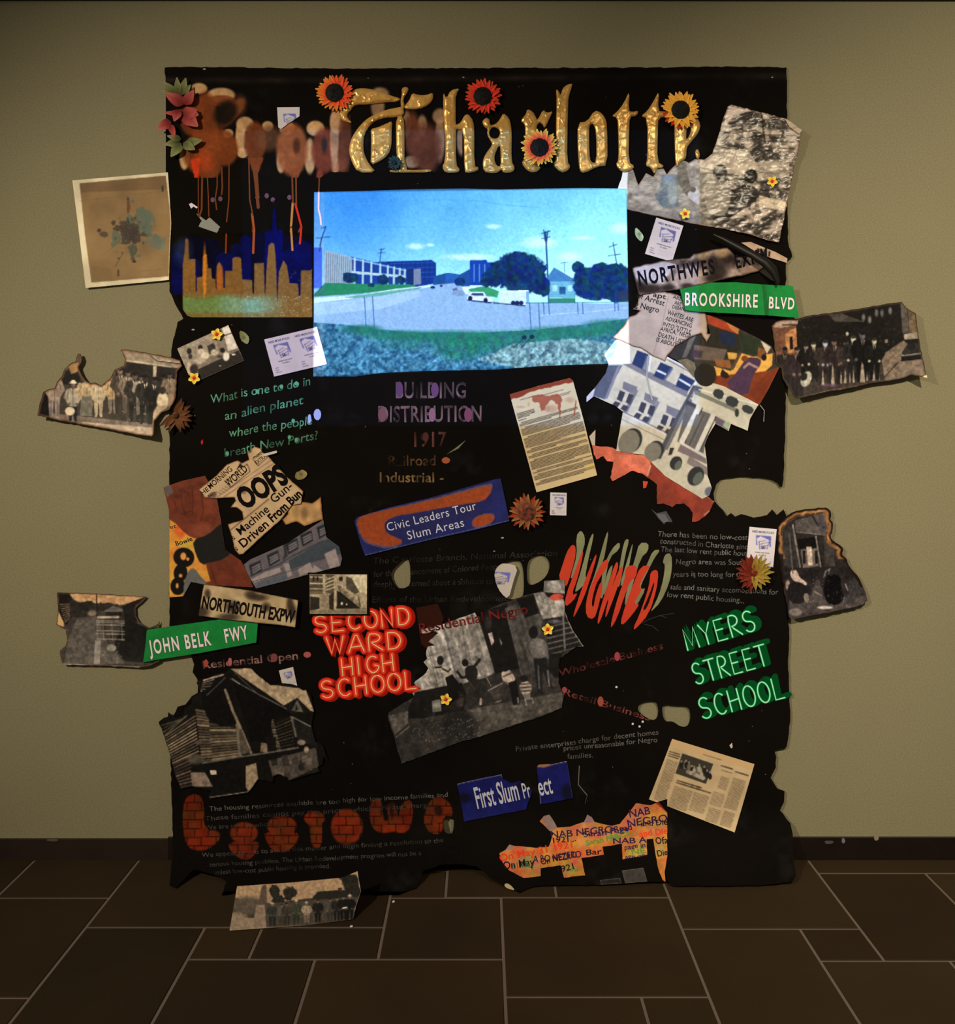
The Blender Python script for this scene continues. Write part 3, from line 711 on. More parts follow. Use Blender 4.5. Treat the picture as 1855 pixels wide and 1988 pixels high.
# ---- brick-patterned word near the floor, with chalk lines over it
def bricks():
    z = ZM(300, 1500, 2.992); cv = bdc(345, 1530, 905, 1680); cv.f = z
    def brk(X, Y):
        row = np.floor((Y - X * -.02) / 17); off = (row % 2) * 14
        m = (((Y + X * .02) % 17) < 1.8) | (((X + off + 3 * vnoise(X, Y, 20, 4)) % 28) < 1.8)
        base = np.stack([94 + 40 * (vnoise(X, Y, 26, 8) - .4), 26 + 12 * vnoise(X, Y, 20, 3), 11 + 0 * X], -1)
        return np.where(m[..., None], np.array([30, 12, 6]), base)
    def blob(x, y, a, b, al=.95): cv.ell(x, y, a, b, brk, al=al, soft=.14)
    L = lambda p: cv.poly(smooth(p, 2), brk, .96)
    L([(190, 130), (270, 125), (290, 200), (285, 330), (385, 340), (375, 400), (290, 460), (190, 440), (165, 330), (165, 200)])
    blob(520, 350, 80, 62); L([(430, 400), (610, 395), (605, 440), (560, 505), (500, 505), (435, 450)])
    blob(740, 310, 85, 60); L([(640, 340), (840, 340), (835, 400), (770, 465), (690, 460), (645, 390)])
    blob(930, 265, 60, 42); L([(890, 240), (970, 235), (975, 330), (970, 440), (915, 435), (900, 330)])
    blob(1118, 315, 92, 105)
    L([(1250, 200), (1275, 145), (1320, 150), (1330, 280), (1360, 280), (1350, 180), (1400, 170), (1420, 280), (1430, 180), (1490, 150), (1505, 220), (1490, 320), (1440, 360), (1400, 340), (1310, 355), (1255, 310)])
    L([(1565, 250), (1600, 160), (1650, 135), (1720, 170), (1738, 260), (1680, 260), (1675, 350), (1610, 360), (1570, 310)])
    for x, y, a, b in [(1380, 215, 14, 50), (1650, 220, 26, 30)]: cv.ell(x, y, a, b, (26, 14, 8), al=.85, soft=.6)
    cv.rough(.2, 9, 3)
    patch('brick_lettering', [(348, 1533), (900, 1533), (900, 1678), (348, 1678)], cv, .0009, 2.2, kind='paint', thick=0, parent=backdrop,
          holes=[[(x + (x - 869) * .12, y + (y - 1602) * .12) for x, y in HOLES[5]]])
    ink = Ink(.0016)
    for t, a, b, c in [('The housing resources available are too high for low income families and', (320, 222), (1705, 140), 92), ('These families cannot pay the prices, which private charge', (295, 278), (1610, 200), 62), ('We are told by whom', (295, 330), (690, 310), 58),
                       ('We appeal to you to act on this matter and begin finding a resolution to the', (275, 490), (1680, 405), 66), ('serious housing problem. The Urban Redevelopment program will not be a', (320, 545), (1550, 480), 72), ('unless low-cost public housing is provided.', (350, 590), (1020, 552), 62)]:
        ink.text(t, z(*a), z(*b), 9, fade((c * 1.1, c, c * .86), 21, .45), bold=-.002, wob=2.0)
    ink.build('chalk_lettering', backdrop)
bricks()

# ---- scuffs of bare paper
ink = Ink(.0006); rs = random.Random(5)
for x, y, r in [(843, 157, 5), (397, 134, 3), (715, 152, 2), (640, 152, 2), (865, 160, 2.4), (900, 150, 2), (375, 640, 3), (976, 1044, 3), (960, 1070, 2), (1500, 150, 2)]:
    ink.disc(x, y, r, (150, 135, 118), ry=r * .5)
for _ in range(90): ink.disc(rs.uniform(345, 1500), rs.uniform(150, 1560), rs.uniform(.5, 1.2), (96, 92, 86))
ink.poly([(388, 434), (392, 429), (381, 414), (400, 428), (407, 422), (428, 441), (424, 444), (425, 446), (421, 452), (386, 440)], (128, 122, 106), .0003)
ink.poly([(367, 396), (372, 394), (384, 402), (382, 405), (376, 401), (371, 405)], (200, 180, 176), .0003)
for x, y in [(413, 388), (428, 386), (500, 383), (518, 380), (530, 388), (562, 383)]: ink.disc(x, y, 4.2, (96, 62, 70), .0002, ry=5)
for p in [[(520, 396), (545, 384), (563, 376)], [(470, 470), (478, 455), (482, 462), (480, 480)], [(495, 480), (497, 458), (508, 458), (510, 482)]]: ink.stroke(p, 1.4, (52, 62, 80) if p[0][0] < 515 else (8, 7, 7), .0003)
z = ZM(1040, 980, 4.8816)
ink.poly([(808, 1180), (850, 1172), (862, 1200), (832, 1262), (818, 1250)], (46, 20, 12), .0002); ink.poly([(1417, 1447), (1422, 1442), (1423, 1451), (1420, 1453)], (190, 165, 140), .0003); ink.poly([(390, 857), (394, 853), (394, 862), (391, 863)], (190, 30, 40), .0003)
ink.build('paint_scuffs', backdrop)
ink = Ink(.0012); ink.poly(z([(1095, 40), (1150, 80), (1240, 60), (1290, 140), (1300, 165), (1240, 160), (1220, 185), (1160, 120), (1140, 90)]), (66, 62, 58)); ink.poly(z([(1150, 85), (1230, 90), (1265, 155), (1215, 172), (1165, 120)]), (88, 84, 80), .0005)
ink.build('torn_flap', backdrop)
# ================================================================ the projected picture: its image of light painted as a panel's own colours
def picture():
    z = ZM(600, 350, 2.898); cv = Canvas(606, 362, 1226, 734, (80, 160, 240)); cv.f = z; X, Y = cv.X, cv.Y
    u = np.clip((X - 610) / 610, 0, 1); v = np.clip((Y - 366) / 170, 0, 1); n = fbm(X, Y, 90, 4, 4)
    t = np.clip(u * .95 + .22 * v + (n - .5) * .35, 0, 1)[..., None]
    cv.a = np.array([44, 128, 232]) * (1 - t) + np.array([142, 228, 250]) * t
    cv.a += (v[..., None] ** 2) * np.array([52, 40, 14]) * .8
    for x, y, a, b in [(600, 372, 46, 16), (682, 364, 20, 9), (900, 432, 130, 18), (1040, 260, 40, 12), (1300, 350, 90, 30), (1540, 325, 60, 10), (1760, 270, 60, 28), (1470, 430, 60, 22)]: cv.ell(x, y, a, b, (210, 246, 252), al=.75, soft=.9)
    cv.ell(800, 162, 34, 20, (84, 164, 214), al=.7, soft=.5)
    cv.line([(60, 170), (260, 135), (560, 115), (780, 108), (960, 118), (1120, 140), (1300, 155)], 3, (70, 150, 210), .7)
    cv.line([(40, 265), (700, 262)], 2, (60, 130, 220), .35); cv.line([(1400, 230), (1790, 250)], 2, (120, 190, 220), .4)
    DK = (10, 44, 120)
    for p, w in [([(70, 270), (95, 260), (60, 370)], 4), ([(40, 325), (118, 318)], 4), ([(95, 262), (70, 330), (60, 400)], 6), ([(408, 385), (398, 470), (392, 600)], 5), ([(390, 410), (430, 405)], 3), ([(395, 390), (425, 386)], 3),
                 ([(1332, 290), (1342, 480), (1350, 690)], 9), ([(1310, 300), (1358, 285)], 5), ([(1310, 330), (1358, 318)], 4), ([(1712, 350), (1736, 490)], 5), ([(1690, 375), (1735, 360)], 4), ([(1685, 425), (1755, 415)], 4),
                 ([(1438, 460), (1440, 520)], 3), ([(1415, 466), (1458, 462)], 2), ([(1322, 280), (1330, 340)], 6), ([(1345, 285), (1338, 350)], 6)]: cv.line(p, w, DK, .85)
    # far blocks
    cv.poly([(360, 460), (690, 448), (716, 465), (716, 580), (600, 600), (360, 560)], (14, 50, 140))
    for r in range(4): cv.line([(460, 470 + r * 27), (700, 462 + r * 27)], 5, (44, 104, 196), .5)
    for x in range(470, 700, 26): cv.line([(x, 462), (x, 575)], 3, (10, 34, 100), .7)
    cv.poly([(700, 540), (780, 520), (850, 530), (905, 500), (905, 600), (700, 600)], (26, 74, 150)); cv.poly([(770, 524), (845, 530), (845, 575), (770, 575)], (34, 88, 176))
    cv.poly([(905, 450), (1000, 448), (1005, 462), (1070, 460), (1075, 590), (905, 590)], (16, 62, 168))
    for x in (930, 960, 990): cv.line([(x, 475), (x, 570)], 7, (120, 180, 235), .6)
    # school with white piers
    cv.poly([(90, 392), (235, 430), (550, 502), (555, 590), (90, 580)], (20, 60, 150)); cv.poly([(90, 392), (235, 430), (240, 440), (250, 582), (85, 578)], (148, 178, 204))
    for i, x in enumerate(range(100, 250, 12)): cv.line([(x, 400 + (x - 90) * .26), (x - 4, 580)], 4, (78, 92, 132) if i % 3 else (110, 84, 104), .8)
    cv.poly([(240, 510), (545, 535), (545, 548), (240, 525)], (170, 206, 226)); cv.poly([(230, 432), (548, 505), (548, 512), (230, 442)], (120, 170, 220))
    for x, h in [(258, 440), (305, 452), (352, 462), (402, 472), (445, 482), (480, 490), (512, 498), (540, 504)]: cv.line([(x, h), (x - 2, 582)], 11, (176, 206, 224), .95)
    cv.poly([(590, 500), (630, 495), (632, 585), (590, 590)], (112, 128, 166)); cv.poly([(550, 500), (590, 500), (590, 590), (555, 590)], (16, 44, 110))
    # lawns, pavements, road
    cv.poly([(28, 640), (90, 578), (590, 588), (600, 600), (300, 640), (28, 662)], (34, 128, 96))
    cv.poly([(28, 655), (300, 636), (610, 598), (820, 578), (870, 600), (930, 650), (1100, 695), (1800, 690), (1806, 780), (1400, 830), (960, 852), (600, 850), (300, 830), (28, 800)], (136, 176, 228))
    cv.poly([(28, 662), (280, 645), (480, 612), (690, 590), (690, 598), (480, 640), (28, 690)], (198, 230, 244)); cv.poly([(200, 658), (460, 622), (640, 600), (620, 612), (420, 648), (260, 664)], (70, 150, 150), .8)
    cv.poly([(28, 690), (200, 680), (400, 652), (620, 620), (640, 650), (420, 720), (28, 760)], (170, 204, 240), .6)
    cv.poly([(870, 600), (1000, 596), (1070, 625), (1060, 660), (930, 640)], (52, 150, 110)); cv.poly([(860, 598), (990, 594), (900, 612), (900, 640), (880, 640)], (210, 240, 244))
    # trees, house
    T1 = lambda X, Y: np.stack([4 + 14 * vnoise(X, Y, 4, 3), 24 + 70 * np.clip(fbm(X, Y, 7, 6) - .2, 0, 1), 70 + 90 * np.clip(fbm(X, Y, 9, 8) - .2, 0, 1)], -1)
    for x, y, a, b in [(1180, 460, 95, 70), (1250, 510, 90, 90), (1110, 500, 90, 80), (1060, 540, 80, 60), (1290, 580, 60, 70), (1200, 580, 120, 60), (850, 570, 30, 25), (1000, 570, 40, 30), (230, 550, 48, 32), (420, 560, 35, 30), (515, 560, 30, 25), (350, 590, 20, 12)]: cv.bush(x, y, a, b, T1, int(x), rag=.6, sc=9)
    LEAF = lambda X, Y: np.stack([5 + 14 * vnoise(X, Y, 4, 3), 24 + 76 * np.clip(fbm(X, Y, 7, 6) - .2, 0, 1), 70 + 110 * np.clip(fbm(X, Y, 9, 8) - .2, 0, 1)], -1)
    cv.poly([(1310, 590), (1380, 490), (1500, 560), (1505, 580), (1345, 580)], (62, 122, 190)); cv.poly([(1350, 570), (1500, 570), (1500, 660), (1350, 660)], (104, 176, 216)); cv.poly([(1410, 598), (1445, 598), (1445, 640), (1410, 640)], (20, 70, 130))
    for x in (1385, 1470): cv.poly([(x - 14, 590), (x + 14, 590), (x + 14, 625), (x - 14, 625)], (170, 226, 240))
    for y in range(590, 655, 9): cv.line([(1352, y), (1498, y)], 2, (80, 148, 200), .6)
    cv.poly([(1350, 664), (1500, 662), (1500, 690), (1350, 690)], (46, 130, 116))
    for x, y, a, b, q in [(1570, 570, 85, 90, 3), (1660, 560, 90, 95, 8), (1750, 560, 90, 90, 12), (1512, 490, 36, 36, 5), (1530, 540, 40, 60, 9), (1600, 630, 120, 50, 4), (1740, 640, 90, 50, 6), (1330, 600, 30, 60, 7), (1640, 500, 50, 40, 14), (1720, 500, 50, 36, 15)]: cv.bush(x, y, a, b, LEAF, q, rag=.5, sc=9)
    cv.poly([(1740, 630), (1806, 605), (1806, 685), (1745, 685)], (40, 54, 90), .8)
    # cars and trailer
    cv.poly([(805, 640), (812, 620), (860, 618), (880, 632), (870, 650), (830, 652)], (120, 150, 200)); cv.poly([(808, 612), (830, 604), (838, 618), (810, 622)], (90, 96, 140))
    for x, y, a, b in [(697, 603, 14, 8), (745, 594, 9, 6)]: cv.ell(x, y, a, b, (16, 40, 110))
    cv.poly([(888, 660), (900, 640), (915, 628), (985, 628), (1000, 652), (1030, 655), (1038, 685), (890, 672)], (206, 226, 248)); cv.poly([(918, 634), (980, 634), (985, 650), (912, 648)], (30, 62, 130)); cv.poly([(890, 672), (1035, 686), (1020, 692), (895, 678)], (10, 30, 90))
    for x, y in [(908, 664), (995, 676)]: cv.ell(x, y, 12, 14, (16, 26, 80))
    cv.poly([(1072, 625), (1238, 622), (1240, 690), (1225, 702), (1072, 698)], (196, 226, 248)); cv.poly([(1072, 622), (1238, 618), (1238, 628), (1072, 630)], (226, 244, 252)); cv.poly([(1222, 625), (1240, 622), (1240, 690), (1225, 700)], (110, 166, 220)); cv.line([(1040, 690), (1215, 706)], 6, (14, 30, 80), .9)
    for x in (1150, 1172, 1195): cv.ell(x, 690, 13, 12, (20, 34, 90))
    # kerbs, rails, near bank
    cv.line([(1220, 690), (1500, 688), (1800, 684)], 4, (30, 80, 130), .9); cv.line([(1300, 760), (1600, 738), (1800, 716)], 3, (214, 238, 250), .6)
    for x, a, b in [(312, 655, 830), (358, 655, 830), (1242, 690, 840), (1292, 690, 850), (1320, 688, 755), (1350, 688, 755), (1512, 690, 750), (1540, 690, 750), (1720, 686, 735), (1740, 686, 732)]: cv.line([(x, a), (x + (b - a) * .06, b)], 5, (30, 76, 160), .8)
    cv.poly([(28, 800), (200, 812), (400, 840), (640, 855), (960, 856), (1300, 838), (1640, 800), (1806, 775), (1806, 1110), (28, 1110)], lambda X, Y: np.stack([34 + 70 * (fbm(X, Y, 6, 3, 3) - .28) * 1.5, 84 + 100 * (fbm(X, Y, 6, 3, 3) - .28) * 1.4, 126 + 100 * (fbm(X, Y, 6, 3, 3) - .28) * 1.4], -1))
    gr = lambda X, Y: np.stack([16 + 30 * fbm(X, Y, 7, 3), 86 + 50 * fbm(X, Y, 8, 6), 84 + 40 * fbm(X, Y, 9, 8)], -1)
    for x, y, a, b, al in [(300, 840, 110, 26, .9), (500, 872, 180, 28, .85), (800, 880, 260, 34, .9), (1100, 885, 260, 36, .85), (1450, 858, 260, 36, .85), (1700, 820, 150, 36, .8), (850, 950, 130, 60, .8), (1000, 930, 160, 40, .6), (560, 925, 160, 30, .4)]: cv.ell(x, y, a, b, gr, al=al, soft=.7)
    cv.poly([(950, 1010), (1150, 920), (1500, 890), (1720, 920), (1660, 1040), (1200, 1060)], lambda X, Y: np.stack([110 + 80 * (fbm(X, Y, 6, 3, 3) - .4) * 2, 142 + 90 * (fbm(X, Y, 6, 3, 3) - .4) * 2, 152 + 80 * (fbm(X, Y, 6, 3, 3) - .4) * 2], -1), .7)
    for x, y in [(1212, 884), (1255, 880)]: cv.ell(x, y, 14, 12, (20, 40, 80)); cv.line([(x, y), (x - 60, y + 60)], 5, (24, 50, 90), .9)
    g = (vnoise(X, Y, 2.2, 91) - .5) + (vnoise(X, Y, 4, 92) - .5); bank = np.clip((Y - (350 + 850 / 2.898)) / 40, 0, 1)
    cv.a = np.clip(cv.a * (1 + g[..., None] * (.09 + .22 * bank[..., None])), 0, 255)
    m = (X < 630) * .35; cv.a = cv.a * (1 - m[..., None]) + np.array([150, 190, 240]) * m[..., None] * (cv.a.mean(-1, keepdims=True) / 170)
    m = np.clip((np.abs(X - 612) < 14) & (Y > 480) & (Y < 560), 0, 1) * .55; cv.a = cv.a * (1 - m[..., None]) + np.array([20, 30, 200]) * m[..., None]
    o = patch('projected_picture', [(610, 373), (700, 371), (800, 367.5), (900, 366), (970, 368), (1060, 366), (1130, 365), (1217, 366), (1220, 540), (1222.5, 705), (1150, 707), (1060, 710), (960, 718), (830, 720), (740, 724), (690, 731), (609, 731)],
              cv, .0030, 1.6, kind='matte', thick=.0008, e=EP)
    return tag(o, 'bright blue projected street scene with school, white truck and trailer', 'projected picture')
EP = np.array([2.15, 2.2, 2.2])
picture()

# ================================================================ gilded letters
def gold(label, zmap, pieces, holes={}, d0=.0068, group='gilded letters of the title'):
    root = None; pcs = []
    for i, p in enumerate(pieces):
        pts = smooth(zmap(p), 1); hl = [smooth(zmap(h), 1) for h in holes.get(i, [])]
        sd = int(pts[0][0]) + i
        def dd(px, py, pts=pts, hl=hl):
            e = edge_dist(px, py, pts)
            for h in hl: e = np.minimum(e, edge_dist(px, py, h))
            return d0 + .0048 * np.clip(e / 5.5, 0, 1) ** .5 + .0045 * np.abs(fbm(px * .7 + py * .4 + sd, py * .9, 20, sd % 50, 2) - .5) * np.clip(e / 4, 0, 1) + .0019 * (1 - np.abs(2 * fbm(px * .8 - py * .5, py + px * .3, 17, sd % 37 + 5, 2) - 1)) ** 6 * np.clip(e / 4, 0, 1) + .0008 * (fbm(px * 1.3, py, 8, sd % 40 + 3, 2) - .5) * np.clip(e / 3, 0, 1)
        cf = lambda px, py: np.stack([188 + 40 * (fbm(px, py, 14, sd % 30) - .5), 136 + 40 * (fbm(px, py, 14, sd % 30) - .5), 62 + 30 * (fbm(px, py, 14, sd % 30) - .5)], 1)
        pcs.append((pts, cf, dd, hl))
    if len(pcs) == 1:
        pts, cf, dd, hl = pcs[0]
        return tag(rebase(patch('gilded_letter', pts, cf, dd, 1.8, hl, 'foil', .004)), label, 'letter', group)
    c = np.mean([q for p in pcs for q in p[0]], 0); root = empty('gilded_letter', P(c[0], c[1], .012))
    for pts, cf, dd, hl in pcs:
        o = patch('stroke', pts, cf, dd, 1.8, hl, 'foil', .004, parent=root); o.matrix_parent_inverse.identity(); o.location = tuple(-x for x in root.location)
    return tag(root, label, 'letter', group)
z = ZM(600, 120, 4.6375)
gold('large gilded blackletter capital C with curled strokes, first letter of the title', z, [
    [(385, 262), (440, 238), (540, 240), (640, 265), (740, 305), (830, 330), (800, 360), (720, 362), (620, 372), (520, 385), (440, 385), (400, 402), (375, 440), (345, 470), (350, 510), (395, 552), (340, 545), (290, 520), (258, 445), (330, 360)],
    [(835, 240), (870, 222), (900, 240), (890, 275), (850, 330), (862, 385), (860, 420), (830, 410), (825, 350), (838, 290)],
    [(862, 395), (905, 345), (930, 280), (980, 297), (1060, 300), (1118, 275), (1122, 330), (1080, 390), (1000, 425), (900, 428), (862, 420)],
    [(440, 997), (385, 900), (360, 810), (370, 720), (410, 640), (470, 560), (540, 500), (620, 465), (700, 430), (780, 415), (850, 400), (862, 480), (780, 500), (700, 500), (620, 520), (550, 570), (500, 650), (490, 730), (495, 820), (540, 920), (610, 997)],
    [(555, 605), (620, 590), (700, 555), (755, 530), (745, 640), (745, 760), (715, 840), (650, 890), (555, 935), (560, 800), (562, 680)],
    [(785, 490), (855, 490), (862, 620), (862, 970), (960, 975), (1110, 965), (1095, 997), (862, 997), (740, 997), (720, 975), (790, 975), (835, 960), (790, 860), (785, 700)]])
gold('gilded letter h with forked top, to the right of the capital C', z, [[(1210, 268), (1240, 330), (1275, 255), (1365, 235), (1325, 300), (1325, 380), (1322, 550), (1332, 568), (1370, 545), (1400, 480), (1440, 470), (1480, 530), (1492, 600), (1490, 940), (1532, 950), (1520, 985), (1410, 1005), (1405, 960), (1398, 900), (1395, 612), (1330, 605), (1325, 620), (1325, 930), (1364, 970), (1340, 998), (1230, 1000), (1198, 945), (1225, 900), (1232, 700), (1215, 560), (1210, 400)]])
gold('gilded letter a with small round upper loop, below the red sunflower', z, [[(1572, 520), (1600, 503), (1630, 520), (1632, 572), (1680, 562), (1720, 520), (1750, 458), (1800, 500), (1820, 560), (1828, 640), (1825, 900), (1858, 950), (1840, 995), (1750, 1000), (1738, 965), (1700, 1000), (1650, 1003), (1575, 990), (1563, 900), (1590, 830), (1655, 745), (1640, 720), (1603, 650), (1612, 605), (1580, 585), (1562, 548)]],
     {0: [[(1672, 585), (1718, 610), (1722, 660), (1690, 695), (1640, 685), (1622, 640), (1640, 600)], [(1722, 745), (1727, 820), (1730, 940), (1692, 940), (1666, 870), (1690, 790)]]})
z = ZM(960, 120, 4.2159)
gold('gilded letter r mostly hidden behind the orange sunflower', z, [[(270, 383), (320, 410), (340, 450), (355, 480), (400, 388), (430, 420), (485, 400), (450, 470), (415, 550), (395, 510), (370, 495), (350, 520), (345, 560), (338, 600), (340, 850), (385, 860), (360, 895), (315, 907), (270, 890), (222, 830), (250, 790), (255, 560), (250, 510), (214, 480), (260, 430)]])
gold('tall gilded letter l with forked top beside the orange sunflower', z, [[(505, 220), (530, 240), (543, 278), (560, 215), (600, 185), (642, 178), (635, 210), (608, 290), (605, 400), (600, 560), (598, 820), (627, 855), (600, 895), (545, 907), (478, 840), (510, 800), (505, 560), (512, 300)]])
gold('gilded letter o with angular top and long narrow opening', z, [[(683, 498), (760, 490), (820, 398), (870, 410), (910, 460), (925, 520), (930, 850), (850, 855), (740, 912), (700, 895), (690, 800), (683, 700)]], {0: [[(785, 510), (815, 510), (836, 580), (838, 830), (790, 820), (780, 760), (776, 560)]]})
gold('gilded letter t standing directly right of the letter o', z, [[(960, 446), (1010, 405), (1060, 340), (1110, 230), (1100, 400), (1130, 410), (1184, 400), (1165, 445), (1110, 450), (1105, 560), (1100, 820), (1152, 855), (1120, 890), (1050, 907), (993, 845), (1020, 800), (1015, 560), (1010, 457)]])
gold('gilded letter t touching the yellow sunflower, its foot ending in a spike', z, [[(1200, 446), (1255, 400), (1300, 330), (1354, 228), (1340, 405), (1400, 405), (1440, 410), (1425, 450), (1345, 457), (1340, 560), (1335, 820), (1392, 850), (1370, 872), (1338, 867), (1315, 927), (1285, 867), (1238, 850), (1255, 790), (1255, 462)]])
gold('burnt gilded letter e hanging below the yellow sunflower, last of the title', z, [[(1475, 470), (1560, 462), (1600, 455), (1660, 458), (1690, 510), (1680, 565), (1650, 612), (1600, 670), (1575, 705), (1572, 790), (1545, 808), (1520, 825), (1498, 862), (1488, 850), (1480, 760)], [(1650, 720), (1668, 714), (1684, 750), (1680, 790), (1660, 796), (1645, 750)]], {0: [[(1572, 560), (1598, 515), (1612, 560), (1600, 600), (1572, 645)]]})

# ================================================================ flowers
def leaf_mesh(name, x, y, ang, ln, wd, c0, c1, c2, parent, d0, rise, curl=0.0, seg=6, taper=.62, seed=0):
    "a petal: cupped blade growing from (x, y), ang in photograph degrees (0 = right, 90 = up)"
    a = math.radians(ang); ux, uy = math.cos(a), -math.sin(a); nx, ny = -uy, ux; rs = random.Random(seed)
    v = []; c = []
    for i in range(seg + 1):
        t = i / seg; w = wd * .5 * (math.sin(math.pi * min(1, t ** taper * .97 + .03)) ** .8 if t < 1 else 0.03)
        w = max(w, wd * .06)
        for k in (-1, -.5, 0, .5, 1):
            px = x + ux * ln * t + nx * w * k; py = y + uy * ln * t + ny * w * k
            d = d0 + rise * math.sin(t * math.pi * .75) + curl * t * t + .0022 * k * k * math.sin(math.pi * t) - .0012 * (k == 0)
            v.append(P(px, py, float(hang(px, py)) + max(d, .002)))
            q = np.array(c0, float) * (1 - t) + np.array(c1, float) * t if t < .6 else np.array(c0, float) * .4 * (1 - t) / .4 + np.array(c1, float) * (1 - .4 * (1 - t) / .4)
            q = np.array(c1) * (1 - max(0, (t - .55) / .45)) + np.array(c2) * max(0, (t - .55) / .45) if t > .55 else np.array(c0) * (1 - t / .55) + np.array(c1) * t / .55
            c.append(np.clip(q * (1 - .12 * (k == 0)) * rs.uniform(.95, 1.05), 0, 255))
    f = [(i * 5 + k, i * 5 + k + 1, (i + 1) * 5 + k + 1, (i + 1) * 5 + k) for i in range(seg) for k in range(4)]
    o = obj(name, v, f, printed('petal'), parent, alb(np.array(c)), smooth=True)
    if parent: o.location = tuple(-q for q in parent.location)
    return o
def dome(name, x, y, r, c, parent, d0, h, seed=1, bumpy=.25):
    n = 16; v = [P(x, y, float(hang(x, y)) + d0 + h)]; cc = [np.array(c, float)]; rs = random.Random(seed)
    for i in range(1, 6):
        t = i / 5
        for k in range(n):
            a = 2 * math.pi * (k + .5 * (i % 2)) / n; q = r * t
            v.append(P(x + q * math.cos(a), y + q * math.sin(a), float(hang(x, y)) + d0 + h * math.cos(t * 1.5) * (1 + rs.uniform(-bumpy, bumpy)))); cc.append(np.array(c) * rs.uniform(.5, 1.6))
    f = [(0, 1 + (k + 1) % n, 1 + k) for k in range(n)]
    for i in range(4):
        for k in range(n): f.append((1 + i * n + k, 1 + i * n + (k + 1) % n, 1 + (i + 1) * n + (k + 1) % n, 1 + (i + 1) * n + k))
    o = obj(name, v, f, printed('petal'), parent, alb(np.clip(np.array(cc), 0, 255)))
    o.location = tuple(-q for q in parent.location); return o
def sunflower(x, y, r, cols, label, n=17, disc=.5, dc=(10, 6, 5), cols2=None, a0=0, d0=.012, seed=1, arcs=None, name='sunflower', group='cloth sunflowers pinned to the hanging', w=.42, sq=1.0):
    root = empty(name, P(x, y, d0)); rs = random.Random(seed)
    for ring in (0, 1):
        for k in range(n):
            a = a0 + 360 * (k + .5 * ring) / n + rs.uniform(-4, 4)
            if arcs and not any(lo <= (a % 360) <= hi for lo, hi in arcs): continue
            cs = cols(a % 360, ring) if callable(cols) else cols
            L = r * (1.0 if ring == 0 else .93) * rs.uniform(.93, 1.05)
            leaf_mesh('petal', x, y, a, L, r * w, *cs, root, d0 + .004 * ring, .009, rs.uniform(-.002, .004), seed=seed * 100 + k + ring * 40)
    dome('seed_disc', x, y, r * disc, dc, root, d0 + .014, .006, seed)
    return tag(root, label, 'flower', group)
OR_ = ((150, 16, 14), (222, 70, 28), (228, 128, 40)); RD_ = ((130, 10, 14), (212, 44, 24), (196, 60, 30)); YL_ = ((220, 130, 30), (232, 156, 44), (226, 150, 56))
sunflower(650, 180, 37, lambda a, r: ((200, 44, 20), (226, 74, 28), (206, 128, 40)) if 100 < a < 300 else ((190, 30, 18), (222, 56, 24), (210, 96, 40)), 'orange sunflower with black centre over the left end of the capital C', n=15)
sunflower(938, 187, 36, RD_, 'deep red sunflower above the gilded letter a', n=13, disc=.52, seed=2)
sunflower(1048, 286, 37, lambda a, r: ((170, 18, 16), (226, 62, 34), (232, 190, 60)), 'red and yellow tipped sunflower covering the gilded letter r', n=15, disc=.5, seed=3, d0=.020)
sunflower(1322, 213, 38, lambda a, r: ((190, 40, 20), (200, 50, 24), (180, 34, 18)) if (185 < a < 290 and r == 0) else YL_, 'yellow sunflower with black centre above the gilded letter e', n=15, disc=.48, seed=4, d0=.018)
sunflower(1023, 994, 36, lambda a, r: ((120, 38, 14), (150, 50, 18), (128, 36, 14)) if r == 0 else ((96, 46, 26), (118, 66, 32), (140, 100, 50)), 'rusty orange flower without seeds between blue sign and small flyer', n=11, disc=.5, dc=(76, 34, 22), seed=5, group='cloth sunflowers pinned to the hanging', w=.36)
sunflower(1465, 1112, 38, lambda a, r: ((92, 26, 12), (104, 30, 14), (92, 26, 12)) if 95 < a < 262 else ((120, 86, 24), (136, 106, 32), (132, 108, 44)), 'half red half yellow flower below the flyer at the right edge', n=11, disc=.16, dc=(96, 36, 16), seed=6, w=.34)
sunflower(340, 806, 36, ((84, 42, 18), (92, 52, 22), (64, 30, 14)), 'dull brown flower on the left edge beside the torn group portrait', n=10, disc=.18, dc=(70, 40, 18), seed=7, arcs=[(0, 84), (270, 360), (200, 262)], w=.34)
sunflower(767, 316, 15, ((28, 44, 38), (40, 58, 50), (48, 62, 52)), 'small dark teal flower at the foot of the capital C', n=10, disc=.25, dc=(24, 34, 30), seed=8, d0=.014)

def small_flower(x, y, r, label, a0=90, big=False):
    root = empty('small_flower', P(x, y, .016))
    for k in range(5): leaf_mesh('petal', x, y, a0 + 72 * k, r, r * .72, (226, 110, 34), (234, 190, 60), (230, 196, 80), root, .011, .003, seed=k, taper=1.15)
    dome('flower_centre', x, y, r * .30, (206, 40, 22), root, .013, .003, 3, .1)
    return tag(root, label, 'flower', 'small yellow and red paper flowers')
for x, y, r, a, t in [(421, 649, 12, 80, 'small yellow flower on the top edge of the tilted photo of seated children'), (377, 734, 12, 126, 'small yellow flower at the lower left corner of the tilted photo of seated children'),
                      (1500, 352, 11, 60, 'small yellow flower on the right of the crumpled photo'), (1331, 415, 11, 100, 'small yellow flower on the bottom edge of the crumpled photo'),
                      (1064, 1222, 12, 95, 'small yellow flower by the shutters of the torn street photo'), (866, 1358, 12, 75, 'small yellow flower beside the face on the torn street photo')]:
    small_flower(x, y, r, t, a)

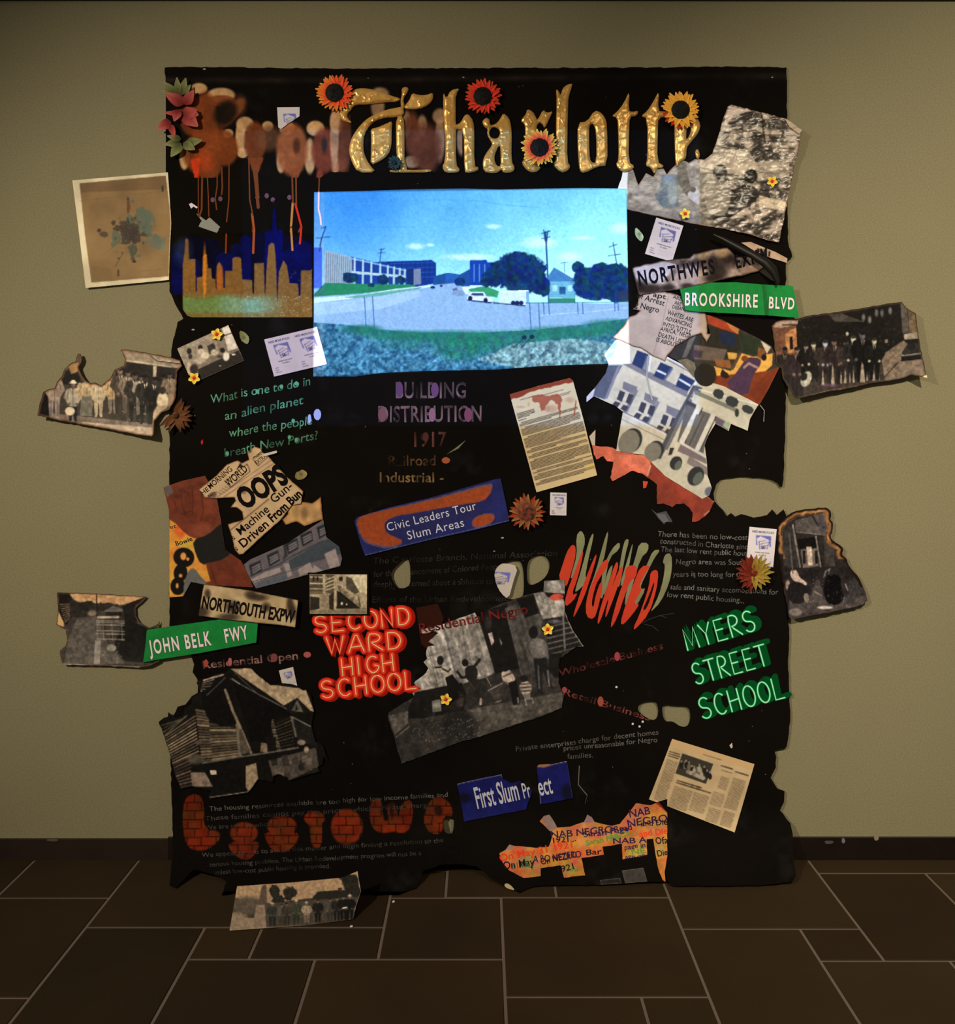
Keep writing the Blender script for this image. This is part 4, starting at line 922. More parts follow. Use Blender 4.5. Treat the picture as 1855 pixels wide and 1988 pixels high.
root = empty('artificial_lily', P(362, 215, .02)); z = ZM(300, 120, 4.6375)
PK = ((96, 24, 20), (150, 54, 46), (168, 84, 70)); GN = ((66, 64, 32), (104, 102, 54), (122, 118, 70))
for x, y, a, l, w, c in [(265, 380, 150, 200, 110, PK), (275, 385, 60, 150, 100, PK), (240, 470, 175, 160, 50, PK), (150, 540, 205, 140, 95, PK), (140, 560, 290, 130, 60, PK), (260, 480, 20, 130, 120, PK), (260, 470, 320, 170, 130, PK), (290, 450, 345, 110, 100, PK), (215, 430, 250, 110, 90, PK)]:
    leaf_mesh('petal', *z(x, y), a, l / 4.6, w / 4.6, *c, root, .014, .012, seed=int(x + a))
for x, y, a, l, w in [(200, 300, 135, 170, 80), (215, 300, 95, 160, 70), (240, 300, 75, 160, 80), (255, 290, 50, 110, 60), (170, 300, 160, 110, 60), (230, 720, 190, 140, 80), (235, 730, 235, 150, 100), (260, 730, 330, 120, 90), (290, 730, 10, 140, 80), (240, 700, 165, 130, 60)]:
    leaf_mesh('leaf', *z(x, y), a, l / 4.6, w / 4.6, *GN, root, .010, .014, seed=int(x + a))
tag(root, 'pink cloth lily with pale green leaves on the top left corner', 'flower')

def chip(x, y, pts, c, label):
    o = patch('dried_petal', smooth([(x + a, y + b) for a, b in pts], 1), lambda px, py: np.array(c)[None, :] * (.8 + .4 * fbm(px, py, 6, 4))[:, None] * (1 - .35 * np.exp(-((px - x) ** 2 + (py - y) ** 2) / 12))[:, None], lambda px, py: .004 + .00004 * ((px - x) ** 2), 1.6, kind='petal')
    return tag(rebase(o), label, 'petal', 'dried petals stuck on the hanging')
chip(1242, 455, [(-8, -14), (-2, -10), (8, 2), (8, 8), (4, 15), (-6, 6), (-9, -2)], (150, 156, 112), 'pale green dried petal beside the tilted flyer under the crumpled photo')
chip(474, 656, [(-10, -15), (2, -11), (11, 0), (8, 12), (2, 11), (-7, 4)], (116, 108, 62), 'olive dried petal right of the tilted photo of seated children')
chip(585, 921, [(-13, 6), (-10, -4), (-4, -6), (2, -10), (12, -4), (11, 4), (2, 10), (-6, 11)], (126, 108, 58), 'crinkled olive dried petal right of the hand-lettered front page')
# ================================================================ things stuck on the wall and the hanging
CREAM = (178, 150, 112); PAPER = (196, 184, 176)
def frame(p0, p1, p3):
    "unit square -> px: p0 top left, p1 top right, p3 bottom left"
    return lambda u, v: (p0[0] + (p1[0] - p0[0]) * u + (p3[0] - p0[0]) * v, p0[1] + (p1[1] - p0[1]) * u + (p3[1] - p0[1]) * v)
def bbox(pts, m=3):
    a = np.asarray(pts); return (*(a.min(0) - m), *(a.max(0) + m))
def cvs(out, base, f=None):
    x0, y0, x1, y1 = bbox(out); cv = Canvas(x0, y0, x1, y1, base); cv.f = f; return cv
def sheet(name, out, cv, label, cat, d=.004, step=2.0, kind='paper', thick=.0006, group=None, **k):
    if cat == 'photo': cv.a = np.clip(66 * (np.maximum(cv.a, 0) / 66) ** 1.22, 0, 235); lu = cv.a.mean(-1, keepdims=True) * np.array([1.07, 1.0, .90]); cv.a = cv.a * .62 + lu * .38
    return tag(rebase(patch(name, out, cv, d, step, kind=kind, thick=thick, **k)), label, cat, group)
def part(o, root):
    o.parent = root; o.location = tuple(-q for q in root.location); return o
def rule(cv, fr, u0, u1, v0, v1, n, wd, col, seed, al=.8, word=.035, ragged=.2):
    "rows of print too small to read"
    rs = random.Random(seed); f, cv.f = cv.f, None
    for i in range(n):
        v = v0 + (v1 - v0) * i / max(1, n - 1); u = u0; e = u1 - (rs.random() * ragged * (u1 - u0) if rs.random() < .4 else 0)
        while u < e:
            l = word * rs.uniform(.5, 1.6); cv.line([fr(u, v), fr(min(u + l, e), v)], wd, col, al * rs.uniform(.6, 1)); u += l + word * .35
    cv.f = f
def person(cv, x, y, h, coat, legs=None, skin=(70, 56, 44), shirt=None, hat=None, w=1.0, arms=True):
    "a figure in a printed photograph: x, y = feet; h = height (canvas units)"
    legs = legs or coat; u = h / 7.5; q = ((x * 7.13) % 1 - .5) * .5 * u; dk = tuple(.55 * c for c in coat); lt = tuple(min(255, 1.25 * c) for c in coat); g = random.Random(int(x * 3 + y)).uniform(.15, .6)
    for sd in (-1, 1):
        cv.poly(smooth([(x + sd * .9 * u * w, y - 3.9 * u), (x + sd * (.8 + g * .3) * u * w, y - 2 * u), (x + sd * (.55 + g * .4) * u * w, y - .2 * u), (x + sd * (.9 + g * .4) * u * w, y), (x + sd * .15 * u, y - .05 * u), (x + sd * .15 * u, y - 2 * u), (x - sd * .05 * u, y - 3.8 * u)], 1), legs)
        cv.line([(x + sd * .45 * u * w, y - 3.4 * u), (x + sd * (.5 + g * .2) * u * w, y - .4 * u)], .10 * u, tuple(.6 * c for c in legs), .7)
    cv.poly(smooth([(x - .4 * u, y - 6.45 * u), (x - 1.0 * u * w, y - 6.15 * u), (x - 1.15 * u * w, y - 5.2 * u), (x - 1.0 * u * w, y - 3.0 * u), (x, y - 2.85 * u), (x + 1.0 * u * w, y - 3.0 * u), (x + 1.15 * u * w, y - 5.2 * u), (x + 1.0 * u * w, y - 6.15 * u), (x + .4 * u, y - 6.45 * u)], 2), coat)
    for sd in (-1, 1):
        e = (x + sd * (1.3 + g * .3) * u * w, y - 4.7 * u); hd = (x + sd * (1.05 - g * 1.2) * u * w, y - 3.5 * u)
        cv.line([(x + sd * 1.0 * u * w, y - 6.0 * u), e, hd], .58 * u * w, coat); cv.line([(x + sd * .82 * u * w, y - 5.6 * u), (e[0] - sd * .3 * u, e[1])], .12 * u, dk, .8); cv.ell(hd[0], hd[1] + .1 * u, .24 * u, .24 * u, skin, soft=.4)
    cv.line([(x, y - 5.4 * u), (x + .05 * u, y - 3.0 * u)], .10 * u, dk, .8); cv.line([(x - .55 * u * w, y - 6.0 * u), (x - .7 * u * w, y - 4 * u)], .2 * u, lt, .5)
    if shirt: cv.poly([(x - .34 * u, y - 6.4 * u), (x, y - 5.1 * u), (x + .34 * u, y - 6.4 * u)], shirt); cv.line([(x, y - 6.3 * u), (x, y - 5.2 * u)], .16 * u, dk)
    cv.ell(x + q * .3, y - 6.5 * u, .26 * u, .36 * u, tuple(.8 * c for c in skin), soft=.3); cv.ell(x + q * .4, y - 7.02 * u, .44 * u, .58 * u, skin, soft=.25); cv.ell(x + q * .4 + .12 * u, y - 6.95 * u, .22 * u, .34 * u, tuple(min(255, 1.3 * c) for c in skin), al=.6, soft=.8)
    if hat: cv.ell(x + q * .4, y - 7.4 * u, .78 * u, .18 * u, hat, soft=.4); cv.ell(x + q * .4, y - 7.62 * u, .46 * u, .32 * u, hat, soft=.3)
    else: cv.ell(x + q * .4, y - 7.36 * u, .43 * u, .28 * u, tuple(.35 * c for c in skin), soft=.4)

# ---- map print with white border, far left
z = ZM(120, 320, 3.567)
out = z([(73, 108), (735, 52), (752, 300), (758, 400), (748, 600), (742, 797), (165, 853), (120, 480)])
cv = cvs(out, (206, 184, 142), z)
cv.poly([(123, 128), (720, 74), (748, 300), (755, 400), (745, 600), (742, 773), (205, 815), (160, 480)], (128, 98, 60)); cv.rough(.16, 40, 3)
cv.poly([(123, 128), (720, 74), (728, 170), (130, 190)], (88, 64, 40), .45); cv.line([(130, 250), (735, 180)], 3, (96, 74, 48), .6)
rule(cv, lambda u, v: z(150 + 520 * u, 150 + 60 * v - 50 * u), .2, .8, .2, .8, 4, .9, (84, 62, 40), 3, .5)
for i in range(26): a = R.random() * 6.28; r = R.uniform(150, 280); cv.line([(470, 480), (470 + r * math.cos(a), 480 + r * .95 * math.sin(a))], 2.2, (104, 80, 50), .4)
DKM = (62, 48, 38); TL = (84, 90, 70)
for x, y, a, b, c in [(480, 480, 75, 75, DKM), (450, 460, 40, 60, (76, 64, 54)), (520, 510, 40, 40, DKM), (470, 400, 30, 60, TL), (385, 440, 35, 22, DKM), (360, 400, 20, 20, DKM), (290, 480, 40, 22, (70, 58, 46)), (260, 455, 16, 18, DKM), (370, 500, 40, 50, TL), (355, 550, 20, 25, TL), (545, 330, 45, 42, TL),
                      (590, 370, 40, 36, TL), (590, 440, 50, 36, TL), (600, 480, 30, 26, TL), (660, 520, 40, 42, TL), (690, 570, 34, 26, (110, 112, 90)), (460, 290, 14, 50, (92, 56, 34)), (460, 235, 12, 14, DKM), (490, 250, 20, 14, TL), (485, 590, 22, 50, TL), (500, 660, 12, 14, DKM), (535, 630, 20, 14, TL), (505, 672, 16, 10, (30, 22, 18)), (395, 648, 9, 9, DKM), (420, 610, 7, 8, DKM)]:
    p = [(x + a * R.uniform(.55, 1.15) * math.cos(t), y + b * R.uniform(.55, 1.15) * math.sin(t)) for t in np.linspace(0, 6.28, 11)[:-1]]
    cv.poly(p, c, .85)
cv.bush(480, 470, 95, 90, (58, 48, 38), 4, al=.8, rag=1.6, sc=8); cv.bush(575, 390, 60, 80, (86, 92, 74), 7, al=.75, rag=1.6, sc=7); cv.bush(490, 590, 30, 60, (70, 66, 52), 9, al=.8, rag=1.4, sc=6); cv.bush(650, 540, 60, 40, (92, 96, 78), 12, al=.7, rag=1.6, sc=7)
cv.line([(425, 610), (370, 705)], 5, (84, 66, 36), .9); cv.speck(90, (96, 104, 88), 8, (.6, 1.4), .6, (225, 425, 275, 490)); cv.speck(60, (50, 38, 30), 9, (.6, 1.3), .7, (225, 425, 275, 490))
cv.poly([(205, 815), (215, 700), (340, 720), (350, 806)], (104, 80, 48), .35); cv.line([(530, 738), (690, 722)], 2, (92, 70, 44), .6); cv.poly([(690, 145), (705, 143), (707, 185), (692, 187)], (60, 46, 34)); cv.poly([(385, 725), (398, 724), (398, 770), (386, 772)], (70, 54, 38))
sheet('map_print', out, cv, 'white bordered sepia map print on the wall left of the painted skyline', 'map', .003, 1.7, thick=.0008)

# ---- torn, burnt group portrait, left
z = ZM(60, 620, 4.4167)
out = z([(105, 625), (150, 600), (205, 590), (225, 535), (265, 490), (285, 430), (330, 385), (385, 360), (402, 295), (425, 295), (442, 340), (435, 370), (410, 410), (440, 480), (470, 520), (515, 548), (545, 540), (605, 570), (650, 530), (690, 490), (720, 430), (800, 395), (808, 340), (780, 275), (768, 260), (830, 258),
         (1010, 290), (1200, 325), (1280, 350), (1300, 400), (1255, 450), (1250, 600), (1240, 680), (1190, 775), (1120, 800), (1060, 870), (1055, 985), (1040, 1008), (900, 990), (700, 950), (440, 905), (200, 858), (90, 830), (55, 825), (70, 750)])
out = jag(out, .7, 6, 3); cv = cvs(out, (66, 54, 42), z)
cv.poly([(760, 250), (1300, 340), (1300, 420), (1200, 410), (800, 360)], (132, 110, 82)); cv.poly([(800, 365), (1300, 430), (1300, 560), (740, 560), (720, 430)], (40, 32, 26)); cv.line([(800, 350), (1200, 408)], 12, (164, 144, 112)); cv.line([(1010, 295), (1080, 355), (1300, 385)], 8, (30, 24, 20)); cv.line([(1020, 300), (1090, 350), (1300, 372)], 5, (176, 160, 136))
cv.poly([(1050, 400), (1080, 400), (1070, 560), (1045, 560)], (148, 128, 98)); cv.poly([(280, 440), (400, 440), (440, 560), (260, 560)], (34, 27, 23)); cv.poly([(320, 390), (410, 370), (400, 450), (345, 470)], (150, 104, 48))
cv.poly([(60, 790), (1060, 900), (1055, 1010), (440, 905), (60, 830)], (112, 92, 72)); cv.poly([(440, 880), (1060, 930), (1055, 1005), (440, 905)], (158, 132, 104)); cv.poly([(70, 640), (140, 600), (160, 850), (60, 830)], (26, 20, 18))
person(cv, 200, 855, 400, (132, 108, 88), (124, 104, 90), (140, 110, 86)); person(cv, 360, 880, 340, (138, 122, 96), (36, 34, 44), (96, 72, 54), (170, 150, 120), (190, 170, 136)); cv.ell(335, 788, 42, 36, (176, 152, 112), soft=.1)
person(cv, 480, 830, 340, (158, 128, 84), (112, 100, 78), (150, 120, 84), w=1.3); cv.poly([(440, 660), (525, 660), (520, 830), (415, 830)], (104, 94, 74)); person(cv, 580, 840, 330, (162, 138, 100), (158, 134, 98), (160, 128, 90)); person(cv, 700, 810, 330, (160, 124, 76), (122, 106, 84), (120, 90, 64))
for x, y, h, c, s in [(770, 820, 400, (76, 60, 46), (112, 84, 64)), (830, 810, 370, (118, 98, 74), (98, 76, 58)), (890, 880, 420, (52, 44, 36), (78, 62, 48)), (945, 820, 340, (134, 118, 92), (90, 70, 54)), (985, 900, 420, (48, 42, 34), (56, 42, 34)), (1060, 900, 400, (36, 32, 26), (58, 46, 38)), (1140, 800, 320, (52, 44, 36), (60, 48, 38)), (1190, 780, 320, (116, 94, 70), (76, 60, 48))]:
    person(cv, x, y, h, c, tuple(.8 * q for q in c), s, (176, 158, 128))
cv.ell(1130, 700, 50, 75, (176, 150, 110), soft=.2); cv.ell(1130, 610, 28, 32, (54, 42, 34)); cv.poly([(1080, 740), (1170, 740), (1130, 790), (1060, 880), (1040, 930), (1050, 800)], (156, 128, 92)); cv.ell(1205, 700, 30, 70, (140, 112, 80))
cv.speck(40, (190, 175, 150), 4, (.6, 1.2), .7, (180, 775, 290, 825)); cv.rough(.22, 6, 4, 3); cv.burn(out, 1.6, (40, 20, 12), 5, (120, 72, 34))
def cD(px, py): return .003 + .020 * np.clip((160 - px) / 85, 0, 1) ** 2 + .030 * np.clip((py - 790) / 60, 0, 1) ** 2 * np.clip((px - 150) / 150, 0, 1) + .004 * fbm(px, py, 40, 6)
FLATW = lambda px, py: np.asarray(px) * 0 + .004
sheet('torn_photo', out, cv, 'torn scorched group portrait of standing men, curling off the wall at far left', 'photo', lambda px, py: .010 + cD(px, py), 1.7, 'gloss', base=FLATW)

# ---- tilted photo of seated children
z = ZM(300, 600, 4.882)
out = z([(215, 375), (700, 152), (850, 490), (415, 680), (325, 625)])
cv = cvs(out, (112, 96, 76), z)
cv.poly([(215, 375), (560, 215), (620, 400), (290, 560)], (132, 114, 90)); cv.poly([(640, 180), (700, 152), (790, 370), (700, 400)], (176, 158, 140)); cv.line([(655, 255), (740, 225)], 12, (80, 66, 54)); cv.poly([(415, 570), (800, 390), (850, 490), (415, 680)], (44, 35, 27)); cv.poly([(500, 350), (560, 320), (600, 420), (520, 430)], (52, 46, 38))
for x, y, a, b, c in [(330, 400, 22, 30, (40, 32, 26)), (340, 450, 20, 24, (60, 46, 36)), (435, 365, 22, 26, (36, 28, 24)), (440, 400, 30, 26, (150, 132, 106)), (480, 440, 40, 34, (172, 152, 122)), (430, 490, 50, 30, (150, 130, 104)), (560, 360, 18, 22, (48, 38, 30)), (570, 410, 36, 30, (158, 138, 108)), (645, 390, 24, 24, (30, 24, 20)), (680, 450, 30, 42, (190, 176, 150)), (330, 560, 24, 60, (166, 140, 106)), (375, 570, 40, 46, (48, 38, 30)), (620, 450, 30, 14, (70, 56, 44)), (750, 430, 18, 8, (190, 180, 170)), (622, 538, 12, 5, (150, 140, 120))]: cv.ell(x, y, a, b, c, soft=.4)
cv.rough(.2, 5, 4, 3)
sheet('small_photo', out, cv, 'small tilted photo of seated children near the left edge, flowers on two corners', 'photo', .004, 1.6, 'gloss')

# ---- charity flyers
def flyer(p0, p1, p3, label, cut=None, double=False, d=.005, tone=PAPER, group='printed food flyers', e=EL):
    fr = frame(p0, p1, p3); quad = [fr(0, 0), fr(1, 0), fr(1, 1), fr(0, 1)]; out = cut or quad
    cv = cvs(out, tone); cv.rough(.05, 30, 4); fs = [fr] if not double else [lambda u, v: fr(u * .5, v), lambda u, v: fr(.5 + u * .5, v)]
    q = math.hypot(p3[0] - p0[0], p3[1] - p0[1]); BL = (92, 92, 156)
    for f in fs:
        cv.poly([f(.26, .20), f(.82, .20), f(.85, .48), f(.30, .46)], BL); cv.poly([f(.30, .28), f(.45, .22), f(.75, .30), f(.80, .46), f(.66, .58), f(.40, .54), f(.34, .42)], tone)
        for a, b in [((.38, .38), (.62, .32)), ((.42, .44), (.74, .36)), ((.42, .50), (.76, .44)), ((.44, .56), (.72, .52)), ((.40, .36), (.44, .56)), ((.76, .36), (.72, .54)), ((.5, .46), (.66, .50))]: cv.line([f(*a), f(*b)], q * .014, (62, 62, 120), .9)
        cv.line([f(.50, .50), f(.54, .54), f(.58, .50), f(.62, .54)], q * .02, (30, 30, 80))
        rule(cv, f, .44, .94, .80, .90, 3, max(.8, q * .008), (150, 142, 160), 5, .7, .08)
        for v in (.80, .86, .92): cv.line([f(.12, v), f(.24 if v < .9 else .32, v)], max(.9, q * .012), (40, 34, 60), .9)
    o = patch('flyer', out, cv, d, 1.4 if q > 60 else 1.1, kind='paper', e=e)
    rebase(o); ink = Ink(d + .0006)
    if not cut or q > 45:
        for f in fs:
            if cut: continue
            ink = Ink(d + .0006, e=e)
            ux = np.array(f(.01, 0)) - np.array(f(0, 0))
            ink.text('NEED MORE FOOD?', f(.12, .135), f(.92, .135), q * .055, (44, 40, 76), bold=.01); part(ink.build('lettering', None), o); ink = Ink(d + .0006, e=e)
            ink.text('WHERE AND HOW', f(.28, .665), f(.82, .665), q * .034, (50, 44, 70), bold=.006); ink.text('TO APPLY', f(.42, .73), f(.70, .73), q * .034, (50, 44, 70), bold=.006); part(ink.build('lettering', None), o)
    return tag(o, label, 'flyer', group)
flyer(ZM(300, 600, 4.882)(1040, 288), ZM(300, 600, 4.882)(1540, 170), ZM(300, 600, 4.882)(1135, 640), 'double width food flyer at the lower left corner of the bright picture', double=True, d=.0075, tone=(182, 168, 190), e=ES)
z = ZM(1200, 420, 4.8816)
flyer(z(365, 12), z(622, 88), z(258, 355), 'tilted white flyer between bright picture and crumpled photo', tone=(194, 184, 198), e=ES)
flyer((1069, 956), (1101, 957), (1068, 1000), 'smallest white flyer, below the typed letter beside the rusty flower', tone=(190, 176, 164))
z = ZM(1260, 960, 4.0326)
flyer(z(790, 253), z(1003, 272), z(762, 550), 'white flyer over the chalk writing next to the burnt porch photo', tone=(198, 182, 172), d=.004)
z = ZM(300, 120, 4.6375)
flyer(z(1105, 410), z(1308, 408), z(1112, 700), 'torn white flyer at the top, above the sprayed letters', [z(1105, 410), z(1308, 408), z(1306, 490), z(1200, 560), z(1140, 605), z(1115, 590)], tone=(186, 172, 160))
z = ZM(290, 1240, 5.013)
flyer(z(1262, 310), z(1400, 275), z(1300, 480), 'tiny torn flyer above the ruined wooden house picture', [z(1262, 310), z(1400, 275), z(1440, 458), z(1380, 440), z(1292, 432)], tone=(186, 168, 150))
z = ZM(730, 1070, 4.314)
flyer(z(925, 110), z(1195, 125), z(840, 400), 'half round flyer in the burnt hole left of the brushed red word', smooth(z([(1075, 97), (1195, 126), (1150, 260), (1112, 405), (1050, 355), (1010, 280), (993, 210), (1000, 160), (1030, 120)]), 1), tone=(178, 160, 140), d=.003)

# ---- big crumpled photo, top right
z = ZM(1180, 180, 4.4167)
out = z([(1030, 118), (1060, 100), (1200, 135), (1390, 185), (1520, 220), (1565, 250), (1670, 320), (1655, 365), (1640, 500), (1610, 580), (1570, 800), (1520, 1050), (1470, 1285), (1380, 1270), (1200, 1210), (900, 1150), (780, 1130), (340, 1040), (170, 1000), (70, 965), (90, 820), (115, 750), (130, 680), (175, 665),
         (220, 660), (245, 740), (265, 790), (300, 740), (330, 690), (395, 720), (420, 660), (480, 650), (510, 700), (560, 640), (640, 575), (700, 600), (750, 570), (830, 575), (900, 520), (940, 400), (975, 280)])
out = jag(out, .8, 8, 5); cv = cvs(out, (122, 104, 84), z)
def ph(X, Y):
    n = fbm(X, Y * 1.6, 16, 4, 4); m = fbm(X * .8 + Y * .5, Y, 30, 9, 3)
    t = np.clip((n - .42) * 4 + (m - .5) * 2, 0, 1)[..., None]
    return np.array([58, 46, 36]) * (1 - t) + np.array([150, 130, 106]) * t
cv.poly([(900, 90), (1700, 90), (1700, 1300), (780, 1300), (700, 600)], ph)
cv.poly([(1020, 110), (1240, 150), (1080, 200), (1000, 300)], (168, 144, 122)); cv.poly([(920, 490), (1200, 480), (1300, 640), (1200, 700), (820, 680), (750, 600)], (158, 138, 112), .85); cv.poly([(1100, 620), (1560, 560), (1560, 720), (1300, 760), (1050, 700)], (166, 146, 116), .6)
cv.line([(780, 640), (1200, 730)], 14, (92, 76, 60), .8); cv.line([(1000, 690), (1180, 760)], 20, (80, 64, 50), .8); cv.line([(980, 1110), (1160, 1000)], 10, (60, 46, 36)); cv.poly([(1040, 960), (1160, 1000), (980, 1110), (900, 1080)], (36, 28, 24))
cv.poly([(1300, 880), (1540, 940), (1520, 1010), (1300, 980)], (176, 152, 116), .8); cv.poly([(1040, 870), (1300, 850), (1220, 980), (1060, 1010)], (50, 40, 34), .9)
cv.ell(965, 690, 60, 74, (20, 16, 14), rot=.2, soft=.15); cv.poly(smooth([(870, 730), (1030, 750), (1070, 800), (1040, 1030), (930, 1065), (840, 1000), (830, 830)], 2), (112, 98, 80)); cv.ell(1230, 715, 56, 62, (24, 19, 16), soft=.2); cv.poly(smooth([(1100, 800), (1260, 790), (1310, 860), (1250, 960), (1080, 960), (1050, 880)], 2), (44, 36, 30)); cv.ell(1180, 845, 80, 30, (76, 62, 50), al=.7)
cv.poly([(60, 640), (790, 560), (800, 1150), (60, 980)], lambda X, Y: np.stack([112 + 110 * (fbm(X, Y * 2, 12, 7) - .5), 98 + 100 * (fbm(X, Y * 2, 12, 7) - .5), 82 + 84 * (fbm(X, Y * 2, 12, 7) - .5)], -1))
for y in range(690, 790, 18): cv.line([(120, y), (420, y + 22)], 7, (50, 42, 36), .6)
cv.poly([(470, 700), (600, 700), (610, 960), (560, 990), (480, 990), (440, 940), (420, 870), (450, 800)], (36, 76, 88)); cv.ell(450, 880, 42, 48, (28, 66, 90), soft=.25); cv.ell(560, 860, 46, 110, (100, 108, 100), soft=.4); cv.ell(520, 740, 40, 30, (30, 88, 120), soft=.6)
cv.poly([(600, 590), (670, 590), (680, 660), (720, 840), (680, 890), (600, 760)], (48, 40, 36)); cv.ell(640, 620, 34, 40, (30, 26, 24), soft=.2); cv.poly([(690, 860), (760, 800), (800, 870), (780, 960), (720, 920)], (140, 132, 124)); cv.ell(735, 830, 24, 24, (28, 24, 24)); cv.ell(250, 800, 90, 50, (134, 120, 100), al=.7, soft=.8)
cv.poly([(60, 960), (800, 1060), (800, 1150), (60, 1000)], (72, 68, 72), .6)
for y, a in [(200, 60), (270, 80), (330, 90), (385, 70), (440, 60), (470, 80)]: cv.line([(1080, y + 20), (1180 + a, y - 10), (1330, y + 30), (1600, y + 40)], 10, (48, 36, 28), .55)
cv.line([(1320, 180), (1350, 420)], 16, (40, 30, 24), .8); cv.line([(1410, 190), (1400, 270)], 10, (40, 30, 24), .8); cv.ell(1230, 190, 80, 20, (46, 36, 28), al=.7)
cv.rough(.16, 7, 4, 3); cv.burn(out, 1.5, (70, 40, 28), 4, (120, 84, 60)); cv.poly([(60, 640), (175, 665), (160, 1010), (60, 980)], (190, 188, 190), .9)  # last polygon: left edge lit by the projector, painted near white
def crD(px, py):
    a = np.clip((px - 1360) / 100, 0, 1); w = np.abs(fbm(px * .9 + py * .25, py * 1.5, 26, 12, 3) - .5)
    return .0012 + a * (.004 + .016 * w + .010 * fbm(px, py, 60, 3)) + .026 * np.clip((px - 1500) / 55, 0, 1) ** 2 * np.clip((340 - py) / 110, 0, 1) + .001 * fbm(px, py, 20, 4)
o = sheet('crumpled_photo', out, cv, 'large crumpled glossy photo with two seen from behind, torn below the last gilded letters', 'photo', crD, 1.7, 'crumple')
out = z([(1520, 218), (1565, 245), (1672, 322), (1645, 352), (1560, 290)])
part(patch('folded_corner', out, (172, 148, 118), lambda px, py: crD(px, py) + .006, 2.2, kind='paper'), o)

# ---- scorched expressway strip and its green sign
z = ZM(1200, 420, 4.8816)
def scorch(X, Y):
    n = fbm(X, Y, 34, 21, 4); t = np.clip((n - .30) * 5, 0, 1)[..., None]; m = np.clip((fbm(X, Y, 20, 5) - .35) * 3, 0, 1)[..., None]
    c = np.array([52, 38, 30]) * (1 - t) + (np.array([150, 124, 106]) * (1 - m) + np.array([184, 160, 140]) * m) * t
    return c
out = jag(z([(135, 490), (160, 475), (420, 420), (680, 390), (720, 352), (980, 300), (1040, 295), (1080, 330), (1120, 380), (1250, 370), (1330, 400), (1420, 440), (1405, 470), (1340, 520), (1200, 560), (1000, 600), (880, 630), (700, 670), (560, 700), (440, 715), (240, 745), (215, 760), (190, 730), (170, 640), (150, 560)]), .8, 6, 2)
cv = cvs(out, (150, 130, 116), z); cv.poly([(100, 280), (1440, 280), (1440, 780), (100, 780)], scorch)
cv.poly([(130, 480), (420, 420), (560, 460), (420, 620), (180, 640)], (176, 160, 156), .9)
for x, y, a, b in [(900, 440, 70, 90), (960, 520, 90, 90), (1040, 400, 70, 60), (300, 690, 150, 50), (200, 660, 60, 60), (480, 680, 60, 40), (900, 590, 80, 50), (660, 660, 60, 26)]: cv.ell(x, y, a, b, (30, 20, 16), al=.9, soft=.9)
cv.ell(800, 360, 60, 40, (166, 140, 96), al=.6, soft=.9); cv.ell(990, 350, 60, 40, (150, 116, 72), al=.7, soft=.8); cv.ell(1260, 500, 110, 50, (150, 116, 92), al=.8, soft=.8); cv.rough(.15, 6, 4); cv.burn(out, 1.8, (24, 14, 10), 4, (80, 56, 40))
dN = lambda px, py: .008 + .012 * np.exp(-((px - 1412) ** 2) / 500) + .004 * fbm(px, py, 30, 8)
nw = sheet('scorched_street_sign', out, cv, 'scorched pale paper street sign with big black capitals above the right green sign', 'sign', dN, 1.7, 'paper')
ink = Ink(lambda px, py: dN(px, py) + .0007)
for t, a, b, h in [('NORTHWES', (205, 655), (925, 540), 28), ('EXPW', (1130, 492), (1445, 410), 25)]:
    ink = Ink(lambda px, py: dN(px, py) + .0007); ink.text(t, z(*a), z(*b), h, (18, 16, 20), bold=.03, space=1.25); part(ink.build('lettering', None), nw)
out = z([(1170, 250), (1260, 242), (1400, 300), (1500, 340), (1610, 400), (1600, 440), (1440, 390), (1300, 330)])
cv = cvs(out, (168, 134, 104), z); cv.rough(.15, 10, 3); cv.poly([(1320, 300), (1350, 310), (1340, 350), (1315, 345)], (24, 18, 16)); cv.poly([(1380, 310), (1400, 315), (1400, 370), (1385, 360)], (24, 18, 16)); cv.poly([(1430, 330), (1450, 335), (1440, 385), (1425, 380)], (24, 18, 16))
sheet('paper_scrap', out, cv, 'torn pale strip with letter ends, under the crumpled photo', 'paper scrap', .006, 1.8)
def roll():
    z = ZM(1200, 420, 4.8816); ps = [z(*p) for p in [(905, 170), (1000, 215), (1120, 280), (1270, 360), (1400, 440), (1480, 520), (1525, 640)]]; ws = [2, 5, 7, 9, 11, 12, 6]
    v = []; n = 10
    for (x, y), w in zip(ps, ws):
        for k in range(n + 1):
            a = math.pi * k / n; v.append(P(x + .45 * w * math.cos(a), y - .8 * w * math.cos(a) * .9, float(hang(x, y)) + .034 + .022 * math.sin(a) * w / 20))
    f = [(i * (n + 1) + k, i * (n + 1) + k + 1, (i + 1) * (n + 1) + k + 1, (i + 1) * (n + 1) + k) for i in range(len(ps) - 1) for k in range(n)]
    o = obj('curled_strip', v, f, plain('black_glossy_paper', (18, 14, 11), .4, .3), smooth=True)
    return tag(rebase(o), 'rolled black paper strip curling over the scorched street sign', 'paper strip')
roll()
out = z([(1340, 520), (1420, 450), (1470, 480), (1520, 560), (1530, 635), (1450, 600)])
sheet('paper_scrap', out, (64, 58, 44), 'dark grey curved paper flap at the end of the rolled strip', 'paper scrap', .007, 2.4)

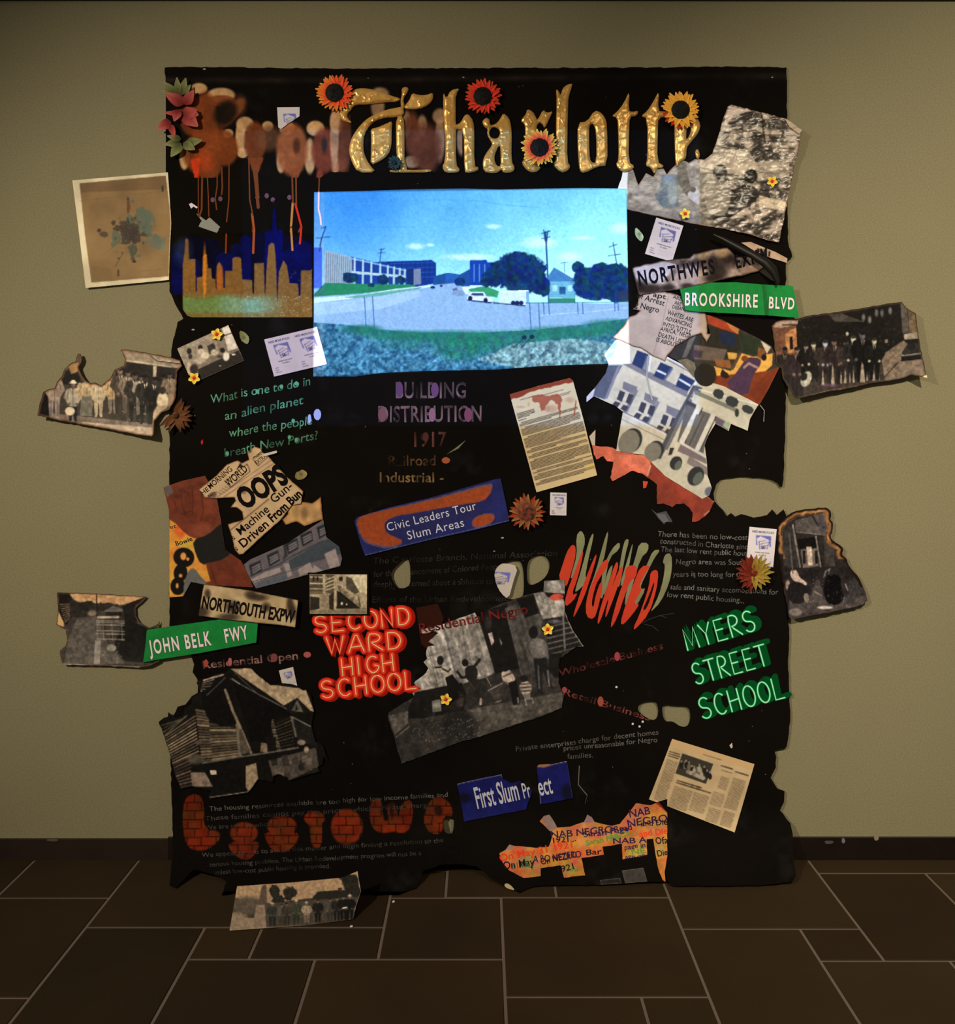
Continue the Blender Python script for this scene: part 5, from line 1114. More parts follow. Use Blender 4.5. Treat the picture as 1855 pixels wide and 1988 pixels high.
def street_sign(name, out, label, texts, z, d, creases=()):
    cv = cvs(out, (20, 112, 44), z); cv.rough(.10, 20, 5); cv.rough(.08, 2.5, 8)
    for a, b, w in creases: cv.line([a, b], w, (16, 70, 30), .8)
    o = patch(name, out, cv, d, 2.4, kind='paper', thick=.004); rebase(o)
    for t, a, b, h in texts:
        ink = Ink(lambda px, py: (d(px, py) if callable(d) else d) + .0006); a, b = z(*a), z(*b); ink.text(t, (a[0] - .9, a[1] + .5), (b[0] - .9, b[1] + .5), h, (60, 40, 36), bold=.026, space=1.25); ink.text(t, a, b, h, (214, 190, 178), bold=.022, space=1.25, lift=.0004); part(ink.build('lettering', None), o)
    return tag(o, label, 'sign', 'green paper street signs')
street_sign('street_sign', z([(590, 690), (880, 628), (1130, 625), (1360, 645), (1660, 660), (1690, 810), (1718, 962), (1440, 940), (1000, 915), (780, 905), (640, 890)]), 'green street sign of two words near the right edge of the hanging',
            [('BROOKSHIRE', (635, 842), (1325, 862), 24.5), ('BLVD', (1432, 870), (1672, 880), 22)], z, lambda px, py: .021 + .006 * np.exp(-((px - 1488) ** 2) / 30) * .6, [((1378, 645), (1405, 935), 22), ((1400, 650), (1425, 935), 10)])
z = ZM(80, 1080, 3.435)
street_sign('street_sign', z([(705, 492), (860, 468), (1200, 420), (1445, 445), (1435, 575), (1060, 645), (800, 685), (680, 708), (695, 600)]), 'green street sign of three words near the left edge of the hanging',
            [('JOHN BELK', (725, 655), (1138, 590), 27), ('FWY', (1232, 575), (1385, 548), 26)], z, .013)
out = z([(1085, 185), (1380, 225), (1715, 292), (1695, 475), (1600, 460), (1450, 445), (1200, 418), (1050, 395), (1068, 280)])
cv = cvs(out, (168, 138, 96), z); cv.poly([(1040, 180), (1720, 180), (1720, 480), (1040, 480)], lambda X, Y: np.stack([168 + 60 * (fbm(X, Y, 22, 3) - .5), 138 + 60 * (fbm(X, Y, 22, 3) - .5), 94 + 50 * (fbm(X, Y, 22, 3) - .5)], -1))
for x, y, a, b in [(1400, 255, 40, 26), (1450, 275, 60, 22), (1660, 320, 22, 60), (1680, 370, 20, 50), (1070, 370, 50, 40), (1250, 405, 70, 24), (1280, 340, 50, 40), (1110, 250, 20, 30), (1500, 340, 30, 30)]: cv.ell(x, y, a, b, (40, 28, 20), al=.8, soft=.9)
cv.burn(out, 1.2, (60, 40, 26))
ns = sheet('scorched_street_sign', out, cv, 'scorched yellowish paper street sign overlapping the left green sign', 'sign', lambda px, py: .018 + .004 * fbm(px, py, 40, 3), 1.7)
ink = Ink(lambda px, py: .0187 + .004 * fbm(px, py, 40, 3)); ink.text('NORTHSOUTH EXPW', z(1068, 345), z(1685, 445), 24, (20, 15, 12), bold=.035); part(ink.build('lettering', None), ns)
# ---- hand-lettered clipping, right
z = ZM(1200, 420, 4.8816)
out = jag(z([(230, 735), (440, 712), (560, 740), (600, 760), (640, 890), (830, 905), (850, 1010), (850, 1110), (885, 1115), (840, 1200), (790, 1110), (700, 1140), (600, 1200), (545, 1230), (500, 1290), (473, 1318), (449, 1377), (303, 1308), (220, 1250), (137, 1230), (-49, 1147), (49, 1049), (110, 950), (170, 930), (208, 895), (140, 880), (185, 830), (195, 770)]), .6, 6, 8)
cv = cvs(out, (168, 144, 124), z); cv.rough(.10, 14, 3)
for v in range(940, 1500, 14): cv.line([(100, v), (420, v + 60)], 2, (132, 112, 98), .35)
cv.line([(480, 760), (440, 940), (340, 1300)], 2, (96, 80, 68), .7); cv.line([(480, 880), (640, 930)], 2, (96, 80, 68), .7); cv.burn(out, 1.2, (70, 44, 30), 3.5, (130, 96, 66))
o = sheet('newspaper_clipping', out, cv, 'pale hand-lettered newspaper clipping on the right, tucked under green sign', 'clipping', .0085, 1.8)
ink = Ink(.0092); BK = (34, 26, 22)
for t, a, b, h in [('apt', (330, 760), (455, 785), 10), ('of Arrest', (180, 770), (438, 850), 11), ('g Negro', (160, 855), (385, 915), 11.5), ('ARE', (520, 775), (600, 800), 7), ('ARE', (535, 830), (600, 848), 7), ('DISBAND', (515, 870), (650, 900), 7),
                   ('WHITES ARE', (465, 925), (710, 1005), 8.5), ('ADVANCING', (450, 980), (698, 1055), 8), ('INTO "LITTLE', (425, 1035), (690, 1115), 8), ('AFRICA," NEGR', (402, 1080), (690, 1155), 8), ('DEATH LIST', (382, 1135), (625, 1210), 8.5), ('IS ABOUT', (362, 1185), (555, 1240), 8.5)]:
    ink.text(t, z(*a), z(*b), h, BK, bold=.008, wob=.8)
part(ink.build('lettering', None), o)

# ---- painted orange and violet picture, right
z = ZM(1130, 600, 4.314)
out = z([(1030, 40), (1060, 50), (1180, 90), (1310, 160), (1480, 245), (1590, 310), (1620, 370), (1660, 480), (1560, 680), (1480, 815), (1380, 760), (1100, 620), (1000, 560), (940, 560), (800, 430), (720, 390), (790, 300), (880, 240), (1000, 205), (1030, 260), (1080, 215)])
cv = cvs(out, (52, 44, 34), z)
cv.poly([(1040, 30), (1320, 170), (1310, 210), (1200, 200), (1170, 170), (1060, 120)], (146, 54, 28)); cv.poly([(1210, 110), (1320, 165), (1310, 215), (1240, 160)], (180, 106, 54)); cv.poly([(1060, 130), (1310, 210), (1340, 330), (1200, 420), (1020, 300)], (38, 34, 26)); cv.poly([(1150, 190), (1280, 200), (1290, 310), (1170, 290)], (26, 34, 52)); cv.poly([(1310, 190), (1500, 260), (1480, 380), (1360, 370)], (36, 42, 26))
cv.poly([(720, 390), (900, 230), (1000, 205), (1010, 300), (940, 460), (800, 430)], (44, 40, 36)); cv.poly([(900, 250), (960, 220), (880, 400), (840, 410)], (92, 82, 70)); cv.poly([(940, 300), (1220, 340), (1180, 440), (940, 420)], (92, 76, 62)); cv.poly([(930, 340), (1020, 350), (1000, 410), (920, 400)], (64, 48, 50)); cv.poly([(1220, 360), (1300, 370), (1300, 420), (1230, 420)], (196, 144, 62)); cv.poly([(1110, 420), (1240, 430), (1260, 500), (1130, 480)], (128, 78, 40))
cv.poly([(1110, 480), (1250, 520), (1340, 370), (1440, 400), (1600, 370), (1595, 470), (1540, 520), (1300, 560), (1130, 560)], (206, 148, 62)); cv.poly([(1240, 500), (1320, 365), (1340, 370), (1270, 510)], (80, 60, 40)); cv.poly([(1120, 560), (1560, 520), (1665, 480), (1560, 700), (1480, 815), (1100, 620)], (116, 50, 24)); cv.poly([(1400, 690), (1560, 530), (1640, 490), (1540, 700), (1470, 790)], (104, 42, 20), .8)
cv.poly(smooth([(1390, 400), (1500, 410), (1500, 470), (1430, 560), (1390, 750), (1190, 640), (1290, 540), (1350, 450)], 1), (66, 44, 60)); cv.ell(1365, 415, 28, 26, (104, 54, 26)); cv.line([(1360, 490), (1400, 455), (1470, 490)], 20, (148, 112, 104)); cv.poly([(1480, 320), (1540, 340), (1520, 430), (1470, 400)], (116, 70, 34)); cv.ell(1528, 405, 22, 28, (22, 16, 14)); cv.poly([(1500, 262), (1585, 320), (1550, 375)], (186, 164, 130)); cv.ell(1195, 550, 32, 24, (30, 20, 20)); cv.poly([(1160, 540), (1180, 500), (1210, 530), (1240, 570), (1200, 585)], (34, 22, 22))
cv.rough(.16, 8, 5)
sheet('painted_paper', out, cv, 'painted paper with orange ground and violet robed figure, right of the clipping', 'painting', .004, 1.7)
def disc_hole():
    z = ZM(1130, 600, 4.314); pts = smooth([z(1035 + 92 * math.cos(a) * R.uniform(.95, 1.05), 550 + 98 * math.sin(a) * R.uniform(.95, 1.05)) for a in np.linspace(0, 6.28, 13)[:-1]], 1)
    sheet('burnt_disc', pts, (34, 29, 22), 'charred dark round patch between the white painted building and the orange painting', 'paper scrap', .0105, 2.4)
    p2 = jag(z([(800, 430), (880, 415), (950, 450), (960, 560), (940, 570), (880, 500)]), .8, 5, 3); sheet('paper_scrap', p2, lambda px, py: np.array([98, 82, 56])[None] * (.7 + .6 * fbm(px, py, 8, 3))[:, None], 'crumbling brown scrap beside the charred round patch', 'paper scrap', .0095, 2.0)
disc_hole()

# ---- painted white building, right
out = z([(280, 265), (330, 230), (420, 250), (560, 360), (720, 400), (950, 520), (1100, 620), (1200, 650), (1480, 800), (1410, 920), (1390, 1020), (1250, 960), (1230, 1022), (1120, 960), (1060, 1060), (1030, 1140), (1050, 1300), (1055, 1400), (1090, 1500), (1070, 1560), (1010, 1590), (700, 1400), (520, 1220), (290, 1190), (310, 1060), (345, 860), (280, 810), (100, 730), (40, 780), (40, 735), (110, 660), (200, 540), (225, 460), (190, 380)])
out = jag(out, .4, 10, 4); cv = cvs(out, (186, 172, 146), z); G = (92, 86, 84); DK = (40, 38, 44); NV = (34, 46, 78); IV = (176, 164, 138)
cv.poly([(260, 940), (1400, 1700), (200, 1700), (200, 940)], (178, 166, 140)); cv.poly([(1000, 640), (1500, 800), (1400, 1030), (1000, 860)], IV)
cv.poly([(220, 470), (340, 470), (190, 755), (95, 730), (110, 660)], (78, 80, 92)); cv.poly([(300, 480), (330, 470), (215, 750), (190, 755)], (120, 116, 122)); cv.poly([(40, 735), (110, 665), (95, 730), (40, 785)], (176, 168, 176)); cv.poly([(190, 380), (300, 250), (400, 280), (404, 465), (215, 465)], (186, 194, 204))  # last polygon: corner lit by the projector beam, painted blue-white
cv.poly([(235, 290), (300, 275), (260, 400), (205, 420)], (120, 150, 190)); cv.poly([(210, 350), (270, 330), (262, 352), (206, 372)], (214, 224, 232))
cv.poly([(340, 460), (420, 455), (560, 520), (890, 690), (880, 740), (600, 600)], (112, 106, 106)); cv.line([(720, 405), (950, 530)], 16, (200, 190, 184)); cv.line([(720, 425), (940, 545)], 6, (60, 54, 54))
for q in [[(465, 345), (560, 380), (505, 505), (420, 460)], [(660, 445), (765, 490), (690, 600), (600, 560)], [(830, 535), (950, 600), (890, 690), (785, 645)]]: cv.poly(q, NV)
for q in [[(540, 385), (575, 400), (540, 545), (505, 510)], [(745, 490), (770, 500), (700, 605), (680, 595)]]: cv.poly(q, (90, 94, 108), .7)
for a, b in [((635, 515), (700, 545)), ((820, 590), (905, 640)), ((915, 700), (960, 610)), ((575, 400), (560, 520))]: cv.line([a, b], 16, (204, 198, 194))
def win(x, y):
    cv.poly([(x, y), (x + 110, y + 45), (x + 95, y + 120), (x - 10, y + 60)], (108, 102, 104))
    cv.poly([(x + 95, y + 60), (x + 125, y + 80), (x + 30, y + 270), (x + 5, y + 250)], (120, 114, 114))
    for dx, dy in [(-30, 75), (45, 100), (-70, 165), (0, 195)]:
        h = 85 if dy < 150 else 45; cv.poly([(x + dx, y + dy), (x + dx + 45, y + dy + 18), (x + dx + 15, y + dy + h + 15), (x + dx - 28, y + dy + h - 10)], (56, 52, 62))
win(350, 605); win(530, 700); win(715, 805)
cv.line([(345, 860), (450, 910), (700, 1030)], 7, (88, 80, 78)); cv.line([(330, 920), (690, 1095)], 5, (110, 98, 88)); cv.line([(345, 872), (700, 1045)], 12, (198, 188, 176)); cv.line([(465, 650), (380, 850)], 5, (92, 86, 88))
cv.poly([(960, 640), (700, 1180), (660, 1260), (620, 1240), (760, 960), (890, 720), (930, 640)], (72, 70, 70)); cv.poly([(900, 740), (930, 760), (720, 1180), (690, 1180)], (104, 100, 96)); cv.poly([(960, 640), (1010, 660), (970, 760), (915, 740)], (70, 74, 84))
cv.poly([(940, 690), (1380, 900), (1410, 930), (1390, 1020), (1000, 820), (920, 760)], (184, 172, 146)); cv.line([(960, 700), (1300, 850)], 34, (112, 108, 92)); cv.line([(985, 675), (1480, 800)], 14, (206, 194, 180), .8)
for q in [[(1120, 660), (1200, 690), (1170, 770), (1090, 720)], [(1225, 715), (1325, 760), (1290, 835), (1195, 790)], [(1355, 790), (1450, 830), (1420, 890), (1335, 850)]]: cv.poly(smooth(q, 1), (50, 50, 48))
cv.ell(1300, 870, 18, 34, (44, 50, 36)); cv.poly([(880, 760), (960, 800), (950, 860), (870, 820)], (56, 54, 58))
# colonnade
cv.poly([(880, 800), (1110, 890), (1030, 1160), (1020, 1210), (800, 1110)], (90, 84, 80)); cv.poly([(1110, 890), (1240, 960), (1225, 1020), (1120, 960)], (92, 80, 88)); cv.poly([(1200, 940), (1240, 960), (1225, 1010), (1180, 980)], (136, 146, 112))
for a, b, w in [((985, 820), (840, 1110), 48), ((1100, 890), (970, 1170), 40)]: cv.line([a, b], w, (190, 180, 158)); cv.line([(a[0] + 26, a[1] + 10), (b[0] + 24, b[1] + 10)], 8, (44, 40, 40))
cv.poly([(960, 880), (1040, 900), (930, 1150), (870, 1120)], (96, 90, 82)); cv.line([(1020, 890), (900, 1140)], 8, (60, 56, 54))
cv.poly([(830, 1130), (1040, 1250), (1050, 1300), (800, 1190)], (112, 96, 92)); cv.line([(830, 1120), (1045, 1240)], 20, (190, 178, 162)); cv.poly([(740, 1160), (775, 1160), (755, 1220), (725, 1225)], (44, 40, 38)); cv.poly([(900, 1230), (1060, 1330), (1060, 1400), (880, 1290)], (120, 106, 98))
for x, y, a, b, r in [(405, 1110, 85, 108, .45), (605, 1190, 68, 82, .45)]: cv.ell(x + 12, y - 8, a, b, (44, 44, 42), rot=r, soft=.06); cv.ell(x - 10, y + 6, a, b, (112, 104, 88), rot=r, soft=.06)
for x, y, a, b in [(790, 1290, 50, 60), (955, 1400, 66, 84)]: cv.ell(x, y, a, b, (44, 42, 42), rot=.5, soft=.08); cv.ell(x + 18, y + 20, a * .55, b * .7, (84, 88, 74), rot=.5, soft=.1)
cv.ell(1070, 1530, 40, 40, (90, 88, 96), soft=.3); cv.rough(.08, 6, 5); cv.rough(.07, 40, 8)
bl = sheet('painted_building', out, cv, 'torn painting of a white stone building with dark windows and arches, right side', 'painting', .0065, 1.7)
ink = Ink(.0085); ink.stroke(z([(555, 400), (545, 560), (560, 640), (590, 760)]), 3, (150, 140, 124)); ink.stroke(z([(1495, 805), (1530, 850), (1525, 940)]), 1.2, (150, 140, 126)); part(ink.build('glue_string', None), bl)

# ---- red torn strip under it
z = ZM(1100, 800, 4.0326)
out = jag(z([(200, 255), (270, 270), (320, 270), (460, 310), (560, 335), (640, 340), (740, 385), (850, 455), (960, 540), (1080, 640), (1160, 700), (1120, 780), (1090, 815), (1040, 850), (985, 860), (990, 790), (965, 750), (920, 715), (860, 720), (830, 745), (760, 715), (710, 720), (712, 570), (650, 520), (590, 480), (520, 458), (440, 500), (360, 540), (345, 510), (362, 440), (370, 390), (320, 385), (290, 345), (235, 372), (215, 330)]), .9, 5, 6, )
cv = cvs(out, (126, 50, 34), z)
cv.poly([(180, 230), (660, 340), (660, 420), (630, 500), (340, 560), (200, 380)], (188, 92, 66)); cv.poly([(380, 330), (640, 340), (660, 430), (620, 480), (500, 430)], (206, 110, 82), .6); cv.line([(660, 420), (635, 500)], 10, (216, 170, 140), .8); cv.line([(640, 345), (1160, 702)], 10, (164, 92, 74), .6); cv.line([(1080, 805), (1130, 770)], 10, (190, 150, 120), .6)
cv.rough(.22, 16, 5); cv.rough(.1, 3, 8)
sheet('torn_red_strip', out, cv, 'ragged brick red torn strip below the white painted building', 'paper strip', .0045, 1.8)
sheet('paper_scrap', z([(600, 540), (640, 545), (625, 590), (603, 598)]), (184, 62, 34), 'tiny orange red scrap just under the torn red strip', 'paper scrap', .004, 2)
sheet('paper_scrap', z([(180, 190), (228, 138), (225, 262), (205, 270)]), (176, 156, 132), 'small pale triangle between typed letter and torn red strip', 'paper scrap', .0042, 2)

# ---- dark glossy group portrait, far right
z = ZM(1480, 560, 4.9467)
out = jag(z([(90, 360), (130, 320), (200, 300), (340, 290), (460, 260), (760, 220), (1250, 140), (1340, 128), (1390, 190), (1480, 240), (1510, 480), (1540, 660), (1592, 860), (1530, 850), (1430, 830), (1360, 860), (1250, 885), (1170, 895), (1060, 910), (900, 950), (600, 1000), (360, 1055), (320, 1050), (200, 870), (185, 770), (130, 720), (115, 500)]), .8, 7, 3)
cv = cvs(out, (28, 22, 18), z)
cv.poly([(100, 300), (330, 290), (330, 700), (150, 740), (110, 480)], (104, 60, 34)); cv.poly([(220, 440), (270, 400), (330, 380), (340, 620), (240, 620)], (160, 98, 42)); cv.poly([(265, 465), (295, 460), (300, 580), (270, 590)], (26, 18, 14)); cv.poly([(130, 320), (350, 290), (340, 350), (180, 380), (110, 370)], (136, 106, 84)); cv.line([(200, 350), (330, 350)], 12, (30, 22, 18))
cv.poly([(640, 250), (760, 240), (980, 320), (700, 320)], (64, 54, 46))
for x, y in [(975, 280), (1035, 300), (1100, 235), (1155, 235), (1232, 215)]: cv.ell(x, y, 16, 34, (112, 108, 100), al=.7, soft=.8)
cv.speck(70, (84, 76, 62), 3, (.8, 2), .5, (1550, 620, 1750, 670))
cv.poly([(1330, 140), (1390, 170), (1420, 440), (1350, 430)], (74, 64, 54)); cv.poly([(1400, 200), (1480, 240), (1510, 420), (1420, 430)], (96, 74, 46)); cv.poly([(1360, 440), (1510, 420), (1520, 480), (1370, 490)], (126, 110, 90)); cv.poly([(1150, 640), (1360, 500), (1530, 640), (1600, 870), (1150, 900)], (104, 84, 64))
cv.poly([(1340, 620), (1400, 530), (1490, 520), (1540, 640), (1400, 680)], (44, 38, 34)); cv.ell(1435, 560, 40, 40, (30, 24, 22)); cv.line([(1340, 650), (1540, 620)], 12, (120, 110, 94)); cv.poly([(1340, 650), (1540, 640), (1535, 680), (1340, 700)], (24, 20, 18)); cv.line([(1180, 850), (1310, 710)], 10, (48, 38, 30)); cv.line([(1160, 880), (1290, 720)], 6, (48, 38, 30))
cv.poly([(360, 950), (700, 760), (1160, 720), (1180, 890), (600, 1000), (350, 1050)], (56, 44, 36))
for x, y, h, c, s in [(220, 1000, 430, (44, 36, 30), (36, 28, 24)), (335, 1040, 470, (48, 34, 34), (64, 48, 40)), (425, 900, 360, (26, 20, 18), (70, 58, 48)), (500, 900, 380, (34, 28, 24), (92, 80, 62)), (610, 930, 430, (52, 40, 32), (74, 70, 80)), (700, 920, 430, (44, 32, 30), (60, 44, 36)), (810, 900, 400, (52, 40, 34), (56, 42, 36)), (880, 880, 420, (36, 34, 30), (92, 86, 66)), (970, 900, 480, (20, 16, 16), (48, 44, 46)), (1080, 880, 400, (26, 24, 20), (84, 80, 60))]:
    person(cv, x, y, h, c, tuple(.8 * q for q in c), tuple(1.55 * q for q in s), (120, 102, 76), w=1.15)
cv.ell(820, 436, 14, 18, (130, 128, 110)); cv.ell(1195, 505, 16, 18, (100, 92, 70))
for x, a, b, w in [(585, 770, 930, 18), (680, 720, 930, 22), (760, 790, 915, 12), (800, 770, 910, 18), (845, 790, 905, 10), (880, 780, 905, 14), (965, 700, 900, 34), (1010, 800, 890, 14), (1075, 780, 885, 18), (1130, 830, 880, 8)]: cv.poly([(x - w * .1, a), (x + w * .3, a + 40), (x + w * .8, b), (x - w * .7, b), (x - w * .3, a + 40)], (142, 122, 96), .85)
cv.ell(425, 870, 48, 78, (136, 128, 108), rot=.4, soft=.15); cv.ell(405, 850, 28, 40, (30, 24, 22), rot=.5); cv.ell(650, 930, 90, 14, (84, 52, 74), al=.7, soft=.6)
cv.poly([(350, 1060), (600, 985), (1000, 925), (1000, 945), (600, 1010)], (146, 128, 102)); cv.rough(.3, 5, 4, 3); cv.burn(out, 1.2, (26, 16, 12), 4, (84, 56, 38)); cv.poly([(1540, 850), (1592, 862), (1585, 830)], (200, 170, 110))
rD = lambda px, py: .012 + .022 * np.clip((px - 1700) / 100, 0, 1) ** 2 + .022 * np.clip((py - 700) / 70, 0, 1) ** 2 + .003 * fbm(px, py, 34, 6) + .012 * np.clip((px - 1755) / 40, 0, 1)
sheet('torn_photo', out, cv, 'dark glossy torn group portrait outside a building, on the wall at far right', 'photo', rD, 1.7, 'gloss', base=FLATW)

# ---- burnt porch photo, right
z = ZM(1260, 960, 4.0326)
out = jag(smooth(z([(1000, 270), (1040, 210), (1100, 150), (1180, 120), (1380, 97), (1420, 120), (1432, 160), (1420, 200), (1445, 215), (1440, 290), (1420, 330), (1450, 370), (1500, 395), (1528, 430), (1510, 470), (1550, 500), (1560, 545), (1600, 600), (1640, 640), (1665, 690), (1700, 770), (1718, 850), (1560, 895), (1400, 925), (1230, 955), (1105, 985), (1085, 880), (1050, 700), (1020, 500), (1000, 380)]), 1), 1.2, 6, 5)
cv = cvs(out, (44, 36, 31), z)
cv.poly([(1150, 200), (1400, 140), (1420, 320), (1150, 290)], (80, 70, 64))
for y in range(180, 320, 12): cv.line([(1150, y + 20), (1300, y - 6)], 3, (48, 40, 36), .7)
cv.line([(1280, 160), (1330, 250)], 12, (40, 32, 30)); cv.poly([(1330, 170), (1410, 160), (1390, 300), (1330, 280)], (66, 56, 58)); cv.line([(1130, 290), (1420, 320)], 12, (96, 86, 76)); cv.poly([(1060, 260), (1150, 250), (1180, 600), (1060, 560)], (54, 48, 44))
for y in range(270, 560, 16): cv.line([(1060, y), (1150, y + 10)], 3, (32, 26, 24), .7)
cv.poly([(1170, 350), (1310, 330), (1330, 420), (1180, 430)], (22, 16, 14)); cv.poly([(1190, 430), (1320, 420), (1330, 560), (1210, 580)], (92, 78, 66)); cv.poly([(1235, 410), (1275, 410), (1285, 550), (1250, 555)], (150, 126, 106))
for x in (1205, 1300): cv.poly([(x, 440), (x + 22, 438), (x + 26, 540), (x + 4, 545)], (30, 24, 24))
for a, b, w in [((1130, 240), (1200, 640), 14), ((1310, 330), (1360, 640), 12), ((1425, 350), (1455, 560), 12)]: cv.line([a, b], w, (104, 92, 82)); cv.line([(a[0] + 10, a[1]), (b[0] + 10, b[1])], 6, (24, 18, 18))
cv.poly([(1370, 330), (1450, 340), (1460, 560), (1380, 560)], (58, 50, 44)); cv.poly([(1060, 580), (1560, 560), (1720, 860), (1100, 985)], (38, 31, 29)); cv.poly([(1100, 780), (1500, 800), (1720, 790), (1720, 860), (1100, 985)], (64, 54, 50)); cv.rough(.25, 8, 6)
for x, y, a, b, c in [(1090, 710, 18, 40, (130, 100, 92)), (1600, 740, 90, 70, (52, 46, 44)), (1150, 920, 50, 30, (100, 86, 78)), (1380, 885, 60, 12, (150, 138, 124))]: cv.ell(x, y, a, b, c, soft=.35)
for pts, c in [([(1110, 600), (1135, 585), (1165, 600), (1180, 650), (1240, 690), (1235, 715), (1170, 690), (1130, 670), (1112, 640)], (156, 130, 112)), ([(1100, 690), (1180, 680), (1240, 720), (1250, 800), (1200, 860), (1110, 850), (1085, 760)], (30, 25, 25)), ([(1210, 780), (1250, 770), (1255, 840), (1225, 850)], (116, 98, 82)), ([(1290, 720), (1320, 690), (1360, 720), (1370, 800), (1350, 850), (1290, 850), (1275, 780)], (70, 60, 56)),
               ([(1390, 640), (1440, 620), (1500, 640), (1530, 720), (1530, 830), (1470, 870), (1390, 850), (1370, 740)], (13, 10, 11)), ([(1500, 660), (1540, 650), (1570, 700), (1560, 800), (1520, 800)], (44, 37, 36))]: cv.poly(smooth(pts, 1), c)
for x, y, a, b, c in [(1140, 568, 20, 26, (46, 34, 30)), (1325, 690, 20, 26, (60, 48, 42)), (1425, 605, 26, 32, (40, 32, 30)), (1520, 640, 20, 26, (44, 36, 33))]: cv.ell(x, y, a, b, c, soft=.25)
cv.line([(1300, 760), (1350, 790)], 9, (120, 104, 92)); cv.line([(1370, 650), (1385, 600), (1420, 590)], 7, (104, 96, 92)); cv.line([(1540, 700), (1560, 750)], 9, (120, 100, 90)); cv.line([(1100, 300), (1130, 620)], 9, (84, 74, 66))
cv.line([(1380, 640), (1390, 600), (1420, 580), (1410, 620)], 5, (110, 100, 96)); cv.speck(120, (120, 108, 98), 4, (.6, 1.6), .5, (1560, 1120, 1680, 1180)); cv.rough(.2, 4, 9, 2)
top = np.clip(1 - (cv.Y - 985) / 130, 0, 1)[..., None]
d0 = edge_dist(cv.X, cv.Y, out) + (fbm(cv.X, cv.Y, 12, 8) - .5) * 5
mk = (np.clip((13 - d0) / 5, 0, 1) * ((cv.Y < 1085) & ~((cv.X < 1521) & (cv.Y > 1075))))[..., None]; cv.a = cv.a * (1 - mk) + (np.array([156, 98, 44]) * (.55 + .75 * fbm(cv.X, cv.Y, 11, 4)[..., None])) * mk
mk = (np.clip((5 - d0) / 2.5, 0, 1) * (cv.Y < 1140))[..., None]; cv.a = cv.a * (1 - mk) + np.array([34, 18, 10]) * mk
mk = np.exp(-((d0 - 9) / 1.2) ** 2)[..., None] * (cv.Y < 1050)[..., None] * (fbm(cv.X, cv.Y, 9, 3) > .5)[..., None]; cv.a = cv.a * (1 - mk) + np.array([60, 30, 14]) * mk
sheet('burnt_photo', out, cv, 'burnt edged photo of a family by a porch, on the wall at the right', 'photo', lambda px, py: .012 + .012 * np.clip((py - 1120) / 70, 0, 1) ** 2 + .004 * fbm(px, py, 30, 6), 1.7, 'gloss', base=FLATW)

# ---- typed letter
z = ZM(960, 720, 5.846)
out = z([(175, 265), (520, 165), (860, 80), (895, 115), (1010, 540), (1168, 1185), (480, 1378), (190, 320)])
cv = cvs(out, (192, 170, 130), z)
m = np.clip((cv.Y - 833) / 20, 0, 1)[..., None]; cv.a = cv.a * (1 - m) + np.array([188, 160, 112]) * m  # projector spill on the upper part painted in as a paler tone
fr = frame(z(190, 320), z(893, 125), z(480, 1378))
rs = random.Random(4); f, cv.f = cv.f, None; v = .06
IKL = (54, 42, 34)
cv.line([fr(.14, .035), fr(.42, .035)], 1.3, (70, 56, 52), .8); cv.line([fr(.40, .05), fr(.82, .05)], 1.3, (70, 56, 52), .8); cv.line([fr(.66, .09), fr(.92, .09)], 1.3, (70, 56, 52), .8); cv.line([fr(.70, .105), fr(.90, .105)], 1.2, (70, 56, 52), .8)
v = .165
for n, ind, end in [(4, .03, .30), (1, .03, .22), (3, .06, .96), (6, .10, .97), (8, .10, .98), (3, .10, .97), (3, .10, .97), (7, .10, .97), (2, .10, .97), (4, .10, .97), (3, .10, .97)]:
    for i in range(n):
        u = ind if i == 0 else .03; e = end if i < n - 1 else ind + (end - ind) * rs.uniform(.4, .9)
        while u < e:
            l = rs.uniform(.018, .055); cv.line([fr(u, v), fr(min(u + l, e), v)], 1.6, IKL, rs.uniform(.75, 1)); u += l + .013
        v += .0150
    v += .012
RB = (122, 50, 28)
cv.f = z; cv.poly(jag([(165, 250), (870, 70), (900, 125), (780, 150), (640, 190), (480, 220), (350, 270), (190, 330)], 9, 30, 3), RB)
cv.poly(jag([(420, 290), (520, 270), (640, 280), (720, 260), (770, 320), (760, 400), (750, 560), (735, 480), (720, 380), (640, 330), (600, 380), (570, 450), (530, 460), (510, 360), (440, 350)], 10, 20, 4), (140, 64, 42), .85); cv.poly([(925, 320), (935, 350), (915, 520), (900, 490)], (140, 64, 40), .85)
for x, y, a, b in [(300, 410, 50, 14), (390, 380, 12, 26), (660, 430, 60, 40), (600, 430, 30, 40), (560, 330, 40, 40), (860, 330, 50, 30)]: cv.ell(x, y, a, b, (156, 84, 62), al=.35, soft=.9)
for x, y, a, b, c in [(520, 820, 70, 60, (130, 104, 84)), (800, 790, 50, 50, (130, 100, 84)), (660, 700, 60, 40, (150, 120, 90)), (1100, 1090, 60, 50, (190, 160, 60))]: cv.ell(x, y, a, b, c, al=.35, soft=.9)
cv.rough(.06, 20, 3)
sheet('typed_letter', out, cv, 'tilted typed letter page with dried red paint across its top', 'letter', .006, 1.25)

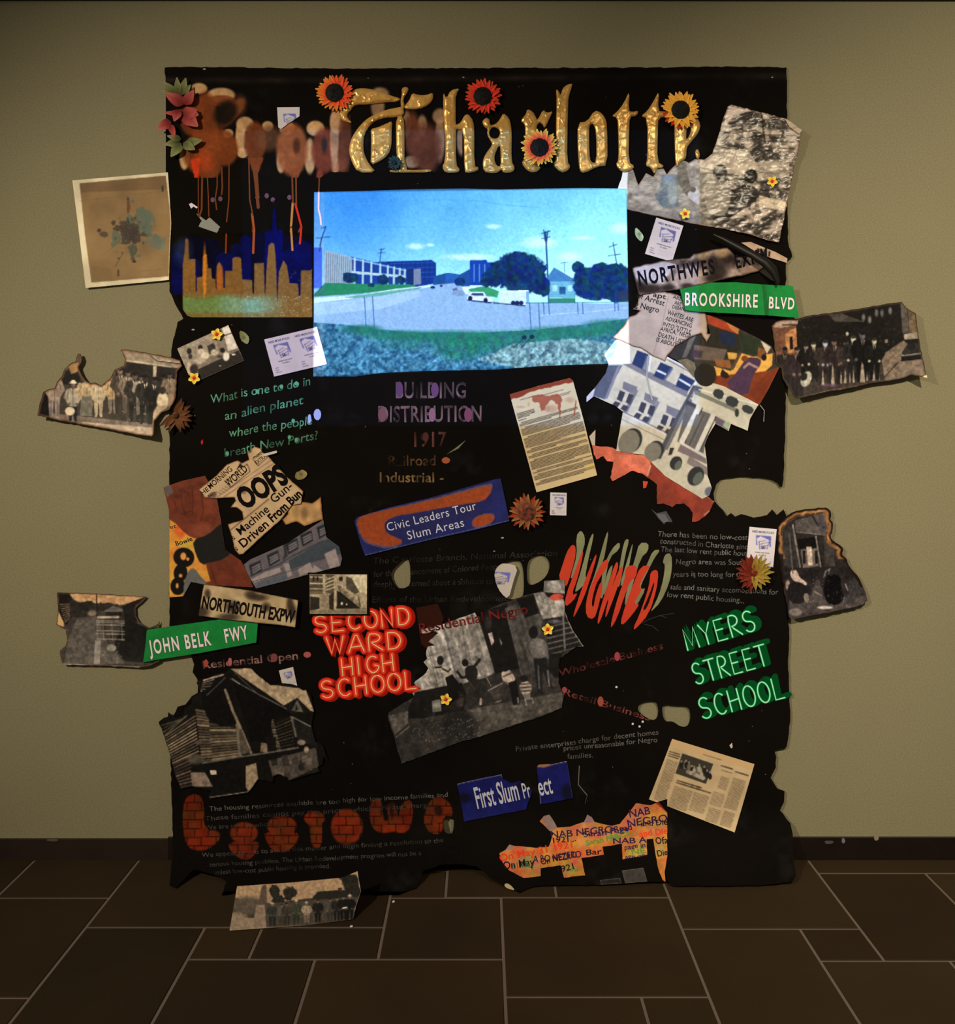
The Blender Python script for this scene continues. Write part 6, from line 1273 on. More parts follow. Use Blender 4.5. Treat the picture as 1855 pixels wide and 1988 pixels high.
# ---- blue sign with worn orange paint
z = ZM(660, 720, 5.153)
out = z([(145, 1505), (170, 1465), (480, 1370), (900, 1270), (1250, 1170), (1530, 1090), (1610, 1075), (1700, 1500), (1400, 1580), (900, 1690), (500, 1790), (255, 1850), (215, 1750)])
cv = cvs(out, (30, 32, 78), z); cv.rough(.22, 22, 5); OG = (142, 60, 26)
for p in [smooth([(155, 1510), (210, 1450), (480, 1380), (900, 1285), (1250, 1190), (1500, 1120), (1535, 1140), (1510, 1230), (1430, 1300), (1200, 1330), (950, 1380), (750, 1420), (560, 1450), (460, 1500), (440, 1560), (460, 1630), (560, 1680), (640, 1720), (560, 1770), (420, 1775), (250, 1720), (200, 1640)], 1), smooth([(1320, 1490), (1420, 1430), (1545, 1420), (1550, 1490), (1480, 1550), (1330, 1580)], 1)]:
    cv.poly(jag(p, 3, 14, 3), (86, 66, 84)); c = np.mean(p, 0); cv.poly(jag([(c[0] + (x - c[0]) * .985, c[1] + (y - c[1]) * (.93 if len(p) > 20 else .85)) for x, y in p], 3, 12, 4), OG)
cv.poly(jag([(460, 1530), (700, 1440), (1100, 1360), (1400, 1310), (1400, 1440), (1200, 1520), (900, 1600), (620, 1680), (500, 1640)], 2, 20, 9), (34, 34, 72), .85); cv.rough(.15, 4, 6)
cv.line([(255, 1845), (900, 1685), (1700, 1498)], 4, (150, 150, 160), .7)
o = sheet('blue_sign', out, cv, 'blue sign with worn orange paint and two lines of white writing, centre', 'sign', .006, 1.7)
ink = Ink(.0068); ink.text('Civic Leaders Tour', z(482, 1605), z(1370, 1385), 16.5, (190, 180, 176), bold=-.002, space=1.08); ink.text('Slum Areas', z(685, 1690), z(1248, 1555), 17, (190, 180, 176), bold=-.002, space=1.08); part(ink.build('lettering', None), o)

# ---- fist painting, grey building painting and the hand-lettered front page, left
z = ZM(300, 860, 4.6375)
out = z([(80, 400), (250, 340), (455, 295), (560, 480), (600, 700), (640, 960), (780, 1060), (830, 1150), (890, 1300), (700, 1290), (450, 1275), (330, 1250), (260, 1380), (135, 1390), (135, 900), (130, 600), (100, 480)])
cv = cvs(out, (98, 46, 26), z)
cv.poly([(135, 690), (480, 900), (520, 1240), (430, 1260), (330, 1200), (250, 1390), (130, 1390)], lambda X, Y: np.stack([200 + 30 * (fbm(X, Y, 12, 4) - .5), 132 + 40 * (fbm(X, Y, 12, 6) - .5), 48 + 0 * X], -1)); cv.ell(230, 790, 50, 60, (196, 66, 26), al=.7, soft=.8); cv.ell(290, 920, 60, 50, (180, 150, 50), al=.6, soft=.8); cv.ell(180, 1000, 50, 60, (190, 110, 40), al=.8, soft=.8)
SKN = lambda X, Y: np.stack([98 + 40 * (fbm(X, Y, 16, 4) - .5), 42 + 22 * (fbm(X, Y, 16, 4) - .5), 24 + 10 * (fbm(X, Y, 16, 4) - .5)], -1)
cv.poly(smooth([(80, 400), (260, 340), (455, 300), (540, 440), (570, 640), (540, 760), (430, 850), (340, 860), (240, 780), (160, 690), (125, 560)], 1), SKN); cv.ell(430, 790, 110, 60, (128, 62, 40), al=.6, soft=.8); cv.ell(500, 500, 60, 120, (120, 54, 32), al=.6, soft=.8)
for p in [[(240, 460), (250, 560), (280, 660)], [(340, 420), (350, 520), (340, 640)], [(180, 520), (200, 600)], [(420, 470), (440, 600), (420, 700)], [(250, 640), (330, 610)]]: cv.line(p, 8, (50, 20, 13), .7)
for x, y in [(250, 430), (330, 400), (210, 480), (410, 370)]: cv.ell(x, y, 34, 22, (70, 34, 24), al=.7, soft=.8)
cv.poly([(80, 395), (140, 380), (175, 440), (115, 490)], (88, 74, 66))
cv.poly(smooth([(340, 870), (480, 830), (600, 720), (680, 700), (720, 960), (640, 1040), (520, 1080), (420, 1100), (370, 1000)], 1), (24, 21, 18)); cv.poly([(460, 1085), (620, 1050), (760, 980), (900, 1310), (560, 1290), (500, 1230)], SKN); cv.line([(500, 1110), (560, 1280)], 10, (54, 22, 12), .6)
for x, y, a, b, r in [(265, 1030, 95, 88, .3), (235, 1170, 62, 80, .1), (210, 1290, 66, 80, 0)]: cv.ell(x, y, a, b, (12, 9, 8), rot=r, soft=.06)
for x, y, a, b in [(260, 1020, 26, 34), (300, 1045, 14, 14), (235, 1195, 16, 16), (205, 1285, 12, 24)]: cv.ell(x, y, a, b, (204, 130, 60), soft=.3)
cv.poly(smooth([(310, 1140), (360, 1120), (420, 1210), (480, 1260), (440, 1330), (260, 1400), (265, 1260)], 1), (92, 88, 80)); cv.rough(.12, 5, 4)
o = sheet('painted_paper', out, cv, 'painting of a raised brown fist with black cuff and chain on yellow, left edge', 'painting', .004, 1.7)
ink = Ink(.0047); ink.text('Bowie', z(195, 925), z(345, 880), 9, (26, 20, 18), bold=.01, wob=1); part(ink.build('lettering', None), o); ink = Ink(.0047); ink.text('et', z(140, 775), z(200, 760), 8, (40, 26, 20), wob=1); part(ink.build('lettering', None), o)
out = z([(805, 1095), (860, 1050), (1200, 900), (1520, 690), (1550, 850), (1665, 935), (1690, 1040), (1672, 1110), (1400, 1180), (1150, 1250), (915, 1310), (860, 1220)])
cv = cvs(out, (96, 84, 82), z); BKG = (34, 36, 38)
for x, y in [(850, 1100), (1010, 1010), (1180, 900), (1310, 830), (1460, 760)]:
    cv.poly([(x, y), (x + 105, y - 45), (x + 120, y + 50), (x + 25, y + 105)], BKG)
    for k in (.2, .5, .8): cv.line([(x + 30 + 8 * k, y + 10 + 75 * k), (x + 95 + 12 * k, y - 22 + 65 * k)], 13, (116, 104, 100))
cv.poly([(1150, 860), (1180, 850), (1200, 1020), (1150, 1060), (1170, 1000)], BKG, .8); cv.line([(860, 1200), (1130, 1090), (1220, 1030), (1520, 880)], 12, (54, 56, 58)); cv.line([(900, 1225), (1200, 1090)], 8, (120, 110, 108)); cv.poly([(1210, 1060), (1560, 860), (1670, 935), (1680, 1000), (1400, 1080), (1200, 1150)], (58, 62, 64))
for q in [[(1530, 1000), (1630, 950), (1670, 1100), (1580, 1130)], [(1290, 1140), (1400, 1075), (1430, 1150), (1310, 1200)], [(1440, 1100), (1520, 1150), (1400, 1180)], [(1000, 1160), (1130, 1120), (1140, 1160), (900, 1260), (870, 1230)], [(1160, 1090), (1210, 1080), (1240, 1190), (1200, 1210)]]: cv.poly(q, (146, 128, 116))
cv.poly([(930, 1270), (1190, 1170), (1200, 1230), (915, 1310)], (80, 82, 86)); cv.line([(880, 1250), (1300, 1130)], 4, (30, 30, 34)); cv.rough(.12, 6, 4)
sheet('painted_building', out, cv, 'painting of a grey building front with dark windows under the hand-lettered front page', 'painting', .005, 1.8)
out = jag(z([(1210, 560), (1330, 530), (1420, 540), (1500, 480), (1508, 600), (1520, 690), (1350, 750), (1280, 710), (1180, 740), (1150, 690), (1200, 640)]), .6, 5, 4)
cv = cvs(out, (172, 128, 76), z); cv.rough(.2, 12, 3); cv.ell(1350, 630, 30, 60, (90, 62, 40), al=.6, soft=.9); cv.burn(out, 1.2, (50, 30, 20), 4, (150, 90, 44))
sheet('paper_scrap', out, cv, 'yellowed burnt scrap right of the hand-lettered front page', 'paper scrap', .0058, 1.8)
out = jag(z([(400, 420), (560, 290), (650, 195), (750, 155), (790, 180), (850, 150), (835, 85), (870, 80), (875, 50), (900, 30), (960, 50), (970, 80), (1030, 125), (1090, 190), (1200, 310), (1340, 435), (1320, 550), (1240, 560), (1130, 700), (980, 830), (800, 1000), (760, 1005), (720, 960), (700, 850), (660, 730), (800, 690), (790, 620), (740, 580), (685, 580), (730, 520), (720, 490), (620, 495), (520, 500), (450, 490)]), .5, 6, 7)
cv = cvs(out, (184, 148, 104), z); cv.rough(.12, 18, 3); BR = (84, 48, 34)
for a, b, w in [((560, 490), (1060, 150), 4), ((620, 490), (1090, 175), 5), ((690, 780), (1030, 505), 9)]: cv.line([a, b], w, BR, .9)
cv.line([(640, 345), (835, 190), (862, 255), (685, 400), (640, 345)], 6, (40, 26, 20)); cv.line([(885, 140), (975, 75), (1020, 125), (935, 205), (885, 140)], 5, (60, 32, 26)); cv.ell(520, 475, 46, 30, (110, 80, 60), rot=-.6); cv.poly([(735, 245), (775, 175), (790, 205)], (24, 16, 12)); cv.ell(800, 430, 30, 30, (90, 62, 40), al=.7, soft=.8)
for k in range(5): cv.line([(560 + 24 * k, 440 - 16 * k), (610 + 24 * k, 460 - 16 * k)], 3.5, (60, 40, 30))
cv.burn(out, .9, (70, 40, 24), 2.5, (150, 104, 60))
fp = sheet('newspaper_clipping', out, cv, 'large tilted hand-lettered front page with heavy black headline, left', 'clipping', .0095, 1.7)
ink = Ink(.0103); BK = (16, 12, 10)
for t, a, b, h, bo in [('OOPS', (810, 600), (1215, 342), 40, .04), ('MORNING', (505, 415), (705, 245), 11, 0), ('HE', (435, 470), (495, 425), 9, -.002), ('WORLD', (670, 395), (845, 245), 15, .006), ('THIRD', (905, 150), (975, 95), 6, 0), ('EXTRA', (920, 195), (1010, 125), 7.5, 0),
                       ('Machine', (775, 830), (1040, 610), 16, .002), ('Gun-', (1080, 545), (1250, 400), 17, .002), ('Driven', (800, 945), (1035, 745), 17, .012), ('From Bun', (1065, 715), (1335, 470), 17, .028), ('S', (720, 980), (755, 960), 7, 0), ('S', (705, 880), (730, 860), 7, 0), ('DAILY', (490, 490), (555, 455), 4.5, 0)]:
    ink.text(t, z(*a), z(*b), h, BK, bold=bo + .006, wob=.6)
part(ink.build('lettering', None), fp)
sheet('paper_scrap', z([(975, 100), (1100, 68), (1106, 88), (985, 122)]), (186, 168, 150), 'small white paper strip above the hand-lettered front page', 'paper scrap', .0125, 2)

# ---- alley photo, left on the wall
z = ZM(80, 1080, 3.435)
out = jag(z([(105, 242), (360, 248), (560, 260), (705, 270), (670, 310), (630, 345), (635, 400), (660, 440), (700, 465), (720, 478), (780, 450), (790, 430), (790, 700), (715, 735), (655, 742), (400, 728), (145, 722), (130, 680), (125, 630), (160, 600), (175, 560), (165, 490), (100, 455), (112, 360)]), .6, 6, 3)
cv = cvs(out, (64, 54, 44), z)
cv.poly([(180, 240), (720, 260), (560, 320), (330, 340), (220, 290)], (172, 122, 70)); cv.poly([(105, 242), (190, 245), (230, 360), (170, 460), (110, 400)], (36, 28, 22))
for k in range(9): cv.line([(125 + 4 * k, 320 + 15 * k), (190, 318 + 12 * k)], 5, (140, 112, 80), .8)
cv.poly([(190, 290), (320, 340), (340, 400), (200, 410)], (50, 42, 34)); cv.bush(290, 330, 80, 34, (44, 38, 30), 3); cv.bush(430, 335, 110, 28, (50, 43, 34), 5); cv.bush(350, 390, 60, 24, (60, 52, 40), 7); cv.poly([(420, 365), (480, 330), (550, 355), (540, 370), (430, 372)], (96, 84, 76)); cv.poly([(430, 370), (540, 370), (540, 400), (430, 400)], (40, 34, 28)); cv.poly([(560, 320), (700, 270), (640, 320), (600, 330)], (40, 30, 24)); cv.poly([(540, 330), (630, 320), (640, 440), (560, 440)], (36, 30, 26))
cv.line([(370, 250), (372, 420)], 7, (34, 26, 22)); cv.poly([(240, 410), (380, 400), (430, 560), (560, 720), (150, 720), (180, 560)], (84, 74, 62)); cv.poly([(360, 560), (400, 560), (390, 720), (350, 720)], (132, 120, 104), .8); cv.poly([(560, 420), (700, 470), (790, 480), (790, 720), (560, 700), (480, 600)], (32, 27, 23)); cv.ell(470, 610, 30, 24, (120, 112, 92)); cv.ell(340, 380, 30, 18, (130, 110, 84), al=.8, soft=.6)
for y in (428, 440, 455, 495, 515, 550): cv.line([(370, y), (555, y + 6)], 5, (150, 138, 118), .9)
for x in (370, 410, 470, 535): cv.line([(x, 425), (x + 8, 560)], 5, (120, 108, 92), .8)
cv.poly([(375, 400), (520, 398), (520, 412), (375, 415)], (150, 130, 100)); cv.speck(260, (128, 118, 102), 4, (.6, 1.6), .5, (125, 1210, 240, 1288)); cv.rough(.25, 6, 4, 3); cv.poly([(100, 370), (112, 360), (150, 440), (152, 470), (100, 455)], (180, 134, 70)); cv.burn(out, 1.0, (40, 26, 18), 3, (110, 72, 40)); cv.line([(145, 720), (655, 740)], 5, (150, 140, 124))
sheet('torn_photo', out, cv, 'torn photo of a muddy alley on the wall left of the green sign', 'photo', lambda px, py: .006 + .008 * np.clip((px - 240) / 40, 0, 1) * 0 + .010 * np.clip((py - 1240) / 50, 0, 1) ** 2, 1.6, 'gloss', base=FLATW)

# ---- photo of wooden back stairs
z = ZM(580, 1040, 5.846)
out = z([(125, 437), (778, 440), (774, 888), (127, 886)]); cv = cvs(out, (150, 128, 92), z); DS = (52, 42, 30)
cv.poly([(520, 440), (780, 440), (774, 660), (700, 640), (600, 560)], (176, 156, 116)); cv.poly([(540, 460), (600, 480), (690, 640), (640, 660), (540, 600)], (80, 68, 50)); cv.poly([(127, 440), (420, 440), (410, 660), (127, 660)], (84, 70, 50))
for y, c in [(470, (150, 130, 96)), (540, (170, 148, 108)), (575, (80, 68, 50)), (600, (140, 120, 86)), (640, (110, 92, 66)), (680, (160, 138, 100))]: cv.line([(127, y), (320, y + 4)], 16, c)
for y in (480, 520, 560, 600): cv.line([(310, y + 20), (420, y - 20)], 14, (160, 138, 100)); 
cv.line([(290, 440), (290, 640)], 30, (160, 138, 100)); cv.line([(415, 440), (405, 860)], 24, (150, 128, 92)); cv.poly([(127, 690), (240, 700), (240, 830), (127, 850)], DS); cv.poly([(235, 660), (350, 650), (345, 880), (235, 880)], (134, 112, 78)); cv.poly([(345, 680), (400, 640), (400, 860), (350, 830)], DS); cv.poly([(430, 620), (470, 640), (680, 800), (690, 830), (600, 830), (430, 830)], (40, 32, 24))
for k in range(7): cv.poly([(440 + 36 * k, 560 + 34 * k), (490 + 36 * k, 575 + 30 * k), (480 + 36 * k, 640 + 28 * k), (450 + 34 * k, 620 + 30 * k)], (130, 112, 80) if k % 2 else (104, 88, 62))
cv.line([(470, 640), (690, 825)], 8, (30, 24, 18)); cv.line([(680, 700), (700, 800), (690, 830)], 8, (40, 32, 24)); cv.line([(430, 600), (432, 800)], 10, (140, 120, 86)); cv.ell(490, 770, 14, 18, (180, 166, 130)); cv.ell(545, 780, 10, 10, (170, 156, 120)); cv.poly([(127, 850), (774, 820), (774, 888), (127, 886)], (110, 96, 66), .8)
for x in (170, 215, 470, 490): cv.ell(x, 490, 12, 26, (40, 32, 24), soft=.4)
cv.rough(.22, 4, 4, 3)
o = sheet('small_photo', out, cv, 'small sepia photo of wooden back stairs above the red neon look words', 'photo', .0075, 1.4)
bo = z([(105, 418), (800, 415), (805, 905), (108, 908)])
part(patch('black_mount', bo, (12, 9, 7), .0055, 4, kind='matte', thick=.001), o)
# ---- big torn street photo with children
z = ZM(730, 1070, 4.314)
out = jag(z([(370, 660), (540, 620), (830, 515), (870, 600), (880, 520), (1000, 460), (1200, 390), (1230, 375), (1400, 335), (1408, 250), (1580, 240), (1585, 360), (1575, 400), (1590, 520), (1610, 580), (1660, 680), (1745, 800), (1680, 800), (1540, 900), (1530, 1100), (1575, 1200), (1560, 1310), (1400, 1380), (1000, 1510), (850, 1560), (700, 1600), (215, 1780), (160, 1580), (100, 1380), (110, 1350), (190, 1300), (320, 1220), (305, 1190), (380, 1150), (320, 1110), (330, 1090), (420, 1020), (440, 980), (400, 930), (430, 900), (420, 860), (435, 800), (500, 790), (440, 760), (520, 690), (500, 670), (390, 690)]), .8, 6, 9)
cv = cvs(out, (52, 47, 41), z)
wood = lambda X, Y: (np.array([126, 116, 104]) * (.65 + .7 * fbm(X - Y * .3 + 400, (Y + X * .3) * .09, 6, 5, 4))[..., None])
cv.poly([(300, 650), (840, 510), (1000, 1020), (860, 1080), (700, 1120), (330, 1230), (280, 1150)], wood); cv.poly([(860, 520), (1100, 440), (1200, 980), (1000, 1030)], (26, 21, 19)); cv.poly([(1080, 480), (1320, 380), (1400, 560), (1330, 1020), (1220, 1040)], lambda X, Y: wood(X, Y) * .55)
cv.poly([(1180, 400), (1320, 370), (1370, 520), (1250, 560)], (22, 18, 17)); cv.poly([(1320, 350), (1590, 330), (1580, 540), (1400, 570)], lambda X, Y: wood(X, Y) * 1.0); cv.poly([(1408, 250), (1580, 240), (1585, 360), (1410, 345)], lambda X, Y: wood(X, Y) * .95); cv.poly([(1410, 345), (1585, 355), (1585, 405), (1440, 385)], (24, 20, 19)); cv.ell(1515, 385, 56, 28, (196, 50, 34), rot=-.1, soft=.1)
for k in range(5): cv.line([(580 + 14 * k - 8, 640), (700 + 14 * k, 1110)], 7, (70, 66, 64), .25)
cv.line([(570, 650), (690, 1110)], 18, (86, 82, 80), .8); cv.line([(720, 600), (760, 900)], 3, (60, 54, 48)); cv.line([(420, 890), (700, 790)], 3, (70, 60, 54)); cv.line([(440, 830), (530, 1170)], 4, (60, 54, 48)); cv.poly([(940, 690), (975, 680), (990, 760), (970, 790)], (150, 126, 118)); cv.poly([(1030, 720), (1060, 770), (1050, 790)], (112, 104, 98)); cv.ell(940, 600, 30, 60, (60, 54, 50), al=.7, soft=.7)
# shutters
cv.poly([(1420, 570), (1600, 550), (1750, 800), (1540, 860), (1450, 860)], (34, 30, 28))
for k in range(6): cv.line([(1430 + 5 * k, 640 + 45 * k), (1640 + 14 * k, 590 + 42 * k)], 11, (92, 84, 76), .9)
cv.line([(1570, 545), (1585, 830)], 14, (96, 90, 84)); cv.line([(1590, 520), (1640, 650), (1740, 800)], 5, (170, 150, 120)); cv.ell(1500, 590, 60, 16, (96, 88, 96), al=.8, soft=.6); cv.poly([(1450, 860), (1560, 860), (1530, 1100), (1450, 1000)], (28, 24, 22))
# ground
cv.poly([(100, 1400), (320, 1220), (560, 1150), (1000, 1040), (1540, 1060), (1580, 1310), (850, 1560), (215, 1790)], (52, 46, 40)); cv.poly([(760, 1330), (1560, 1180), (1570, 1310), (850, 1560)], (76, 68, 58)); cv.poly([(330, 1180), (720, 1100), (760, 1200), (740, 1330), (400, 1400), (240, 1400)], (28, 23, 20))
cv.poly([(110, 1380), (270, 1340), (270, 1440), (160, 1540)], (84, 74, 64)); cv.line([(180, 1550), (280, 1470)], 10, (96, 88, 78)); cv.poly([(470, 1255), (540, 1240), (550, 1340), (475, 1350)], (100, 94, 82)); cv.rough(.3, 10, 7)
# children
def kid(head, body, limbs, c, lc, hr=(28, 36), hc=(30, 25, 24)):
    cv.poly(smooth(body, 1), c)
    for p, w in limbs: cv.line(p, w, lc)
    cv.ell(*head, *hr, hc, soft=.15)
kid((540, 915), [(545, 950), (600, 985), (640, 1010), (650, 1070), (580, 1080), (560, 1010), (500, 970)], [([(550, 970), (500, 975)], 16), ([(560, 985), (605, 1010), (625, 985)], 14)], (146, 132, 112), (44, 36, 32), (28, 40))
cv.poly([(580, 1060), (640, 1030), (700, 1110), (690, 1180), (610, 1180)], (24, 20, 18))
kid((748, 935), [(750, 965), (830, 950), (860, 1010), (840, 1090), (770, 1090), (745, 1040)], [([(770, 1050), (720, 1060), (685, 1010)], 22), ([(830, 960), (870, 910)], 24), ([(870, 910), (835, 880)], 5)], (38, 34, 32), (34, 30, 28), (28, 32))
cv.poly([(770, 1080), (860, 1070), (890, 1100), (870, 1180), (880, 1240), (850, 1240), (830, 1170), (790, 1120)], (44, 38, 34)); cv.line([(880, 1240), (878, 1280)], 20, (150, 122, 104)); cv.line([(790, 1100), (830, 1160)], 14, (70, 58, 48))
kid((1080, 985), [(1050, 1010), (1110, 980), (1170, 1060), (1160, 1090), (1090, 1110), (1060, 1080)], [([(1070, 1090), (1110, 1110)], 14)], (166, 142, 122), (110, 84, 70), (34, 26)); cv.line([(1070, 1050), (1140, 1020)], 10, (60, 50, 48)); cv.poly([(1110, 1100), (1180, 1080), (1210, 1280), (1150, 1290)], (26, 22, 21)); cv.line([(1190, 1230), (1195, 1270)], 14, (110, 100, 92))
kid((1240, 1065), [(1210, 1100), (1290, 1090), (1310, 1140), (1290, 1200), (1230, 1210), (1200, 1140)], [], (150, 128, 106), (60, 50, 44), (34, 24))
for y in (1115, 1145, 1175): cv.line([(1205, y), (1305, y - 8)], 12, (70, 58, 52))
cv.poly([(1230, 1200), (1295, 1195), (1300, 1240), (1255, 1250)], (112, 100, 92)); cv.line([(1250, 1240), (1262, 1290)], 10, (130, 118, 108)); cv.line([(1310, 1230), (1320, 1275)], 9, (120, 108, 98))
kid((1320, 680), [(1290, 740), (1390, 725), (1440, 780), (1440, 890), (1330, 900), (1290, 830)], [([(1420, 770), (1440, 890)], 22)], (96, 88, 80), (84, 76, 70), (38, 52), (26, 22, 21)); cv.poly([(1320, 900), (1430, 895), (1480, 1140), (1450, 1150), (1400, 1000), (1395, 1180), (1355, 1190)], (34, 30, 30)); cv.line([(1360, 960), (1370, 1150)], 12, (76, 72, 70)); cv.line([(1440, 1000), (1455, 1130)], 14, (88, 82, 78)); cv.ell(1490, 1145, 30, 12, (40, 36, 34)); cv.ell(1375, 1195, 30, 12, (40, 36, 34))
cv.line([(890, 990), (965, 1130)], 7, (130, 112, 96)); cv.poly([(980, 1130), (1060, 1100), (1050, 1160), (980, 1200), (930, 1170)], (60, 52, 46)); cv.line([(940, 1170), (1060, 1105)], 6, (150, 138, 124)); cv.line([(1000, 1270), (1050, 1250)], 6, (120, 112, 104))
# near child's head
cv.poly(smooth([(620, 1190), (680, 1165), (730, 1190), (745, 1260), (700, 1330), (640, 1340), (600, 1300)], 2), (40, 33, 30)); cv.ell(705, 1250, 34, 56, (64, 52, 46), soft=.5); cv.ell(650, 1210, 50, 44, (20, 16, 15), soft=.4); cv.line([(690, 1225), (730, 1218)], 7, (22, 17, 16)); cv.ell(712, 1290, 16, 8, (90, 60, 52), soft=.5); cv.ell(700, 1470, 150, 130, (38, 34, 31), soft=.4)
cv.speck(170, (140, 130, 116), 5, (.5, 1.5), .6, (800, 1395, 935, 1440)); cv.speck(70, (150, 140, 126), 8, (.5, 1.3), .6, (760, 1370, 1000, 1470)); cv.rough(.25, 4, 9, 3); cv.rough(.2, 30, 3)
o = sheet('torn_photo', out, cv, 'big torn street photo of playing children beside wooden walls, below the burnt holes', 'photo', lambda px, py: .0045 + .002 * fbm(px, py, 30, 6), 1.7)
ink = Ink(lambda px, py: .0055 + .002 * fbm(px, py, 30, 6)); ink.text('Residential Negro', z(370, 690), z(1280, 520), 19, fade((110, 34, 28), 12, .35, 18), bold=.012); part(ink.build('stencilled_lettering', None), o)

# ---- ruined wooden house
z = ZM(290, 1240, 5.013)
out = jag(z([(90, 810), (140, 770), (180, 760), (185, 715), (225, 745), (260, 770), (330, 740), (340, 670), (405, 640), (410, 570), (500, 520), (460, 430), (480, 400), (560, 380), (640, 340), (720, 340), (790, 290), (990, 285), (1080, 370), (1180, 450), (1260, 435), (1400, 450), (1510, 500), (1525, 485), (1580, 560), (1605, 710), (1580, 860), (1620, 1000), (1690, 1040), (1740, 1190), (1700, 1150), (1690, 1220), (1640, 1250), (1670, 1290), (1500, 1340), (1360, 1385), (1340, 1350), (1250, 1320), (1210, 1340), (1200, 1400), (1060, 1370), (1010, 1440), (960, 1500), (780, 1530), (590, 1560), (570, 1530), (600, 1480), (420, 1440), (310, 1465), (240, 1300), (200, 1120), (150, 960)]), .7, 6, 5)
cv = cvs(out, (27, 22, 17), z); LW = (112, 90, 64); SKY = (150, 122, 86)
cv.poly([(780, 285), (1000, 280), (1200, 450), (1520, 490), (1605, 710), (1530, 690), (1440, 575), (1310, 650)], lambda X, Y: np.array(SKY) * (.85 + .3 * fbm(X, Y, 14, 4))[..., None])
def boards(poly, a, b, n, c, w, seed=1):
    p0, p1 = np.array(a, float), np.array(b, float); (q0, q1) = (np.array(poly[0], float), np.array(poly[1], float))
    for i in range(n):
        t = (i + .5) / n; s = p0 * (1 - t) + p1 * t; e = q0 * (1 - t) + q1 * t; cv.line([tuple(s), tuple(e)], w, tuple(np.array(c) * random.Random(seed * 99 + i).uniform(.6, 1.15)))
boards([(440, 740), (480, 1110)], (130, 950), (215, 1230), 12, (128, 104, 74), 12, 1); boards([(380, 740), (300, 790)], (150, 960), (110, 830), 4, (96, 80, 58), 9, 5); boards([(400, 1130), (420, 1440)], (220, 1220), (300, 1460), 9, (108, 82, 64), 16, 2)
boards([(560, 700), (620, 1190)], (455, 680), (520, 1200), 18, LW, 20, 3); boards([(880, 830), (890, 1150)], (590, 820), (620, 1190), 13, (118, 96, 68), 20, 4); boards([(1370, 750), (1420, 1070)], (1200, 830), (1260, 1100), 10, (88, 74, 54), 6, 6); boards([(1200, 780), (1280, 1090)], (1175, 780), (1245, 1095), 16, (140, 118, 86), 9, 7)
boards([(650, 350), (560, 540)], (530, 400), (500, 520), 6, (120, 96, 76), 9, 8)
cv.poly([(500, 520), (740, 380), (800, 390), (860, 830), (700, 860), (560, 760), (520, 640)], (22, 18, 15)); cv.poly([(560, 720), (860, 850), (860, 880), (640, 820)], (22, 18, 15), .7)
cv.poly([(800, 390), (1310, 650), (1410, 720), (1370, 750), (1190, 790), (1170, 1090), (1080, 1000), (990, 1000)], (20, 17, 14)); cv.line([(740, 500), (820, 720), (880, 850), (990, 1110)], 26, (122, 100, 72)); cv.poly([(860, 880), (900, 880), (985, 1110), (890, 1130)], (84, 70, 52)); cv.poly([(840, 830), (870, 830), (890, 1140), (870, 1150)], (112, 96, 74))
cv.line([(790, 390), (1100, 560), (1410, 720)], 10, (88, 82, 72)); cv.line([(830, 330), (1080, 560)], 8, (70, 64, 56)); cv.line([(740, 380), (560, 550)], 10, (70, 64, 54)); cv.line([(810, 390), (880, 440)], 8, (130, 124, 114)); cv.line([(530, 405), (720, 350)], 14, (140, 118, 96))
cv.poly([(1310, 650), (1440, 575), (1590, 720), (1380, 730)], (30, 27, 23)); cv.poly([(1385, 700), (1440, 595), (1500, 715)], (88, 82, 68)); cv.poly([(1430, 640), (1450, 690), (1420, 700)], (30, 26, 22)); cv.poly([(1370, 750), (1400, 760), (1460, 950), (1420, 960)], (90, 80, 66)); cv.line([(1390, 760), (1580, 860)], 10, (120, 108, 90)); cv.poly([(1400, 790), (1580, 860), (1640, 1050), (1450, 1000)], (38, 33, 28))
cv.poly([(1090, 1010), (1150, 1020), (1150, 1110), (1080, 1100)], LW); cv.poly([(1120, 950), (1230, 960), (1240, 1090), (1160, 1090)], (30, 22, 18)); cv.line([(520, 1210), (880, 1150), (1280, 1090), (1450, 1060)], 14, (96, 86, 72)); cv.poly([(400, 1260), (890, 1170), (940, 1380), (960, 1500), (600, 1480), (420, 1440)], (24, 21, 17)); cv.poly([(400, 1300), (540, 1300), (620, 1440), (420, 1440)], (122, 96, 76)); cv.poly([(590, 1280), (650, 1280), (655, 1320), (600, 1325)], (170, 146, 116)); cv.poly([(940, 1240), (1040, 1210), (1060, 1370), (970, 1500), (940, 1440)], (136, 110, 76)); cv.poly([(1160, 1190), (1620, 1060), (1650, 1250), (1360, 1380), (1200, 1340)], (78, 66, 54))
for k in range(14): x = 1180 + R.random() * 430; y = 1120 + R.random() * 200; cv.poly([(x, y), (x + 60, y - 16), (x + 66, y + 50), (x + 6, y + 60)], R.choice([(104, 86, 70), (60, 50, 42), (90, 76, 60), (44, 37, 31)]), .9)
cv.ell(480, 1010, 40, 20, (90, 70, 50)); cv.ell(450, 1170, 80, 50, (96, 84, 60), al=.7, soft=.5); cv.ell(1480, 1010, 40, 26, (120, 104, 84)); cv.ell(1530, 1080, 24, 30, (140, 116, 90)); cv.line([(580, 1545), (960, 1490)], 8, (120, 108, 90)); cv.rough(.25, 5, 4, 3); cv.burn(out, 1.2, (22, 16, 12))
sheet('torn_photo', out, cv, 'torn picture of a collapsing wooden house at the lower left edge', 'photo', lambda px, py: .006 + .008 * np.clip((345 - px) / 40, 0, 1) ** 2 + .003 * fbm(px, py, 40, 6), 1.7, 'gloss')

